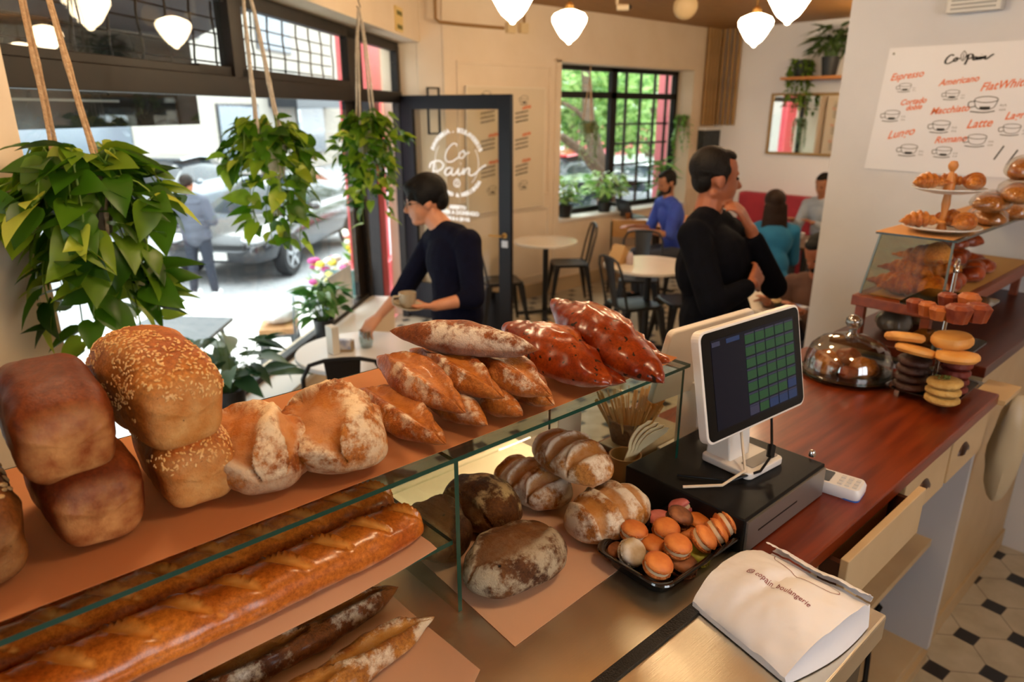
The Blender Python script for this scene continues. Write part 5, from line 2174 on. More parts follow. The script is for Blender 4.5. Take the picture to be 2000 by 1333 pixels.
for i, (x, y, r, hh, mm, lb) in enumerate(((1785, 610, .022, .035, mfn, 'small fluted red-brown cake at the left end of the top tier'), (1808, 616, .022, .035, mfo, 'small golden fluted cake, second from the left on the top tier'), (1832, 624, .024, .032, mfo, 'golden fluted cake lying in front on the top tier'),
                                         (1868, 630, .030, .045, mfn, 'dark fluted cake in front on the right of the top tier'), (1905, 628, .030, .045, mfn, 'dark fluted cake at the right end of the top tier'), (1888, 610, .026, .05, mfo, 'fluted cake with a golden top standing behind on the top tier'), (1848, 600, .024, .038, mfn, 'fluted red-brown cake behind the rod on the top tier'))):
    p = tier_pos(x, y, 2)
    mb = MB(); mb.lathe([(.0005, 0), (r * .75, 0), (r, hh * .75), (r * 1.02, hh * .8), (r * .7, hh), (r * .3, hh * .96), (.0005, hh * .9)], (0, 0, 0), 32, wob=lambda k_, z_: 1 + .07 * math.cos(k_ * 2 * PI * 8))
    o = mb.build('fluted_cake', mm, origin=1); o.location = p
    tag(o, lb, 'cake')

# second display case on a wooden riser
X0, X1c, Y0c, Y1c, ZB_, ZTp = 2.45, XM - .04, .668, .900, 1.350, 1.562
t = thing('wooden_riser', 'reddish wooden riser with short legs carrying the second glass case', 'riser', (2.95, .78, 1.205))
mb = MB(); mb.box(X0 - .03, Y0c - .02, ZB_ - .036, X1c, Y1c + .035, ZB_)
mb.build('board', mat('riser_wood', '6a2c12', .4, c2='7f3a1a', ns=4, stretch=(1, 10, 10)), t, world=True, smooth=False, bevel=.003)
for (a, b) in ((X0 - .01, Y1c + .005), (X0 - .01, Y0c + .03), (X1c - .05, Y1c), (X1c - .05, Y0c + .03)):
    mb = MB(); mb.box(a - .014, b - .014, 1.206, a + .014, b + .014, ZB_ - .036)
    mb.build('leg', mat('riser_wood', '6a2c12'), t, world=True, smooth=False)
t = thing('glass_case', 'sloping glass pastry case with croissants in front of the menu wall', 'display case', (2.95, .78, ZB_ + .001))
mb = MB(); pane_box(mb, X0 - .004, Y0c - .01, ZTp, X1c, Y1c + .0, ZTp + .007, (2, 3, 4, 5))
dkg = mat('glass_edge_dark', '26302b', .2)
mb.build('top_glass', [clear, dkg], t, world=True, smooth=False, fix=False)
mb = MB(); mb.slab([(X0, Y0c, ZB_ + .002), (X0, Y1c + .02, ZB_ + .002), (X0, Y1c - .015, ZTp - .001), (X0, Y0c, ZTp - .001)], (1, 0, 0), .005)
mb.build('side_glass', glassmat('side_glass', 'efe9d4', -.02), t, world=True, smooth=False)
for qa, qb in (((X0, Y1c + .02, ZB_ + .002), (X0, Y1c - .015, ZTp - .001)), ((X0, Y0c, ZB_ + .002), (X0, Y0c, ZTp - .001))):
    mb = MB(); mb.bar(qa, qb, .006, .006)
    mb.build('corner_strip', mat('case_strip', '6b6f68', .3, .6), t, world=True, smooth=False)
mb = MB(); mb.slab([(X0 + .006, Y1c + .02, ZB_ + .002), (X1c, Y1c + .02, ZB_ + .002), (X1c, Y1c - .015, ZTp - .001), (X0 + .006, Y1c - .015, ZTp - .001)], (0, -1, 0), .005)
mb.build('front_glass', clear, t, world=True, smooth=False)
paper('baking_paper', 'tan paper on the floor of the second display case', lambda u, v: (X0 + .01 + (X1c - X0 - .03) * u, Y0c + .004 + (Y1c - Y0c - .01) * v, ZB_ + .002 + abs(wav(u * 2, v))), 20, 4, mat('tan_paper', 'b58a4a', .7))
paper('baking_paper', 'tan paper lining the top of the second display case under the plates', lambda u, v: (X0 - .012 + (X1c - X0) * u, Y0c + .0 + (Y1c - Y0c - .0) * v, ZTp + .0085 + .004 * noise.noise(Vector((u * 9, v * 3, 2))) ** 2), 20, 6, mat('tan_paper2', 'd29a58', .7))
# croissants in the case
cz_ = ZB_ + .006
for i, (x, y, zz, rz, ry, s, lb) in enumerate(((1742, 574, 0, 1.2, 0, 1.45, 'croissant at the far left end inside the glass case'), (1770, 578, .0, 2.0, 0, 1.5, 'croissant second from the left on the bottom inside the glass case'), (1805, 585, .0, .9, 0, 1.5, 'croissant on the bottom inside the glass case near its front corner'),
                                                (1775, 545, .05, 1.4, 0, 1.45, 'croissant in the second layer to the left inside the glass case'), (1812, 548, .05, 1.9, .2, 1.5, 'croissant in the second layer beside the corner strip of the glass case'), (1800, 520, .10, 1.3, 0, 1.35, 'croissant on the very top of the heap inside the glass case'))):
    p = onz(x, y, cz_ + zz); p.x = max(p.x, X0 + .07)
    p.y = min(max(p.y, Y0c + .05), Y1c - .04)
    croissant((p.x, p.y, cz_ + zz), rz, lb, m_cro, s, 0, ry, i % 2)
mb = MB()
sw = obj('bread_roll', bread_mesh(.10, .085, .07, 40, 30, seed=91, lump=.003, flour=(.5, .2)), m_van)
place(sw, (X0 + .10, .735, cz_ + .115), .6, 0, 0)
tag(sw, 'round pale-centred roll on top of the croissants inside the glass case', 'bread')
rnd = random.Random(3)
spots = [(.24, .72, 0), (.33, .74, 0), (.28, .82, 0), (.40, .80, 0), (.47, .72, 0), (.52, .83, 0), (.60, .74, 0), (.26, .77, .055), (.36, .78, .055), (.46, .78, .05), (.58, .80, .05), (.68, .74, 0), (.78, .80, 0), (.50, .80, .10), (.62, .78, .10)]
lbl = ['at the front of the row, first past the corner', 'at the front, second past the corner', 'behind the first one', 'middle of the case floor', 'at the front edge of the paper, third', 'at the back, third', 'at the front edge of the paper, fourth', 'stacked on the first pair', 'stacked on the second pair', 'stacked on the third pair', 'stacked on the fourth pair', 'near the right end, at the front', 'at the far right end, at the back', 'crowning the heap, left', 'crowning the heap, right']
for (dx, y, dz), lb in zip(spots, lbl):
    me = bread_mesh(.088, .075, .052, 36, 26, secp=2.2, endp=2.3, flat=.6, seed=int(dx * 100), lump=.009, flour=(0, 0))
    o = obj('pastry', me, m_crod)
    place(o, (X0 + dx, y, cz_ + dz), rnd.random() * 3)
    tag(o, 'red-brown pastry in the glass case, ' + lb, 'pastry')

# two-tier plate stand on the case
ZP = ZTp + .012
PC = onz(1838, 447, ZP + .01)
t = thing('plate_stand', 'two-tier white plate stand with a turned wooden post on top of the glass case', 'cake stand', (PC.x, PC.y, ZP))
Rp = .115
zu = .125
mb = MB(); mb.lathe([(.001, .004), (.05, .004), (Rp * .75, .010), (Rp, .018), (Rp, .021), (Rp * .75, .014), (.05, .009), (.001, .009)], (0, 0, 0), 36)
mb.build('lower_plate', mat('plate_white', 'c9bfb4', .3), t)
mb = MB(); mb.lathe([(.001, zu), (.05, zu), (Rp * .72, zu + .007), (Rp * .92, zu + .016), (Rp * .92, zu + .019), (Rp * .7, zu + .011), (.05, zu + .005), (.001, zu + .005)], (0, 0, 0), 36)
mb.build('upper_plate', mat('plate_white', 'c9bfb4'), t)
mb = MB(); mb.lathe([(.001, .008), (.016, .008), (.011, .03), (.009, .06), (.013, .09), (.010, zu), (.001, zu)], (0, 0, 0), 14)
mb.lathe([(.001, zu + .005), (.017, zu + .005), (.016, zu + .03), (.008, zu + .06), (.006, zu + .068), (.013, zu + .078), (.015, zu + .088), (.010, zu + .1), (.001, zu + .102)], (0, 0, 0), 14)
mb.build('post', mat('turned_wood', 'b9793a', .4), t)
for i, (dx, dy, zz, rz, s, lb) in enumerate(((-.055, .045, zu + .014, 2.4, .98, 'croissant at the left of the upper white plate'), (.052, .02, zu + .014, 1.9, .9, 'croissant right of the wooden post on the upper white plate'), (.035, -.05, zu + .014, .6, .98, 'croissant at the right edge of the upper white plate'),
                                           (-.06, .05, .014, 2.2, 1.05, 'croissant at the left of the lower white plate'), (-.005, -.055, .014, .3, 1.05, 'croissant at the front of the lower white plate'), (.06, .0, .014, 1.2, 1.0, 'croissant right of the post on the lower white plate'))):
    croissant((PC.x + dx, PC.y + dy, ZP + zz), rz, lb, m_cro, s, 0, 0, i % 2)
# bread in clear bags on the case
m_pl = breadmat('crust_bagged', 'a8642a', 'd09450', 'c08a50', .2, ns=8, rough=.25, coat=.8, bump=.15, bs=20)
film = glassmat('clear_film', 'f0ebe0', .03, .12)
for i, (x, y, zz, L, W, Hh, rz, lb) in enumerate(((1925, 436, 0, .20, .10, .055, .5, 'flat bread in a clear bag beside the white plates'), (1975, 425, .0, .22, .11, .06, .3, 'bread in a clear bag at the right edge of the photo, lowest'), (1935, 410, .055, .24, .11, .06, .15, 'long loaf in a shiny clear bag in the middle of the bagged pile'), (1985, 395, .085, .22, .11, .065, .3, 'orange-brown loaf in a clear bag near the top of the pile'), (2000, 352, .15, .16, .11, .075, .2, 'round loaf in a clear bag crowning the pile at the right edge'))):
    p = onz(x, y, ZP + zz)
    t = thing('bagged_bread', lb, 'bread', (p.x, p.y, ZP + zz), rz)
    obj('loaf', bread_mesh(L, W, Hh, 50, 30, secp=2.1, endp=2.5, seed=95 + i, lump=.006, flour=(.3, .1)), m_pl, t)
    me = bread_mesh(L * 1.08, W * 1.12, Hh * 1.12, 40, 24, secp=2.1, endp=3, seed=98 + i, lump=.010, flour=(0, 0))
    obj('plastic_bag', me, film, t)
# wrapped loaves under the riser
for i, (x, y, lb) in enumerate(((2.58, .84, 'wrapped pale bun under the wooden riser behind the dome knob'), (2.74, .82, 'wrapped dark loaf under the wooden riser behind the cake stand'))):
    o = obj('wrapped_loaf', bread_mesh(.15, .12, .085, 40, 26, seed=110 + i, lump=.007, flour=(.4, .2)), mat('wrap_grey', '6f675c', .25, c2='4b3a28', ns=10) if i == 0 else m_ryed)
    place(o, (x, y, 1.2065), .4)
    tag(o, lb, 'bread')
# ================================================================== PLANTS
pothos = attrmat('pothos_leaves', [(0, '1f420c'), (.45, '4a7a16'), (.8, '8aa82a'), (1, 'c8d450')], rough=.35, transl=.52)
dark_leaf = attrmat('dark_leaves', [(0, '1d3a24'), (.5, '3b6040'), (1, '8fa894')], rough=.4, transl=.25)
vari_leaf = attrmat('variegated_leaves', [(0, '3f7a2a'), (.5, '8fbf5a'), (1, 'dbe6cf')], rough=.45, transl=.35)
fern_leaf = attrmat('fern_leaves', [(0, '24381c'), (.5, '3f5a2a'), (1, '5f7a3a')], rough=.5, transl=.3)
rope = mat('macrame_rope', 'b08d66', .9, c2='c9aa84', ns=80, bump=.8, bs=200)
rope_w = mat('macrame_white', 'b5a893', .9, c2='cfc4b2', ns=80, bump=.8, bs=200)
soil = mat('soil', '2a1c12', .95)


def heart_leaf(mb, base, tip_dir, nrm, L, W, rnd, fold=.25, curl=.25):
    d = Vector(tip_dir).normalized()
    n = Vector(nrm)
    n = (n - d * n.dot(d)).normalized()
    s = d.cross(n)
    prof = [(-.10, .18), (-.06, .36), (.08, .50), (.28, .50), (.50, .40), (.72, .24), (.90, .08)]
    c, l, r = [], [], []
    for u, w_ in prof:
        drop = -curl * max(0, u) ** 2 * L
        mid = base + d * (max(u, 0) * L) + n * drop
        c.append(mid - n * 0)
        e = base + d * (u * L) + n * drop
        l.append(e + s * (w_ * W) + n * (fold * w_ * W))
        r.append(e - s * (w_ * W) + n * (fold * w_ * W))
    tip = base + d * L - n * curl * L
    vs = c + l + r + [tip]
    k = len(prof)
    fs = []
    for i in range(k - 1):
        fs.append((i, i + 1, k + i + 1, k + i))
        fs.append((i + 1, i, 2 * k + i, 2 * k + i + 1))
    fs += [(k - 1, 3 * k, 2 * k - 1), (3 * k, k - 1, 3 * k - 1)]
    mb.tint = min(1, max(0, rnd.gauss(.5, .25)))
    mb.add(vs, fs)


def hanging_pothos(label, c, rad, vines, leafL, seed, potc, strands_to, rope_m, pot_r=.07, dens=1.0, long_dir=None, bias=None):
    """c: centre of the pot rim"""
    rnd = random.Random(seed)
    c = Vector(c)
    t = thing('hanging_pothos', label, 'plant', c - Vector((0, 0, .12)))
    mb = MB(); mb.lathe([(.001, -.12), (pot_r * .72, -.12), (pot_r, 0), (pot_r * 1.05, .008), (pot_r * .95, .008), (pot_r * .9, -.02), (.001, -.02)], c, 24)
    mb.build('pot', mat('pot_' + potc, potc, .6), t, world=True)
    mb = MB(); mb.lathe([(.001, -.015), (pot_r * .9, -.018)], c, 16)
    mb.build('soil', soil, t, world=True)
    mv, ml = MB(), MB()
    for k in range(vines):
        a = 2 * PI * k / vines + rnd.uniform(-.2, .2)
        if long_dir is not None and rnd.random() < .35:
            a = long_dir + rnd.uniform(-.5, .5)
        out = Vector((math.cos(a), math.sin(a), 0))
        drop = rnd.choice((.03, .08, .2, .3, .38, .44)) * rnd.uniform(.6, 1.1) * (bias or 1)
        reach = rad * rnd.uniform(.45, 1.0) * (1.1 - 1.3 * min(.45, drop))
        up = rnd.uniform(.02, .13)
        pts = []
        p = c + out * pot_r * .6
        N = 6 + int((reach + drop) / .035)
        for i in range(N):
            u = i / (N - 1)
            q = c + out * (pot_r * .6 + (reach - pot_r * .6) * min(1, u * 1.6) ** .8) + Vector((0, 0, up * math.sin(min(1, u * 1.8) * PI) - drop * max(0, u - .25) ** 1.1 / .75 ** 1.1))
            q += Vector((noise.noise(Vector((k, u * 3, 0))), noise.noise(Vector((k, u * 3, 9))), 0)) * .03
            pts.append(q)
        mv.tube(pts, .0022, 4)
        for i in range(1, N):
            if rnd.random() > .92 * dens:
                continue
            d = (pts[i] - pts[i - 1]).normalized()
            side = d.cross(Vector((0, 0, 1)))
            if side.length < .1:
                side = Vector((math.cos(a + 1.57), math.sin(a + 1.57), 0))
            side.normalize()
            td = out * rnd.uniform(.2, .9) + side * rnd.uniform(-.9, .9) + Vector((0, 0, rnd.uniform(-.9, .25)))
            nn = Vector((0, 0, 1)) * rnd.uniform(.4, 1) + out * rnd.uniform(.1, .8) + Vector((rnd.gauss(0, .25), rnd.gauss(0, .25), 0))
            L = leafL * rnd.uniform(.6, 1.15)
            b_ = pts[i] + td.normalized() * .012
            heart_leaf(ml, b_, td, nn, L, L * .72, rnd)
    mv.build('vines', mat('vine', '6f8a30', .6), t, world=True)
    ml.build('foliage', pothos, t, world=True, fix=False, angle=180)
    # the knotted hanger
    h = thing('macrame_hanger', 'knotted rope hanger carrying the ' + label.split(',')[0], 'plant hanger', strands_to)
    mb = MB()
    top = Vector(strands_to)
    for k in range(4):
        a = 2 * PI * k / 4 + .5
        rim = c + Vector((math.cos(a), math.sin(a), 0)) * (pot_r + .004)
        j = Vector((math.cos(a), math.sin(a), 0)) * .012
        pts = [top + j * .3, top.lerp(rim, .25) + j, top.lerp(rim, .5) + j * .6, top.lerp(rim, .75), rim, c + Vector((math.cos(a), math.sin(a), 0)) * pot_r * .8 - Vector((0, 0, .125)), c - Vector((0, 0, .16))]
        rs = []
        Q = []
        for i in range(len(pts) - 1):
            for q in range(6):
                Q.append(Vector(pts[i]).lerp(Vector(pts[i + 1]), q / 6))
                rs.append(.0052 * (1 + .35 * (q == 3)))
        Q.append(pts[-1]); rs.append(.005)
        mb.tube(Q, rs, 7)
    mb.build('cords', rope_m, h, world=True)
    mb = MB()
    mb.ell(c - Vector((0, 0, .165)), (.013, .013, .016))
    for k in range(9):
        a = 2 * PI * k / 9
        mb.tube([c - Vector((0, 0, .17)), c + Vector((math.cos(a) * .012, math.sin(a) * .012, -.25)), c + Vector((math.cos(a) * .018, math.sin(a) * .018, -.31))], .003, 5)
    mb.build('tassel', rope_m, h, world=True)
    mb = MB(); mb.tube([top + Vector((0, 0, .08)), top + Vector((0, 0, .03)), top + Vector((.012, .0, .0)), top + Vector((0, 0, -.012)), top + Vector((-.012, 0, .004))], .003, 6)
    mb.build('hook', black_mt, h, world=True)
    return t


c1 = dep(165, 372, 1.93)
hanging_pothos('big pothos in the nearest hanging pot, at the left edge above the tin loaves', c1, .23, 30, .120, 101, '5a4a38', (c1.x - .045, c1.y + .02, 2.62), rope, dens=.80, bias=1.0)
c2 = dep(528, 283, 3.05)
hanging_pothos('pothos with a cream pot in the middle hanging planter', c2, .24, 27, .092, 102, 'cbbfa6', (c2.x - .03, c2.y + .02, 2.50), rope_w, dens=.85, bias=1.1)
c3 = dep(716, 258, 4.2)
hanging_pothos('lighter green pothos in the furthest of the three window planters', c3, .22, 28, .085, 103, '8f8468', (wp(0, 0, 0) + c3).to_tuple()[:2] + (2.52,), rope_w, dens=.9, bias=1.25)


def potted(label, base, pot_r, pot_h, potm, leafm, n, L, spread, height, seed, kind='oval', name='potted_plant'):
    rnd = random.Random(seed)
    t = thing(name, label, 'plant', base)
    mb = MB(); mb.lathe([(.001, 0), (pot_r * .75, 0), (pot_r, pot_h), (pot_r * .92, pot_h), (pot_r * .88, pot_h * .9), (.001, pot_h * .9)], (0, 0, 0), 20)
    mb.build('pot', potm, t)
    ml, ms = MB(), MB()
    for i in range(n):
        a = rnd.random() * 2 * PI
        rr = spread * math.sqrt(rnd.random())
        hh = pot_h + height * rnd.uniform(.15, 1.0) * (1 - .3 * rr / spread)
        p = Vector((math.cos(a) * rr, math.sin(a) * rr, hh))
        b = Vector((math.cos(a) * pot_r * .4, math.sin(a) * pot_r * .4, pot_h * .9))
        ms.tube([b, b.lerp(p, .5) + Vector((0, 0, height * .15)), p], .002, 4)
        td = Vector((math.cos(a), math.sin(a), rnd.uniform(-.7, .6))) + Vector((rnd.gauss(0, .4), rnd.gauss(0, .4), 0))
        heart_leaf(ml, p, td, Vector((rnd.gauss(0, .5), rnd.gauss(0, .5), 1)), L * rnd.uniform(.6, 1.2), L * (.5 if kind == 'oval' else .2), rnd)
    ms.build('stems', mat('stem_green', '4c6a2c', .6), t)
    ml.build('foliage', leafm, t, fix=False, angle=180)
    return t


pb = mat('pot_black', '17181a', .45)
b = onz(636, 668, .5)
potted('leafy plant in a black pot on the window ledge behind the sugar holder', (b.x, b.y, .5), .07, .16, pb, attrmat('mid_leaves', [(0, '1f4a1c'), (.5, '3f7a2c'), (1, '8fb070')], rough=.35, transl=.3), 60, .12, .16, .26, 7)
b = onz(455, 812, .5)
potted('dark broad-leaved plant on the near end of the window ledge', (b.x, b.y, .5), .08, .15, pb, dark_leaf, 55, .17, .24, .34, 8)
b = Vector((5.72, YB + .10, ZS + .03))
potted('white and green plant at the left end of the back window sill', b, .09, .14, pb, vari_leaf, 80, .11, .15, .34, 9)
b = Vector((6.40, YB + .10, ZS + .03))
potted('white and green bushy plant on the back window sill beside the window post', b, .09, .12, pb, vari_leaf, 90, .12, .24, .42, 10)
b = Vector((7.55, YB + .10, ZS + .03))
potted('spiky green plant at the right end of the back window sill', b, .08, .14, pb, attrmat('spiky_leaves', [(0, '3a7a2a'), (1, '9ac46a')], rough=.4, transl=.3), 40, .22, .10, .50, 11, 'blade')

# trailing plant hanging in the back window and one on the window jamb
pearl = attrmat('trailing_leaves', [(0, '5f7a4a'), (.5, '8aa070'), (1, 'b5c4a0')], rough=.5, transl=.3)


def trailing(label, c, n, drop, seed, potm, hang_z=None, leaf=.03, m=pearl, pr=.07, ph=.11):
    rnd = random.Random(seed)
    c = Vector(c)
    t = thing('trailing_plant', label, 'plant', c - Vector((0, 0, ph)))
    mb = MB(); mb.lathe([(.001, -ph), (pr * .75, -ph), (pr, 0), (pr * .9, 0), (pr * .85, -.02), (.001, -.02)], c, 18)
    mb.build('pot', potm, t, world=True)
    ml, mv = MB(), MB()
    for k in range(n):
        a = rnd.random() * 2 * PI
        p = c + Vector((math.cos(a) * pr, math.sin(a) * pr, .02))
        dd = drop * rnd.uniform(.3, 1)
        pts = [c, p] + [p + Vector((math.cos(a) * .02, math.sin(a) * .02, -dd * q / 6)) + Vector((rnd.gauss(0, .008), rnd.gauss(0, .008), 0)) for q in range(1, 7)]
        mv.tube(pts, .0018, 4)
        for i in range(int(dd / leaf * 1.2) + 4):
            u = rnd.random()
            j = min(6, int(u * 7))
            q = Vector(pts[j]).lerp(Vector(pts[min(j + 1, 7)]), rnd.random())
            heart_leaf(ml, q, (math.cos(a) + rnd.gauss(0, .6), math.sin(a) + rnd.gauss(0, .6), rnd.uniform(-.8, .3)), (rnd.gauss(0, .4), rnd.gauss(0, .4), 1), leaf * rnd.uniform(.7, 1.3), leaf * .6, rnd)
    mv.build('stems', mat('stem_green', '4c6a2c'), t, world=True)
    ml.build('foliage', m, t, world=True, fix=False, angle=180)
    if hang_z:
        mb = MB()
        for k in range(3):
            a = 2 * PI * k / 3
            mb.tube([Vector((c.x, c.y, hang_z)), Vector((c.x, c.y, hang_z - .12)), c + Vector((math.cos(a) * pr, math.sin(a) * pr, 0))], .006, 5)
        mb.build('hanging_cord', rope, t, world=True)


c = ony(1150, 240, YB + .02)
trailing('grey-green trailing plant hanging in front of the left half of the back window', c, 26, .50, 12, mat('pot_olive', '6a6a3c', .7), ZH)
c = ony(1334, 228, YB + .10)
trailing('trailing plant in a small pot fixed to the right side of the back window opening', c, 22, .62, 13, mat('pot_moss', '5a6038', .7), None, .05, m=attrmat('bright_trail', [(0, '4a8a2c'), (1, 'a6cf6a')], rough=.4, transl=.35))

# ================================================================== WALL THINGS
# shelf and mirror in the alcove (on wall X = XR)
t = thing('wall_shelf', 'wooden shelf with two plants on the far right wall above the mirror', 'shelf', (XR - .12, 3.95, 2.30))
mb = MB(); mb.box(XR - .38, 3.35, 2.295, XR - .003, 4.30, 2.325)
mb.build('board', mat('shelf_wood', 'b5763c', .5), t, world=True, smooth=False)
mb = MB(); mb.box(XR - .2, 3.5, 2.22, XR - .003, 3.52, 2.295)
mb.build('bracket', black_mt, t, world=True, smooth=False)
trailing('trailing green plant in a black pot at the left end of the wall shelf', (XR - .14, 4.18, 2.50), 30, .62, 14, pb, None, .06, m=attrmat('shelf_trail', [(0, '3f6a1c'), (1, '8fb040')], rough=.4, transl=.3), pr=.10, ph=.17)
t_ = potted('dark palm-like plant in a black pot on the wall shelf, beside the pale partition wall', (XR - .28, 3.78, 2.326), .10, .20, pb, fern_leaf, 80, .22, .20, .36, 15, 'blade')
t = thing('wall_mirror', 'rectangular mirror in a thin gilt frame on the far right wall', 'mirror', (XR - .02, 4.0, 1.45))
my0, my1, mz0, mz1 = 3.40, 4.575, 1.44, 2.155
mb = MB()
mb.box(XR - .03, my0, mz0, XR - .003, my1, mz0 + .03); mb.box(XR - .03, my0, mz1 - .03, XR - .003, my1, mz1)
mb.box(XR - .03, my0, mz0 + .03, XR - .003, my0 + .03, mz1 - .03); mb.box(XR - .03, my1 - .03, mz0 + .03, XR - .003, my1, mz1 - .03)
mb.build('frame', mat('gilt', 'a5834e', .4, .5), t, world=True, smooth=False)
mb = MB(); mb.box(XR - .015, my0 + .03, mz0 + .03, XR - .004, my1 - .03, mz1 - .03)
mb.build('mirror_glass', mat('mirror_glass', 'e6e6e4', .02, 1.0), t, world=True, smooth=False)

# brown service pipes in the far corner
pm = mat('pipe_ochre', '8f6a34', .45, c2='a37c42', ns=3)
for i in range(4):
    x_ = 8.12 + i * .075
    mb = MB(); mb.tube([(x_, YB - .035, 1.78), (x_, YB - .035, ZC)], .026, 12)
    tag(mb.build('service_pipe', pm), 'ochre painted vertical pipe of the bundle on the back wall in the far corner', 'pipe', 'pipes on the back wall')
for i in range(4):
    y_ = YB - .06 - i * .075
    mb = MB(); mb.tube([(XR - .035, y_, 1.78), (XR - .035, y_, ZC)], .026, 12)
    tag(mb.build('service_pipe', pm), 'ochre painted vertical pipe of the bundle on the right wall of the far corner', 'pipe', 'pipes on the right wall')
a_, b_ = ony(1374, 250, YB - .08), ony(1424, 292, YB - .08)
t = thing('chalkboard_box', 'small dark chalk sign with a white top edge below the ochre pipes', 'sign', ((a_.x + b_.x) / 2, YB - .05, b_.z))
mb = MB(); mb.box(a_.x, YB - .10, b_.z, b_.x, YB - .005, a_.z - .03)
mb.build('board', mat('slate', '1e2427', .6, c2='30383c', ns=20), t, world=True, smooth=False)
mb = MB(); mb.box(a_.x - .01, YB - .12, a_.z - .03, b_.x + .01, YB - .005, a_.z + .01)
mb.build('white_top', mat('white_paint', 'd8d8d6', .5), t, world=True, smooth=False)

# back-wall menu poster
PX0, PX1, PZ0, PZ1 = 4.235, 5.245, 1.0, 2.165
t = thing('menu_poster', 'white hand-lettered menu poster on the back wall partly behind the open glass door', 'poster', ((PX0 + PX1) / 2, YB - .03, PZ0))
mb = MB(); mb.box(PX0, YB - .032, PZ0, PX1, YB - .017, PZ1)
mb.build('sheet', mat('poster_cream', 'cfc0a6', .6), t, world=True, smooth=False)
mb = MB()
for q in ((PX0 - .012, PZ0 - .012, PX1 + .012, PZ0), (PX0 - .012, PZ1, PX1 + .012, PZ1 + .012), (PX0 - .012, PZ0, PX0, PZ1), (PX1, PZ0, PX1 + .012, PZ1)):
    mb.box(q[0], YB - .036, q[1], q[2], YB - .017, q[3])
mb.build('edge_frame', mat('poster_edge', 'd9cdb8', .6), t, world=True, smooth=False)
fp = lambda x, y: Vector((PX0 + x * (PX1 - PX0), YB - .0335, PZ0 + y * (PZ1 - PZ0)))
rnd = random.Random(6)


def scrawl(mb, fn, x, y, n, sz, w, slope=.12):
    """a line of quick handwriting, too small to read"""
    pts = []
    for i in range(n * 3):
        pts.append((x + i * sz * .22, y + (i * sz * .22) * slope + sz * (.5 if i % 2 else -.35) * rnd.uniform(.4, 1)))
    stroke(mb, fn, pts, w)


mo, mk = MB(), MB()
ink_k, ink_o = mat('ink_black', '22201f', .6), mat('ink_orange', 'd0602a', .6)
for cx_ in (.26, .70):
    for cy_ in (.84, .62, .40):
        mo = MB()
        scrawl(mo, fp, cx_, cy_, 5, .035, .016)
        mo.build('heading', ink_o, t, world=True, smooth=False, fix=False)
        mk = MB()
        for l_ in range(3):
            scrawl(mk, fp, cx_ - .10, cy_ - .045 - l_ * .035, 12, .022, .009)
        mk.build('handwriting', ink_k, t, world=True, smooth=False, fix=False)


def cup_drawing(mb, fn, x, y, s, fill=True):
    el = [(x + s * math.cos(a * PI / 8), y + .28 * s * math.sin(a * PI / 8) + s * .35) for a in range(17)]
    stroke(mb, fn, el, s * .07)
    stroke(mb, fn, [(x - s, y + s * .35), (x - s * .8, y - s * .3), (x - s * .35, y - s * .55), (x + s * .35, y - s * .55), (x + s * .8, y - s * .3), (x + s, y + s * .35)], s * .07, 4)
    stroke(mb, fn, [(x - s * .95, y + s * .2), (x - s * 1.45, y + s * .1), (x - s * 1.35, y - s * .35), (x - s * .8, y - s * .25)], s * .09, 4)
    if fill:
        stroke(mb, fn, [(x - s * .45, y - s * .42), (x + s * .45, y - s * .42)], s * .26)
    stroke(mb, fn, [(x - s * 1.2, y - s * .75), (x, y - s * .85), (x + s * .9, y - s * .70)], s * .10, 3)


for cx_, cy_ in ((.24, .96), (.72, .93), (.30, .20), (.72, .22)):
    mk = MB()
    cup_drawing(mk, fp, cx_, cy_ - .02, .05)
    mk.build('drawing', ink_k, t, world=True, smooth=False, fix=False)
mb = MB(); mb.box(3.93 + .12, YB - .02, 2.12, 4.16, YB - .004, 2.22)
fr = onw(848, 182, W0)
mb = MB()
o_ = ony(833, 170, YB - .01); o2 = ony(858, 186, YB - .01)
for (xa, xb, za, zb_) in ((o_.x, o2.x, 1.75, 1.765), (o_.x, o2.x, o_.z - .015, o_.z), (o_.x, o_.x + .015, 1.765, o_.z - .015), (o2.x - .015, o2.x, 1.765, o_.z - .015)):
    mb.box(xa, YB - .02, za, xb, YB - .003, zb_)
tag(mb.build('picture_frame', frame_blk, smooth=False), 'small thin black frame on the wall just over the open door', 'frame')

# near menu board on the partition wall (X = XM)
def fm(px_, py_):
    return onx(px_, py_, XM - .012)


t = thing('menu_board', 'large white coffee menu with orange lettering and cup drawings on the near right wall', 'menu board', (XM - .01, .9, 1.66))
a, b, c_, d_ = fm(1738, 97), fm(1690, 325), fm(2000, 350), fm(2000, 85)
yL, yR_, zt_, zb_ = 1.40, .28, 2.225, 1.685
mb = MB(); mb.slab([(XM - .002, 1.393, zt_), (XM - .002, yR_, zt_), (XM - .002, yR_, zb_ - .012), (XM - .002, 1.425, zb_)], (-1, 0, 0), .006)
mb.build('sheet', mat('menu_white', 'dcdee4', .4), t, world=True, smooth=False)
mo, mk = MB(), MB()


def fpx(px_, py_):
    p = onx(px_, py_, XM - .0088)
    return p


base_r = Vector((0, -1, 0)); base_u = Vector((0, 0, 1))


def board_text(mb, s, x, y, sz, slope=.08, bold=.0, shear=.3, k=1.0):
    me = text_mesh(s, sz, shear=shear, bold=bold)
    o = onx(x, y, XM - .0088)
    f = lambda p: o + base_r * (p.x * k) + base_u * (p.y + p.x * slope)
    mb = MB()
    mb.mesh(me, f)
    mb.build('lettering', mat('ink_orange2', 'dc6c30', .6), t, world=True, smooth=False, fix=False)
    bpy.data.meshes.remove(me)


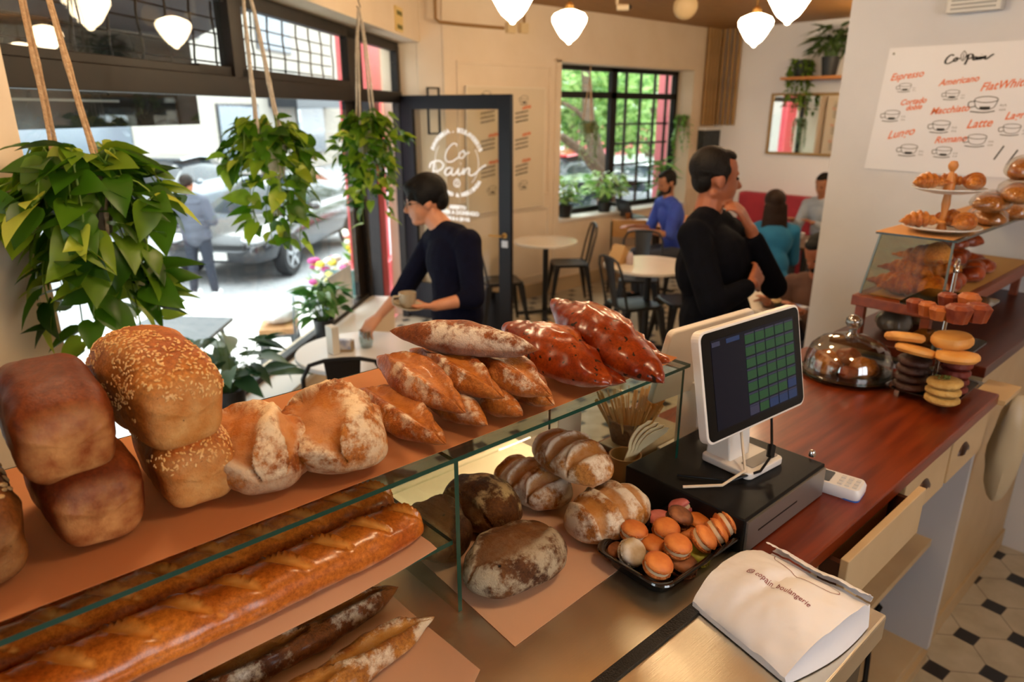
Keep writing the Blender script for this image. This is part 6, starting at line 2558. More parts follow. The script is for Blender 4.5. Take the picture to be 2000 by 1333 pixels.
def board_cup(x, y, s, fill=True):
    o = onx(x, y, XM - .0088)
    mk = MB()
    cup_drawing(mk, lambda a_, b_: o + base_r * a_ + base_u * b_, 0, 0, s, fill)
    scrawl(mk, lambda a_, b_: o + base_r * a_ + base_u * b_, s * 1.25, -s * .2, 3, s * .28, s * .05, 0)
    scrawl(mk, lambda a_, b_: o + base_r * a_ + base_u * b_, s * 1.25, -s * .6, 3, s * .28, s * .05, 0)
    mk.build('cup_drawing', ink_k, t, world=True, smooth=False, fix=False)


for s_, x, y, sz in (('Espresso', 1738, 158, .042), ('Americano', 1833, 168, .037), ('FlatWhite', 1913, 178, .046), ('Cortado', 1757, 206, .034), ('doble', 1768, 216, .032), ('Macchiato', 1816, 224, .040),
                     ('Latte', 1886, 251, .050), ('Lagrima', 1961, 234, .042), ('Lungo', 1732, 272, .050), ('Romano', 1824, 280, .040)):
    board_text(mo, s_, x, y, sz, .10 if s_ != 'Lungo' else .2, .0008, .35, .92)
for x, y, s, fl_f in ((1768, 170, .026, True), (1860, 184, .028, True), (1925, 202, .044, True), (1742, 225, .034, True), (1838, 246, .036, True), (1908, 273, .036, False), (1976, 252, .032, False), (1775, 292, .036, True), (1843, 296, .032, True)):
    board_cup(x, y, s, fl_f)
o = onx(1843, 138, XM - .0088)
fl2 = lambda x, y: o + base_r * (x * .18) + base_u * (y * .09)
for st in CO:
    stroke(mk, fl2, [((x - .24) * .55, y - .3) for x, y in st], .05, 4)
for st in PAIN:
    stroke(mk, fl2, [(.42 + x * .58, y + .15) for x, y in st], .05, 4)
o = onx(1882, 110, XM - .0088)
stroke(mk, lambda x, y: o + base_r * x + base_u * y, [(0, .022), (.010, .006), (.006, -.012), (0, -.018), (-.006, -.012), (-.010, .006), (0, .022)], .003, 4)
stroke(mk, lambda x, y: o + base_r * x + base_u * y, [(0, .01), (0, -.014)], .003)
for (x0, y0, x1, y1) in ((1961, 285, 1941, 312), (1988, 293, 1966, 321)):
    p, q = onx(x0, y0, XM - .0088), onx(x1, y1, XM - .0088)
    stroke(mk, lambda a_, b_: Vector((XM - .0088, a_, b_)), [(p.y, p.z), (q.y, q.z)], .006)
mk.build('printed_logo', ink_k, t, world=True, smooth=False, fix=False)
mb = MB(); mb.cyl((XM - .01, 1.372, 2.20), (XM - .004, 1.372, 2.20), .006, 8)
mb.build('pin', mat('pin_grey', '8a8a8a', .3, .8), t, world=True)

# lamp box on the near wall, sign plate, conduit, camera, detector, emergency lamp
a, b = onx(1857, -20, XM - .03), onx(1957, 18, XM - .03)
t = thing('air_vent', 'white ribbed ventilation grille at the top of the near right wall, cut by the frame', 'vent', (XM - .02, (a.y + b.y) / 2, b.z))
mb = MB(); mb.box(XM - .05, b.y, b.z, XM - .001, a.y, a.z)
mb.build('case', mat('vent_white', 'c9cac8', .4), t, world=True, smooth=False, bevel=.004)
for k_ in range(5):
    mb = MB(); z_ = b.z + .012 + k_ * .016
    mb.box(XM - .056, b.y + .02, z_, XM - .05, a.y - .02, z_ + .006)
    mb.build('slat', mat('vent_slat', '8f9090', .4), t, world=True, smooth=False)
o1 = onw(779, 38, W0 + .008)
s0 = o1.dot(WU)
t = thing('wall_sign', 'small yellowish plate with two dark lines on the wall above the door', 'sign', (o1.x, o1.y, o1.z - .09))
mb = MB(); mb.wbox(s0 - .10, s0 + .10, W0 + .001, W0 + .014, o1.z - .09, o1.z + .09)
mb.build('plate', mat('plate_yellow', 'd2b878', .5), t, world=True, smooth=False)
for dz in (.045, -.055):
    mb = MB(); mb.wbox(s0 - .07, s0 + .075, W0 + .014, W0 + .016, o1.z + dz - .016, o1.z + dz + .016)
    mb.build('dark_line', mat('sign_green', '5a5a24', .5), t, world=True, smooth=False)
t = thing('wall_conduit', 'thin brown electrical conduit with two boxes high on the back wall', 'conduit', (4.4, YB - .02, 2.6))
P = lambda x, y: ony(x, y, YB - .02)
mb = MB(); mb.tube([P(850, -30), P(850, 8), P(851, 36), P(858, 43), P(900, 48), P(984, 55)], .014, 8); mb.tube([P(1024, 55), P(1024, 20), P(1022, 16)], .012, 8)
mb.build('tube', mat('conduit_brown', '8f6a3a', .5), t, world=True)
for x_ in (997, 1022):
    q = P(x_, 55)
    mb = MB(); mb.box(q.x - .05, YB - .05, q.z - .045, q.x + .05, YB - .002, q.z + .045)
    mb.build('junction_box', mat('box_cream', 'd2bb90', .5), t, world=True, smooth=False, bevel=.004)
q = dep(1205, 14, 6.0)
t = thing('security_camera', 'small white security camera on the ceiling edge between the pendant lamps', 'camera', q)
mb = MB(); mb.tube([q + Vector((.0, 0, 0)), q + RT * .10], .028, 12); mb.tube([q - Vector((0, 0, -.02)), (q.x, q.y, ZC)], .012, 8)
mb.build('housing', mat('cam_white', 'c9b79a', .4), t, world=True)
mb = MB(); mb.ell(q + RT * .105, (.022, .022, .022))
mb.build('lens', black_gl, t, world=True)
q = dep(1338, 12, 6.2)
t = thing('ceiling_speaker', 'round cream wall speaker at the ceiling right of the security camera', 'speaker', q)
fwd_ = -FW
mb = MB(); mb.lathe([(.001, 0), (.10, 0), (.11, .02), (.10, .05), (.07, .07), (.001, .075)], q, 24, ax=(fwd_ + Vector((0, 0, -.6))))
mb.build('housing', mat('speaker_cream', 'b79f78', .5), t, world=True)
mb = MB(); mb.tube([(q.x, q.y, q.z), (q.x, q.y, ZC)], .012, 8)
mb.build('stem', mat('cam_white', 'c9b79a'), t, world=True)
q = onx(1610, 20, XR - .05)
mb = MB(); mb.box(XR - .08, q.y - .16, q.z - .05, XR - .002, q.y + .16, q.z + .04)
tag(mb.build('emergency_lamp', mat('em_white', 'b9ad98', .4), smooth=False, bevel=.008), 'white emergency light box high on the far right wall', 'lamp')

# ================================================================== FURNITURE
metal_k = mat('black_metal', '15161a', .38, .2)


def metal_chair(label, loc, heading, m=None):
    t = thing('metal_chair', label, 'chair', loc, heading)
    m = m or metal_k
    mb = MB()
    pts = rrect(-.18, -.18, .18, .18, .05, 5)
    mb.loft([[(x, y, z) for x, y in [(p[0] * k_, p[1] * k_) for p in pts]] for k_, z in ((.97, .425), (1, .432), (1, .448), (.96, .453), (.80, .447))])
    mb.build('seat', m, t)
    for sx in (-1, 1):
        for sy in (-1, 1):
            a, b = Vector((sx * .15, sy * .15, .43)), Vector((sx * .22, sy * .21, 0))
            mb = MB(); mb.loft([[a + Vector((x, y, 0)) for x, y in ((-.028, -.028), (.028, -.028), (.028, .028), (-.028, .028))], [b + Vector((x, y, 0)) for x, y in ((-.010, -.010), (.010, -.010), (.010, .010), (-.010, .010))]])
            mb.build('leg', m, t, smooth=False)
    mb = MB()
    arc = [(-.16, -.185, .43), (-.20, -.19, .62), (-.235, -.185, .76), (-.25, -.15, .83), (-.255, -.08, .85), (-.255, 0, .853), (-.255, .08, .85), (-.25, .15, .83), (-.235, .185, .76), (-.20, .19, .62), (-.16, .185, .43)]
    mb.tube(arc, .0105, 8)
    mb.build('back_frame', m, t)
    mb = MB(); mb.sheet(lambda u, v: (-.175 - .08 * u - .01 * math.sin(PI * v), (v - .5) * (.10 + .07 * u), .44 + .405 * u), 8, 6, .004)
    mb.build('back_splat', m, t)
    return t


fwdh = YAW
c = onz(1112, 512, .45); metal_chair('black metal chair right of the far round table, turned to the left', (c.x, c.y, 0), YAW + R(95))
c = onz(1018, 548, .45); metal_chair('black metal chair seen through and beside the glass door, turned to the right', (c.x - .12, c.y + .15, 0), YAW - R(75))
c = onz(1238, 592, .45); metal_chair('black metal chair nearest to us in front of the pale round table', (c.x, c.y, 0), YAW - R(70))
c = onz(1252, 548, .45); metal_chair('black metal chair tucked in behind the nearer round table', (c.x + .1, c.y + .1, 0), YAW + R(165))
c = onz(1320, 600, .45); metal_chair('black metal chair almost hidden behind the standing man', (c.x + .25, c.y + .1, 0), YAW + R(100))
tp = onz(668, 703, .85)
fdir = Vector((math.cos(YAW + R(12)), math.sin(YAW + R(12)), 0))
metal_chair('black metal chair with its back to us at the white window table', (tp.x + fdir.x * .255, tp.y + fdir.y * .255, 0), YAW + R(12))


def round_table(label, c, r, topm, h=.75):
    t = thing('round_table', label, 'table', (c[0], c[1], 0))
    mb = MB(); mb.lathe([(.001, h - .025), (r - .004, h - .025), (r, h - .018), (r, h - .004), (r - .004, h), (.001, h)], (0, 0, 0), 48)
    mb.build('tabletop', topm, t)
    mb = MB(); mb.cyl((0, 0, .03), (0, 0, h - .025), .028, 14)
    mb.build('post', metal_k, t)
    mb = MB()
    for k_ in range(4):
        a = PI / 4 + PI / 2 * k_
        mb.bar((0, 0, .04), (math.cos(a) * .27, math.sin(a) * .27, .012), .05, .022)
    mb.build('base', metal_k, t, smooth=False)
    return t


marble = mat('table_pale', 'd8cfc0', .25, c2='cfc5b5', ns=3)
marble_c = mat('table_white', 'dcdcde', .2)
round_table('far pale round table behind the open glass door', (4.74, 4.77), .31, marble)
round_table('pale round table in front of the standing man', (4.60, 3.42), .37, marble)
wt = onz(702, 684, .75)
round_table('white round table at the street window where the glass stands', (wt.x, wt.y), .33, marble_c)
round_table('round table of the man in the brown jacket', (4.30, 2.06), .32, marble)

# wooden chair and laptop table
t = thing('wooden_chair', 'light wooden chair with a thin dark metal frame at the laptop table', 'chair', (onz(1203, 482, .45).x - .02, onz(1203, 482, .45).y - .18, 0), YAW + R(-8))
oak = mat('light_oak', 'c99a62', .5, c2='b9864e', ns=5)
mb = MB(); mb.loft([[(x * k_, y * k_, z) for x, y in rrect(-.19, -.19, .19, .19, .07, 5)] for k_, z in ((.97, .438), (1, .443), (1, .452), (.97, .456))])
mb.build('seat', oak, t)
mb = MB(); mb.sheet(lambda u, v: (-.20 - .05 * u - .03 * math.sin(PI * v), (v - .5) * .38, .62 + .20 * u), 6, 10, .010)
mb.build('backrest', oak, t)
for sy in (-1, 1):
    mb = MB(); mb.tube([(-.24, sy * .185, .80), (-.20, sy * .185, .62), (-.17, sy * .185, .44), (-.22, sy * .20, 0)], .010, 7)
    mb.build('rear_leg', metal_k, t)
    mb = MB(); mb.tube([(.16, sy * .18, .44), (.20, sy * .20, 0)], .010, 7)
    mb.build('front_leg', metal_k, t)
lt = onz(1268, 430, .75)
lt = Vector((6.75, 4.72, 0))
t = thing('wooden_table', 'wooden table with a laptop and plates by the back window', 'table', lt, R(0))
mb = MB(); mb.box(-.48, -.36, .722, .48, .36, .75)
mb.build('tabletop', mat('table_wood', 'b5652f', .4, c2='c27a42', ns=4), t, smooth=False, bevel=.003)
for sx in (-1, 1):
    mb = MB(); mb.box(sx * .30 - .03, -.03, 0, sx * .30 + .03, .03, .722)
    mb.build('leg', metal_k, t, smooth=False)
    mb = MB(); mb.box(sx * .30 - .03, -.28, 0, sx * .30 + .03, .28, .02)
    mb.build('foot', metal_k, t, smooth=False)
# laptop
lp = onz(1238, 424, .75)
t = thing('laptop', 'open dark laptop on the wooden table in front of the man in blue', 'laptop', (lp.x, lp.y, .751), R(-20))
mb = MB(); mb.box(-.11, -.16, 0, .11, .16, .014)
mb.build('keyboard_base', mat('laptop_grey', '4a4b50', .4, .5), t, smooth=False, bevel=.003)
mb = MB(); mb.slab([(-.11, -.16, .015), (-.11, .16, .015), (-.17, .16, .215), (-.17, -.16, .215)], (-1, 0, -.3), .006)
mb.build('lid', mat('laptop_lid', '3a3b42', .35, .5), t, smooth=False)


def plate_(label, c, r, m=None):
    mb = MB(); mb.lathe([(.001, 0), (r * .55, 0), (r, .014), (r, .018), (r * .55, .006), (.001, .006)], (0, 0, 0), 24)
    o = mb.build('plate', m or mat('china', 'd9dade', .25), origin=1); o.location = c
    return tag(o, label, 'plate')


p = onz(1260, 433, .752); plate_('white plate on the wooden table beside the laptop', p, .11)
mb = MB(); c = onz(1198, 420, .752)
mb.add([(c.x - .1, c.y - .06, .752), (c.x + .08, c.y - .06, .752), (c.x + .08, c.y + .08, .752), (c.x - .1, c.y + .08, .752), (c.x - .02, c.y - .06, .86), (c.x - .02, c.y + .08, .86)], [(0, 1, 4), (3, 5, 2), (0, 4, 5, 3), (1, 2, 5, 4), (0, 3, 2, 1)])
tag(mb.build('folded_menu', mat('paper_white', 'dfe1e8', .7), smooth=False), 'white folded card standing on the wooden table above the wooden chair', 'card')
mb = MB(); mb.lathe([(.001, 0), (.025, 0), (.032, .07), (.029, .07), (.022, .006), (.001, .006)], (0, 0, 0), 16)
o = mb.build('coffee_glass', mat('coffee_brown', '7a4a24', .2), origin=1); o.location = onz(1226, 428, .752); tag(o, 'glass of coffee on the wooden table between the card and the plate', 'glass')
# on the nearer pale table
c = onz(1207, 512, .752)
mb = MB(); mb.add([(c.x - .09, c.y - .08, .752), (c.x + .09, c.y - .08, .752), (c.x + .09, c.y + .06, .752), (c.x - .09, c.y + .06, .752), (c.x, c.y - .07, .90), (c.x, c.y + .05, .90)], [(0, 1, 4), (3, 5, 2), (0, 4, 5, 3), (1, 2, 5, 4), (0, 3, 2, 1)])
tag(mb.build('kraft_menu', mat('kraft_tan', 'b08a58', .7), smooth=False), 'tan folded menu standing on the round table in front of the standing man', 'menu')
mb = MB(); mb.lathe([(.001, 0), (.03, 0), (.03, .06), (.02, .08), (.012, .10), (.001, .10)], (0, 0, 0), 16)
o = mb.build('sugar_shaker', mat('shaker', 'b7a9ae', .2), origin=1); o.location = onz(1230, 516, .752); tag(o, 'small sugar shaker beside the tan folded menu', 'shaker')
# window table things
glass_t = glassmat('tumbler_glass', 'e9f0f0', .10)
gc = onz(716, 678, .752)
t = thing('water_glass', 'clear tumbler on the white window table under the young man\'s reaching hand', 'glass', gc)
mb = MB(); mb.lathe([(.001, .0), (.030, .0), (.038, .03), (.039, .06), (.034, .095), (.032, .095), (.036, .06), (.035, .03), (.028, .008), (.001, .008)], (0, 0, 0), 24)
mb.build('tumbler', glass_t, t)
c = onz(674, 684, .752)
t = thing('sugar_holder', 'small wooden holder with blue and white sugar sachets on the window table', 'holder', (c.x, c.y, .752), YAW)
mb = MB(); mb.box(-.03, -.045, 0, .03, -.038, .05); mb.box(-.03, .038, 0, .03, .045, .05); mb.box(-.03, -.038, 0, .03, .038, .008)
mb.build('tray', mat('holder_wood', '9a8466', .6), t, smooth=False)
mb = MB(); mb.box(-.022, -.036, .009, -.002, .036, .060); mb.box(.004, -.034, .009, .022, .036, .056)
mb.build('sachets', mat('sachet_white', 'd5d8e0', .5, c2='4a6fb5', ns=18), t, smooth=False)
c = onz(652, 690, .752)
mb = MB(); mb.box(c.x - .02, c.y - .035, .752, c.x + .02, c.y + .035, .90)
tag(mb.build('napkin_holder', mat('napkin_white', 'd2cfc8', .6), smooth=False, bevel=.003), 'white napkin dispenser on the window table left of the sugar', 'napkin holder')

# sofa along the far right wall
t = thing('red_sofa', 'long crimson bench sofa against the far right wall under the mirror', 'sofa', (XR - .35, 4.2, 0))
sof = mat('crimson_cloth', 'b5323f', .7, c2='a52c3a', ns=6)
mb = MB(); mb.box(XR - .62, 2.4, .12, XR - .02, 4.80, .44)
mb.build('seat', sof, t, world=True, smooth=False, bevel=.02)
mb = MB(); mb.box(XR - .18, 2.4, .44, XR - .02, 4.80, .965)
mb.build('backrest', sof, t, world=True, smooth=False, bevel=.02)
for y_ in (2.5, 4.7):
    mb = MB(); mb.box(XR - .55, y_ - .03, 0, XR - .49, y_ + .03, .12)
    mb.build('leg', metal_k, t, world=True, smooth=False)
c = onz(1575, 472, .75)
t = thing('cafe_table', 'dark table in front of the sofa with cups and cake on it', 'table', (c.x, c.y, 0))
mb = MB(); mb.box(-.35, -.30, .725, .35, .30, .75)
mb.build('tabletop', mat('table_brown', '5a3a20', .4), t, smooth=False)
mb = MB(); mb.cyl((0, 0, .02), (0, 0, .725), .03, 10); mb.box(-.22, -.22, 0, .22, .22, .02)
mb.build('pedestal', metal_k, t, smooth=False)
for i, (dx, dy, lb) in enumerate(((-.15, .05, 'white cup on the dark table by the sofa, nearer the woman in teal'), (.12, .12, 'white cup on the dark table by the sofa, nearer the man in grey'))):
    mb = MB(); mb.lathe([(.001, 0), (.025, 0), (.04, .055), (.037, .055), (.022, .006), (.001, .006)], (0, 0, 0), 16)
    o = mb.build('cup', mat('china', 'd9dade'), origin=1); o.location = (c.x + dx, c.y + dy, .751); tag(o, lb, 'cup')
p = Vector((c.x - .02, c.y - .12, .751)); plate_('white plate with cake on the dark table by the sofa', p, .11)
mb = MB(); mb.ell((p.x, p.y, .785), (.06, .05, .03)); tag(mb.build('cake_slice', mat('cake_tan', 'b58a4a', .7)), 'piece of yellow-brown cake on the plate by the sofa', 'cake')
p = onz(1512, 594, .752); plate_('dark plate with food on the table of the man in brown', p, .10, mat('plate_dark', '2c3430', .3))
mb = MB(); mb.ell((p.x, p.y, .772), (.06, .045, .02)); tag(mb.build('sandwich', mat('food_tan', 'a38458', .8, c2='c9b48a', ns=30)), 'pale sandwich on the dark plate of the man in brown', 'food')
mb = MB(); c = onz(1553, 606, .752); mb.box(c.x - .05, c.y - .06, .752, c.x + .06, c.y + .06, .775)
tag(mb.build('blue_napkin', mat('blue_napkin', '5a7fc0', .7, c2='d0d4dc', ns=14), smooth=False), 'blue and white folded napkin on the table of the man in brown', 'napkin')

# ================================================================== OUTSIDE FURNITURE, FLYERS, FLOWERS
om = mat('outdoor_grey', '4e5358', .4)
tc_ = onz(455, 620, SZ_ + .74)
t = thing('outdoor_table', 'grey square-topped table on the pavement outside the street window', 'table', (tc_.x - .35, tc_.y + .1, SZ_))
u_, v_ = WU, -WN
k0 = tc_
zt_ = SZ_ + .74
cr = [k0, k0 - u_ * .70, k0 - u_ * .70 - v_ * .70, k0 - v_ * .70]
cr = [onz(455, 620, zt_), onz(300, 616, zt_), onz(180, 672, zt_), onz(372, 690, zt_)]
mb = MB(); mb.slab([(p.x, p.y, zt_ - .03) for p in cr], (0, 0, 1), .03)
mb.build('tabletop', om, t, world=True, smooth=False)
cen = sum((p for p in cr), Vector()) / 4
for p in cr:
    a = Vector((p.x, p.y, 0)).lerp(Vector((cen.x, cen.y, 0)), .22)
    mb = MB(); mb.bar((a.x, a.y, zt_ - .03), (p.x * .97 + cen.x * .03, p.y * .97 + cen.y * .03, SZ_), .03, .03)
    mb.build('leg', om, t, world=True, smooth=False)
zs_ = SZ_ + .50
c = onz(545, 632, zs_)
t = thing('outdoor_stool', 'wooden topped seat with grey steel legs outside the window', 'stool', (c.x, c.y, SZ_), WA + R(20))
mb = MB(); mb.box(-.2, -.16, .45, .2, .16, .50); mb.build('seat', mat('teak', 'b98a5a', .6, c2='a8774a', ns=6), t, smooth=False)
mb = MB(); mb.box(-.2, -.165, .42, .2, .165, .45); mb.build('rail', om, t, smooth=False)
for sx in (-1, 1):
    for sy in (-1, 1):
        mb = MB(); mb.bar((sx * .17, sy * .13, .43), (sx * .20, sy * .17, 0), .05, .02); mb.build('leg', om, t, smooth=False)
mb = MB(); mb.tube([(-.2, -.16, 0), (-.30, -.16, .35), (-.26, -.16, .62), (-.12, -.16, .72), (.0, -.15, .74)], .010, 7); mb.build('back_hoop', om, t)
crumpled('white_cloth', 'crumpled white cloth lying on the outdoor wooden seat', 'cloth', (c.x + .03, c.y + .02, zs_ + .09), (.17, .12, .09), mat('cloth_white', 'e3e6ea', .8), 7)
a0 = onw(668, 560, FRAME + .03).dot(WU)
mb = MB(); mb.wbox(a0 - .28, a0 + .18, FRAME + .035, FRAME + .039, .54, .86)
tag(mb.build('flyer', mat('flyer_blue', 'd2dae2', .6, c2='a9bccf', ns=6), smooth=False), 'pale bluish flyer taped low inside the street window near the door', 'flyer')


def bouquet(label, c, seed, cols):
    rnd = random.Random(seed)
    t = thing('flower_bucket', label, 'flowers', c)
    mb = MB(); mb.lathe([(.001, 0), (.10, 0), (.13, .30), (.12, .30), (.001, .05)], (0, 0, 0), 18); mb.build('bucket', mat('bucket_grey', 'b5b8bc', .4), t)
    mb = MB()
    for i in range(60):
        a, r_ = rnd.random() * 2 * PI, .2 * math.sqrt(rnd.random())
        heart_leaf(mb, Vector((math.cos(a) * r_ * .6, math.sin(a) * r_ * .6, rnd.uniform(.3, .55))), (math.cos(a), math.sin(a), 1), (rnd.gauss(0, 1), rnd.gauss(0, 1), .5), .14, .05, rnd)
    mb.build('leaves', vari_leaf, t, fix=False)
    for k_, cc_ in enumerate(cols):
        mb = MB()
        for i in range(12):
            a, r_ = rnd.random() * 2 * PI, .18 * math.sqrt(rnd.random())
            mb.ell((math.cos(a) * r_, math.sin(a) * r_, rnd.uniform(.45, .70)), (.045, .045, .03))
        tag(mb.build('blossoms', mat('bloom_' + cc_, cc_, .6), t), kind='stuff')


p = onw(708, 470, -3.1); bouquet('bucket of white and yellow flowers outside between the window and the red column', (p.x - .1, p.y - .05, p.z - .55), 3, ('f2f0dc', 'e8c83a', 'd96a8a'))
p = onw(650, 535, -2.55); bouquet('bucket of pink and yellow flowers outside low behind the flyer', (p.x - .05, p.y, p.z - .55), 4, ('e6d24a', 'c04a90', 'e8e4d8'))
p = onw(668, 495, -2.35)
t = thing('pavement_sign', 'dark green standing sign board outside the window near the door', 'sign', (p.x, p.y, SZ_), WA)
mb = MB(); mb.slab([(-.02, -.2, .0), (-.02, .2, 0), (.05, .2, .95), (.05, -.2, .95)], (1, 0, 0), .02); mb.build('board', mat('sign_teal', '3f6a66', .6), t, smooth=False)
mb = MB(); mb.slab([(.28, -.2, .0), (.28, .2, 0), (.07, .2, .95), (.07, -.2, .95)], (1, 0, 0), .02); mb.build('rear_board', mat('sign_white', 'd5d8d8', .6), t, smooth=False)
# ================================================================== PEOPLE
UPV = Vector((0, 0, 1))


def skin_mat(name, c, c2):
    return mat(name, c, .5, c2=c2, ns=10)


def remesh(o, vox, smooth=4, fac=.6):
    m = o.modifiers.new('union', 'REMESH')
    m.mode = 'VOXEL'
    m.voxel_size = vox
    m.use_smooth_shade = True
    s = o.modifiers.new('soften', 'SMOOTH')
    s.iterations = smooth
    s.factor = fac
    return o


def head_shapes(mb, c, f, tilt_up=None, k=1.0, nose=1.0):
    """skull, face, jaw, nose, brow, lips, ears about the head centre; f = where the face looks"""
    f = f.normalized()
    s = f.cross(UPV).normalized()
    u = s.cross(f).normalized()
    A = (f, s, u)
    P = lambda x, y, z: c + (f * x + s * y + u * z) * k
    mb.ell(P(-.012, 0, .035), (.098 * k, .077 * k, .092 * k), A, 18, 12)
    mb.ell(P(.020, 0, -.020), (.074 * k, .064 * k, .088 * k), A, 18, 12)
    mb.ell(P(.060, 0, -.084), (.030 * k, .032 * k, .026 * k), A, 14, 9)
    mb.ell(P(.040, 0, -.055), (.050 * k, .046 * k, .045 * k), A, 14, 9)
    mb.caps(P(-.02, .045, -.055), P(.045, .02, -.090), .022 * k, .018 * k)
    mb.caps(P(-.02, -.045, -.055), P(.045, -.02, -.090), .022 * k, .018 * k)
    mb.caps(P(.078, 0, .018), P(.104 * nose, 0, -.022), .009 * k, .014 * k)
    mb.ell(P(.092, .009, -.026), (.010 * k, .008 * k, .008 * k), A, 8, 6)
    mb.ell(P(.092, -.009, -.026), (.010 * k, .008 * k, .008 * k), A, 8, 6)
    mb.ell(P(.074, 0, .030), (.016 * k, .048 * k, .011 * k), A, 12, 8)
    mb.ell(P(.083, 0, -.048), (.012 * k, .024 * k, .007 * k), A, 10, 6)
    mb.ell(P(.081, 0, -.059), (.012 * k, .020 * k, .007 * k), A, 10, 6)
    for q in (-1, 1):
        mb.ell(P(-.006, q * .076, -.004), (.020 * k, .008 * k, .032 * k), A, 12, 8)
        mb.ell(P(.052, q * .036, -.030), (.024 * k, .022 * k, .024 * k), A, 10, 7)
    return P, A


def hand_shapes(mb, w_, d, n, side, curl=.5, k=1.0, spread=.25, thumb=1.0):
    """w_: wrist, d: along the hand, n: out of the back of the hand, side: +1/-1 where the thumb is"""
    d = d.normalized()
    n = (n - d * n.dot(d)).normalized()
    s = d.cross(n).normalized() * side
    pal = w_ + d * .05 * k
    for q in (-1.5, -.5, .5, 1.5):
        mb.caps(w_ + d * .01 + s * q * .011 * k, w_ + d * .085 * k + s * q * .019 * k, .015 * k, .012 * k, 8)
    for i, (q, L) in enumerate(((1.5, .070), (.5, .078), (-.5, .073), (-1.5, .058))):
        b = w_ + d * .090 * k + s * q * .0195 * k
        dd = (d + s * q * spread * .25).normalized()
        a0 = curl * .6
        p1 = b + (dd * math.cos(a0) - n * math.sin(a0)) * L * .42 * k
        a1 = curl * 1.5
        p2 = p1 + (dd * math.cos(a1) - n * math.sin(a1)) * L * .32 * k
        a2 = curl * 2.2
        p3 = p2 + (dd * math.cos(a2) - n * math.sin(a2)) * L * .26 * k
        mb.caps(b, p1, .0098 * k, .009 * k, 8)
        mb.caps(p1, p2, .009 * k, .0082 * k, 8)
        mb.caps(p2, p3, .0082 * k, .0072 * k, 8)
    t0 = w_ + d * .025 * k + s * .024 * k
    t1 = t0 + (s * .75 + d * .65 - n * .35 * thumb).normalized() * .042 * k
    t2 = t1 + (s * .25 + d * .85 - n * .6 * thumb).normalized() * .034 * k
    mb.caps(w_ + d * .012, t0, .016 * k, .014 * k, 8)
    mb.caps(t0, t1, .013 * k, .010 * k, 8)
    mb.caps(t1, t2, .010 * k, .008 * k, 8)


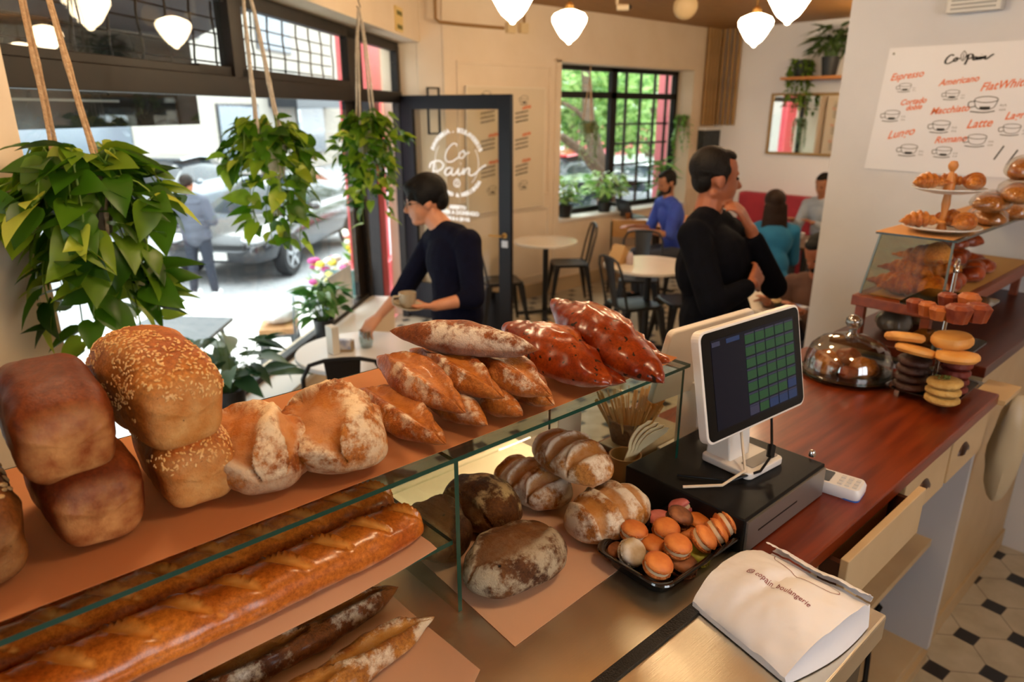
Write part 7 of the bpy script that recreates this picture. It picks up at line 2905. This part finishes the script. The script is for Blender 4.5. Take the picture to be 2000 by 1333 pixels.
def person(label, J, skin, hair_m, top_m, leg_m=None, shoe_m=None, vox=.008, sleeve=1.0, girth=1.0, hair='short', hands=(), loc=None, facef=None, coat=False, glasses=False, beard=None, top_name='sweater', k=1.0, eyes=True):
    """J: joints in world space - head, neck, chest, waist, hip, sL,sR,eL,eR,wL,wR,kL,kR,aL,aR ; facef: gaze"""
    V = {a: Vector(b) for a, b in J.items()}
    f = Vector(facef)
    base = loc or Vector((V['hip'].x, V['hip'].y, 0))
    t = thing('person', label, 'person', base)
    acr = (V['sL'] - V['sR']); acr.z = 0
    acr = acr.normalized()
    fr = UPV.cross(acr) * -1.0
    if fr.dot(f) < -.3 and False:
        fr = -fr
    spine = (V['chest'] - V['hip']).normalized()
    g = girth
    # ---- body
    mb = MB()
    P, A = head_shapes(mb, V['head'], f, k=k)
    mb.caps(V['neck'], V['head'] + Vector((0, 0, -.05)) - f * .012, .060 * k, .052 * k)
    dfr = Vector((fr.x, fr.y, 0)).normalized()
    AX = (dfr, acr, UPV)
    mb.ell(V['chest'], (.105 * g, .155 * g, .16), AX, 16, 10)
    mb.ell(V['waist'], (.095 * g, .130 * g, .13), AX, 16, 10)
    mb.ell(V['hip'], (.105 * g, .150 * g, .11), AX, 16, 10)
    mb.caps(V['chest'], V['waist'], .09 * g, .09 * g)
    for q in 'LR':
        mb.caps(V['neck'] + Vector((0, 0, -.02)), V['s' + q], .050, .050)
        mb.caps(V['s' + q], V['e' + q], .046, .037)
        mb.caps(V['e' + q], V['w' + q], .038, .025)
        hp = V['hip'] + acr * (.085 if q == 'L' else -.085)
        if 'k' + q in V:
            mb.caps(hp, V['k' + q], .078, .052)
            mb.caps(V['k' + q], V['a' + q], .050, .034)
            mb.caps(V['a' + q] + Vector((0, 0, -.03)), V['a' + q] + dfr * .10 + Vector((0, 0, -.05)), .034, .028)
    for (w_, d, n, side, curl, sp_) in hands:
        hand_shapes(mb, Vector(w_), Vector(d), Vector(n), side, curl, k, sp_)
    if not hands:
        for q in 'LR':
            mb.caps(V['w' + q], V['w' + q] + (V['w' + q] - V['e' + q]).normalized() * .09, .026, .02)
    body = mb.build('body', skin, t, world=True, fix=False)
    remesh(body, vox, 3, .5)
    # ---- eyes
    if eyes:
        for q in (-1, 1):
            mb = MB(); mb.ell(P(.078, q * .031, .010), (.009, .012, .007), A, 10, 7)
            mb.build('eye', mat('eye_dark', '1a120e', .2), t, world=True)
    if glasses:
        mb = MB()
        for q in (-1, 1):
            c = P(.098, q * .034, .006)
            mb.tube([c + A[1] * .024 * math.cos(a) + A[2] * .018 * math.sin(a) for a in np.linspace(0, 2 * PI, 17)[:-1]], .0016, 5, loop=True)
            mb.tube([P(.096, q * .058, .010), P(.04, q * .078, .012), P(-.01, q * .080, .006)], .0016, 5)
        mb.tube([P(.100, -.010, .010), P(.104, 0, .013), P(.100, .010, .010)], .0016, 5)
        mb.build('glasses', mat('wire', '6a6258', .3, .8), t, world=True)
    # ---- hair
    mb = MB()
    if hair == 'fringe':
        mb.ell(P(-.022, 0, .052), (.106, .090, .092), A, 18, 12)
        mb.ell(P(.030, 0, .085), (.062, .070, .040), A, 14, 9)
        mb.ell(P(-.075, 0, .005), (.050, .070, .070), A, 14, 9)
        mb.ell(P(.060, 0, .058), (.026, .058, .026), A, 12, 8)
        for q in (-1, 1):
            mb.ell(P(.005, q * .074, .035), (.045, .016, .040), A, 12, 8)
            mb.caps(P(.02, q * .075, .03), P(.02, q * .077, -.005), .012, .006)
        rr_ = random.Random(5)
        for i in range(26):
            a = rr_.uniform(-1.2, 1.2)
            mb.caps(P(.02, .05 * math.sin(a), .115), P(.080 + rr_.uniform(-.01, .006), .060 * math.sin(a), .038 + rr_.uniform(-.016, .01)), .010, .004, 6)
    elif hair == 'short':
        mb.ell(P(-.028, 0, .050), (.094, .081, .084), A, 18, 12)
        mb.ell(P(-.052, 0, .002), (.050, .066, .066), A, 14, 9)
        mb.ell(P(.022, 0, .094), (.050, .056, .030), A, 12, 8)
        for q in (-1, 1):
            mb.ell(P(-.004, q * .071, .038), (.038, .012, .034), A, 12, 8)
            mb.caps(P(.014, q * .071, .03), P(.014, q * .072, -.012), .010, .005)
    elif hair == 'long':
        mb.ell(P(-.022, 0, .050), (.108, .092, .090), A, 18, 12)
        mb.ell(P(-.065, 0, -.03), (.062, .090, .12), A, 14, 9)
        mb.ell(P(-.080, 0, -.13), (.050, .092, .13), A, 14, 9)
        for i in range(16):
            a = -1.3 + 2.6 * i / 15
            mb.caps(P(-.07 - .03 * math.cos(a), .085 * math.sin(a), .0), P(-.095 - .02 * math.cos(a), .115 * math.sin(a), -.23 + .03 * math.sin(i * 2.3)), .018, .007, 6)
    elif hair == 'tied':
        mb.ell(P(-.022, 0, .045), (.102, .084, .086), A, 18, 12)
        mb.ell(P(-.085, 0, .02), (.04, .04, .045), A, 12, 8)
        mb.caps(P(-.10, 0, .0), P(-.10, 0, -.12), .028, .014)
    h_ = mb.build('hair', hair_m, t, world=True, fix=False)
    remesh(h_, max(.006, vox * .8), 2, .5)
    if beard:
        mb = MB()
        mb.ell(P(.040, 0, -.080), (.042, .054, .038), A, 14, 9)
        mb.ell(P(.072, 0, -.070), (.022, .032, .030), A, 12, 8)
        for q in (-1, 1):
            mb.caps(P(.0, q * .067, -.02), P(.03, q * .055, -.075), .014, .018)
        mb.caps(P(.088, -.02, -.042), P(.088, .02, -.042), .008, .008)
        b_ = mb.build('beard', beard, t, world=True, fix=False)
        remesh(b_, max(.006, vox * .8), 2, .5)
    # ---- top
    mb = MB()
    ext = .014 if not coat else .045
    mb.ell(V['chest'], (.115 * g + ext, .165 * g + ext, .17), AX, 18, 12)
    mb.ell(V['waist'], (.112 * g + ext, .145 * g + ext, .16), AX, 18, 12)
    mb.caps(V['chest'], V['waist'], .105 * g + ext, .105 * g + ext)
    mb.ell(V['hip'] + Vector((0, 0, .03)), (.112 * g + ext, .150 * g + ext, .10), AX, 18, 12)
    mb.caps(V['waist'], V['hip'] + Vector((0, 0, .02)), .10 * g + ext, .105 * g + ext)
    for q in 'LR':
        mb.caps(V['neck'] + Vector((0, 0, -.040)), V['s' + q], .066 + ext * .5, .060 + ext * .4)
        mb.caps(V['neck'] + Vector((0, 0, -.015)), V['s' + q].lerp(V['neck'], .4), .058 + ext * .3, .060 + ext * .4)
        mb.caps(V['s' + q], V['chest'], .07, .08)
        mb.caps(V['s' + q], V['e' + q], .060 + ext * .5, .050 + ext * .5)
        e_ = V['e' + q].lerp(V['w' + q], max(0, min(1, sleeve)))
        if sleeve > 0:
            mb.caps(V['e' + q], e_, .049 + ext * .5, .040 + ext * .3 if sleeve < .7 else .034 + ext * .3)
        if sleeve < 0:
            pass
    if coat:
        for i in range(7):
            z_ = V['hip'].lerp(V['chest'] + Vector((0, 0, .10)), i / 6)
            mb.ell(z_, (.15 * g, .20 * g, .05), AX, 20, 8)
    tp_ = mb.build(top_name, top_m, t, world=True, fix=False)
    remesh(tp_, max(.008, vox), 4 if not coat else 1, .6)
    # ---- trousers and shoes
    if leg_m and 'kL' in V:
        mb = MB()
        mb.ell(V['hip'], (.118 * g, .160 * g, .12), AX, 16, 10)
        for q in 'LR':
            hp = V['hip'] + acr * (.085 if q == 'L' else -.085)
            mb.caps(hp, V['k' + q], .092, .068)
            mb.caps(V['k' + q], V['a' + q] + Vector((0, 0, .01)), .066, .052)
        lg = mb.build('trousers', leg_m, t, world=True, fix=False)
        remesh(lg, max(.010, vox), 3, .5)
        for q in 'LR':
            mb = MB()
            a = V['a' + q]
            mb.caps(a + Vector((0, 0, -.035)), a + Vector((0, 0, -.03)) + dfr * .0, .045, .040)
            mb.caps(Vector((a.x, a.y, a.z - .045)) - dfr * .03, Vector((a.x, a.y, a.z - .050)) + dfr * .15, .038, .034)
            s_ = mb.build('shoe', shoe_m or black_mt, t, world=True, fix=False)
            remesh(s_, .010, 2, .5)
    return t, V


def D(x, y, t_):
    return dep(x, y, t_)


FH = Vector((math.cos(YAW), math.sin(YAW), 0))      # away from the camera, level
skin1 = skin_mat('skin_light', 'c48a68', 'b97c5c')
skin2 = skin_mat('skin_warm', '9a5c3c', '8a4e32')
skin3 = skin_mat('skin_far', 'a8704f', '9c6546')
black_hair = mat('hair_black', '080707', .6, bump=.5, bs=90, spec=.2)
brown_hair = mat('hair_dark_brown', '0e0906', .6, bump=.5, bs=90, spec=.2)
navy = mat('navy_knit', '07081a', .9, c2='0a0c20', ns=30, bump=.3, bs=180, spec=.12)
navy2 = mat('black_navy_knit', '04050a', .9, c2='06070f', ns=30, bump=.3, bs=180, spec=.10)

# ---- young man clearing the window table (seen in left profile)
gd = Vector((-.743, .669, 0)) * 1.0 - FH * .22 + Vector((0, 0, -.22))
J = dict(head=D(830, 394, 3.50), neck=D(864, 446, 3.52), chest=D(885, 512, 3.52), waist=D(893, 612, 3.48), hip=D(903, 690, 3.45),
         sL=D(914, 474, 3.36), eL=D(925, 582, 3.30), wL=D(850, 598, 3.22), sR=D(846, 472, 3.66), eR=D(793, 560, 3.72), wR=D(740, 618, 3.72),
         kL=(0, 0, 0), kR=(0, 0, 0), aL=(0, 0, 0), aR=(0, 0, 0))
hp = J['hip']
J['kL'] = Vector((hp.x - .05, hp.y + .08, .50)); J['kR'] = Vector((hp.x + .10, hp.y + .20, .50))
J['aL'] = Vector((hp.x - .02, hp.y - .06, .09)); J['aR'] = Vector((hp.x + .12, hp.y + .14, .09))
cupc = D(798, 590, 3.22)
hands = [(J['wL'], D(805, 600, 3.20) - J['wL'], UPV * -.9 + FH * -.3, -1, .45, .4),
         (J['wR'], Vector((gc.x, gc.y, gc.z + .07)) - J['wR'] + Vector((0, 0, .02)), UPV * .9 + FH * -.3, 1, .75, .8)]
person('young man with glasses in a navy sweater holding a cup and reaching for a glass', J, skin1, black_hair, navy, mat('dark_jeans', '14151c', .8), black_mt, vox=.006,
       sleeve=.30, hair='fringe', hands=hands, facef=gd, glasses=True)
# cup and saucer in his hand
s0_ = D(797, 603, 3.19)
mb = MB(); mb.lathe([(.001, 0), (.035, 0), (.065, .012), (.075, .018), (.075, .021), (.060, .014), (.03, .005), (.001, .005)], (0, 0, 0), 28)
o = mb.build('saucer', mat('stoneware', 'a99b84', .4, c2='b5a890', ns=20), origin=1); place(o, s0_, 0, R(8), R(6)); tag(o, 'beige stoneware saucer held by the young man in navy', 'saucer')
t = thing('coffee_cup', 'beige stoneware coffee cup on the saucer held by the young man in navy', 'cup', s0_ + Vector((0, 0, .008)))
mb = MB(); mb.lathe([(.001, 0), (.024, 0), (.036, .02), (.040, .05), (.041, .068), (.038, .068), (.036, .05), (.031, .02), (.001, .006)], (0, 0, 0), 28)
mb.build('bowl', mat('stoneware', 'a99b84'), t)
mb = MB(); mb.tube([Vector((0, 0, 0)) - RT * .036 * .9 + Vector((0, 0, .055)) - FH * .02, -RT * .062 + Vector((0, 0, .052)) - FH * .02, -RT * .066 + Vector((0, 0, .032)) - FH * .02, -RT * .045 + Vector((0, 0, .018)) - FH * .015, -RT * .030 + Vector((0, 0, .02)) - FH * .01], .006, 8)
mb.build('handle', mat('stoneware', 'a99b84'), t)

# ---- man standing with his hand at his chin (right profile)
gd = Vector((.743, -.669, 0)) + FH * .10 + Vector((0, 0, -.08))
J = dict(head=D(1398, 350, 2.87), neck=D(1382, 418, 2.90), chest=D(1392, 520, 2.90), waist=D(1396, 620, 2.90), hip=D(1390, 700, 2.92),
         sR=D(1356, 462, 2.76), eR=D(1392, 596, 2.66), wR=D(1470, 556, 2.74), sL=D(1422, 452, 3.08), eL=D(1512, 560, 2.98), wL=D(1466, 448, 2.86))
hp = J['hip']
J['kL'] = Vector((hp.x + .05, hp.y + .09, .50)); J['kR'] = Vector((hp.x - .02, hp.y - .08, .50))
J['aL'] = Vector((hp.x + .06, hp.y + .10, .09)); J['aR'] = Vector((hp.x - .05, hp.y - .09, .09))
hands = [(J['wL'], D(1436, 392, 2.82) - J['wL'], (RT * 1.0 - FH * .45), 1, .62, .2), (J['wR'], D(1490, 520, 2.84) - J['wR'], -FH, 1, .4, .2)]
person('standing man with short dark hair in a dark navy sweater, hand held to his chin', J, skin2, brown_hair, navy2, mat('blue_jeans', '1f3a66', .8), black_mt, vox=.006, sleeve=.82, girth=1.16, hair='short', hands=hands, facef=gd, k=1.0)

# ---- people at the tables further back
def seated(label, hx_, hy_, t_, fdir, skin, hair_m, top_m, leg_m, hair='short', sleeve=.9, girth=1.0, beard=None, lean=.10, arm_fw=.32, top_name='sweater', vox=.011, coat=False):
    """head at pixel (hx,hy), depth t; sits facing fdir"""
    f = Vector(fdir).normalized()
    f0 = Vector((f.x, f.y, 0)).normalized()
    s = UPV.cross(f0)
    h = D(hx_, hy_, t_)
    nk = h - f0 * .03 + Vector((0, 0, -.16))
    hip = Vector((h.x, h.y, 0)) - f0 * (lean + .06) + Vector((0, 0, .52))
    ch = nk.lerp(hip, .32)
    wa = nk.lerp(hip, .72)
    J = dict(head=h, neck=nk, chest=ch, waist=wa, hip=hip)
    for q, sg in (('L', 1), ('R', -1)):
        sh = nk + s * sg * .18 + Vector((0, 0, -.07))
        el = sh + f0 * .08 + s * sg * .05 + Vector((0, 0, -.27))
        wr = Vector((el.x, el.y, max(.79, el.z + .02))) + f0 * (arm_fw * .75) - s * sg * .10
        J['s' + q], J['e' + q], J['w' + q] = sh, el, wr
        J['k' + q] = hip + f0 * .42 + s * sg * .12 + Vector((0, 0, -.02))
        J['a' + q] = Vector((J['k' + q].x, J['k' + q].y, .09)) - f0 * .03
    hands = [(J['w' + q], (J['w' + q] - J['e' + q]) + Vector((0, 0, -.02)), UPV, -sg, .35, .3) for q, sg in (('L', 1), ('R', -1))]
    return person(label, J, skin, hair_m, top_m, leg_m, black_mt, vox=vox, sleeve=sleeve, girth=girth, hair=hair, hands=hands, facef=f, beard=beard, top_name=top_name, coat=coat)


jean = mat('grey_trousers', '2c2f38', .8)
blue_man = seated('bearded man in a bright blue T-shirt working at the laptop by the back window', 1303, 358, 7.15, -RT * 1 - FH * .25 + Vector((0, 0, -.45)), skin3, brown_hair, mat('blue_tshirt', '2c3f9c', .8, c2='3450b0', ns=8), jean, sleeve=.02, beard=brown_hair, arm_fw=.34, top_name='tshirt')
teal_woman = seated('woman with long brown hair in a teal top seen from behind', 1512, 400, 6.1, FH + RT * .15, skin3, mat('hair_brown', '24150c', .6, bump=.4, bs=60, spec=.2), mat('teal_top', '0f5a80', .8, c2='12688f', ns=6), mat('dark_skirt', '0d0f16', .8), hair='long', sleeve=.9, arm_fw=.30, top_name='top')
seated('man in a grey hooded top on the red sofa, cut off by the partition wall', 1608, 362, 7.7, -RT * .75 - FH * .5 + Vector((0, 0, -.35)), skin3, brown_hair, mat('grey_hoodie', '9aa3b0', .85, c2='aab3be', ns=6), jean, sleeve=.9, beard=None, arm_fw=.32, top_name='hoodie')
brown_man = seated('bearded man in a brown jacket eating at a round table, half behind the wall', 1600, 497, 4.35, -RT * .75 - FH * .45 + Vector((0, 0, -.55)), skin2, black_hair, mat('brown_jacket', '4a2c1c', .8, c2='57351f', ns=8), jean, sleeve=.9, beard=black_hair, arm_fw=.30, girth=1.05, top_name='jacket', vox=.009)

hq = blue_man[1]['hip']; fq = -RT * 1 - FH * .25
metal_chair('black metal chair the bearded man in blue sits on', (hq.x, hq.y, 0), math.atan2(fq.y, fq.x))
hq = brown_man[1]['hip']; fq = -RT * .75 - FH * .45
metal_chair('black metal chair the bearded man in brown sits on', (hq.x, hq.y, 0), math.atan2(fq.y, fq.x))
hq = teal_woman[1]['hip']; fq = FH + RT * .15
t = thing('white_chair', 'white chair with blue legs the woman in teal sits on', 'chair', (hq.x, hq.y, 0), math.atan2(fq.y, fq.x))
wc = mat('white_chair', 'd5dae2', .4)
mb = MB(); mb.box(-.2, -.2, .40, .2, .2, .43); mb.build('seat', wc, t, smooth=False, bevel=.01)
mb = MB(); mb.sheet(lambda u, v: (-.20 - .06 * u, (v - .5) * .40, .44 + .16 * u), 4, 6, .015); mb.build('backrest', wc, t)
for sx in (-1, 1):
    for sy in (-1, 1):
        mb = MB(); mb.cyl((sx * .17, sy * .17, 0), (sx * .17, sy * .17, .40), .014, 8); mb.build('leg', mat('blue_leg', '2f6fc0', .4), t)

# ---- person in the grey coat on the pavement, seen from behind
g_ = SZ_
b = onz(402, 580, g_)
tt = (b - EYEP).dot(FW)
h = D(385, 352, tt); h = Vector((b.x, b.y, h.z)) - RT * .03
hip = Vector((b.x, b.y, g_ + .80))
nk = h + Vector((0, 0, -.15))
J = dict(head=h, neck=nk, chest=nk.lerp(hip, .33), waist=nk.lerp(hip, .72), hip=hip)
for q, sg in (('L', -1), ('R', 1)):
    sh = nk + RT * sg * .17 + Vector((0, 0, -.07))
    el = sh + RT * sg * .09 + Vector((0, 0, -.25))
    J['s' + q], J['e' + q], J['w' + q] = sh, el, el + FH * .18 - RT * sg * .05 + Vector((0, 0, -.02))
    J['k' + q] = hip + RT * sg * .11 + Vector((0, 0, -.38))
    J['a' + q] = Vector((b.x, b.y, g_ + .09)) + RT * sg * .14
person('person with tied dark hair in a grey quilted coat on the pavement, seen from behind', J, skin3, brown_hair, mat('grey_quilt', '3f434e', .7, c2='4a4e5a', ns=6), mat('blue_grey_trousers', '1d2330', .8), mat('white_shoe', 'd8d8d8', .6), vox=.013, sleeve=.95, hair='tied', facef=FH, coat=True, loc=Vector((b.x, b.y, g_)), top_name='coat', eyes=False, k=.95)
# ================================================================== pendant lamps
shade_m = mat('opal_shade', 'fff0d0', .3, emit='ffdfb2', es=PENDANT_POWER)
brass = mat('brass_dull', '8a6a3a', .35, .8)


def pendant(p, lab):
    t = thing('pendant_lamp', lab, 'lamp', p, group=None)
    mb = MB()
    R_ = .13
    mb.lathe([(.03, .075), (.062, .066), (.112, .045), (.13, .018), (.128, -.01), (.105, -.05), (.082, -.088), (.060, -.118), (.034, -.138), (.018, -.150), (.012, -.162), (.001, -.166)], (0, 0, 0), 28)
    mb.build('lamp_shade', shade_m, t)
    mb = MB()
    mb.lathe([(.034, .07), (.034, .105), (.016, .12), (.006, .125)], (0, 0, 0), 16)
    mb.build('gallery', brass, t)
    mb = MB()
    mb.cyl((0, 0, .12), (0, 0, ZC - p.z - .02), .005, 6)
    mb.build('cord', brass, t)
    mb = MB()
    mb.lathe([(.05, 0), (.05, .012), (.02, .02), (.001, .02)], (0, 0, ZC - p.z - .021), 16)
    mb.build('ceiling_rose', brass, t)
    return t


for x, y, tt, lab in ((1001, -14, 3.97, 'lit opal pendant lamp left of centre, cut by the top edge'), (1112, 40, 5.2, 'lit opal pendant lamp hanging whole above the open door and back window'),
                      (1476, 47, 5.36, 'lit opal pendant lamp hanging in front of the brown pipes'), (1544, -12, 4.02, 'lit opal pendant lamp at the top edge left of the menu wall')):
    pendant(dep(x, y, tt), lab)
for p, lab in ((Vector((2.05, 1.70, 2.6)), 'lit opal pendant lamp over the customer side of the counter'), (Vector((1.35, 1.95, 2.6)), 'lit opal pendant lamp over the customer side, next one to the left'), (Vector((.2, 1.35, 2.6)), 'added unseen pendant lamp warming the left end of the bread shelf'),  # the bread shelf lamp is added out of view to warm the foreground
               (Vector((2.3, -.9, 2.6)), 'added unseen pendant lamp brightening the staff aisle'), (Vector((6.4, 2.25, 2.6)), 'added pendant lamp brightening the alcove, unseen behind the partition wall'), (Vector((7.5, 2.9, 2.6)), 'added pendant lamp brightening the far end of the alcove, hidden from the counter'), (Vector((.95, .12, 2.62)), 'added unseen pendant lamp warming the steel counter from above')):  # aisle, alcove and steel counter lamps are unseen, added to raise the brightness
    pendant(p, lab)
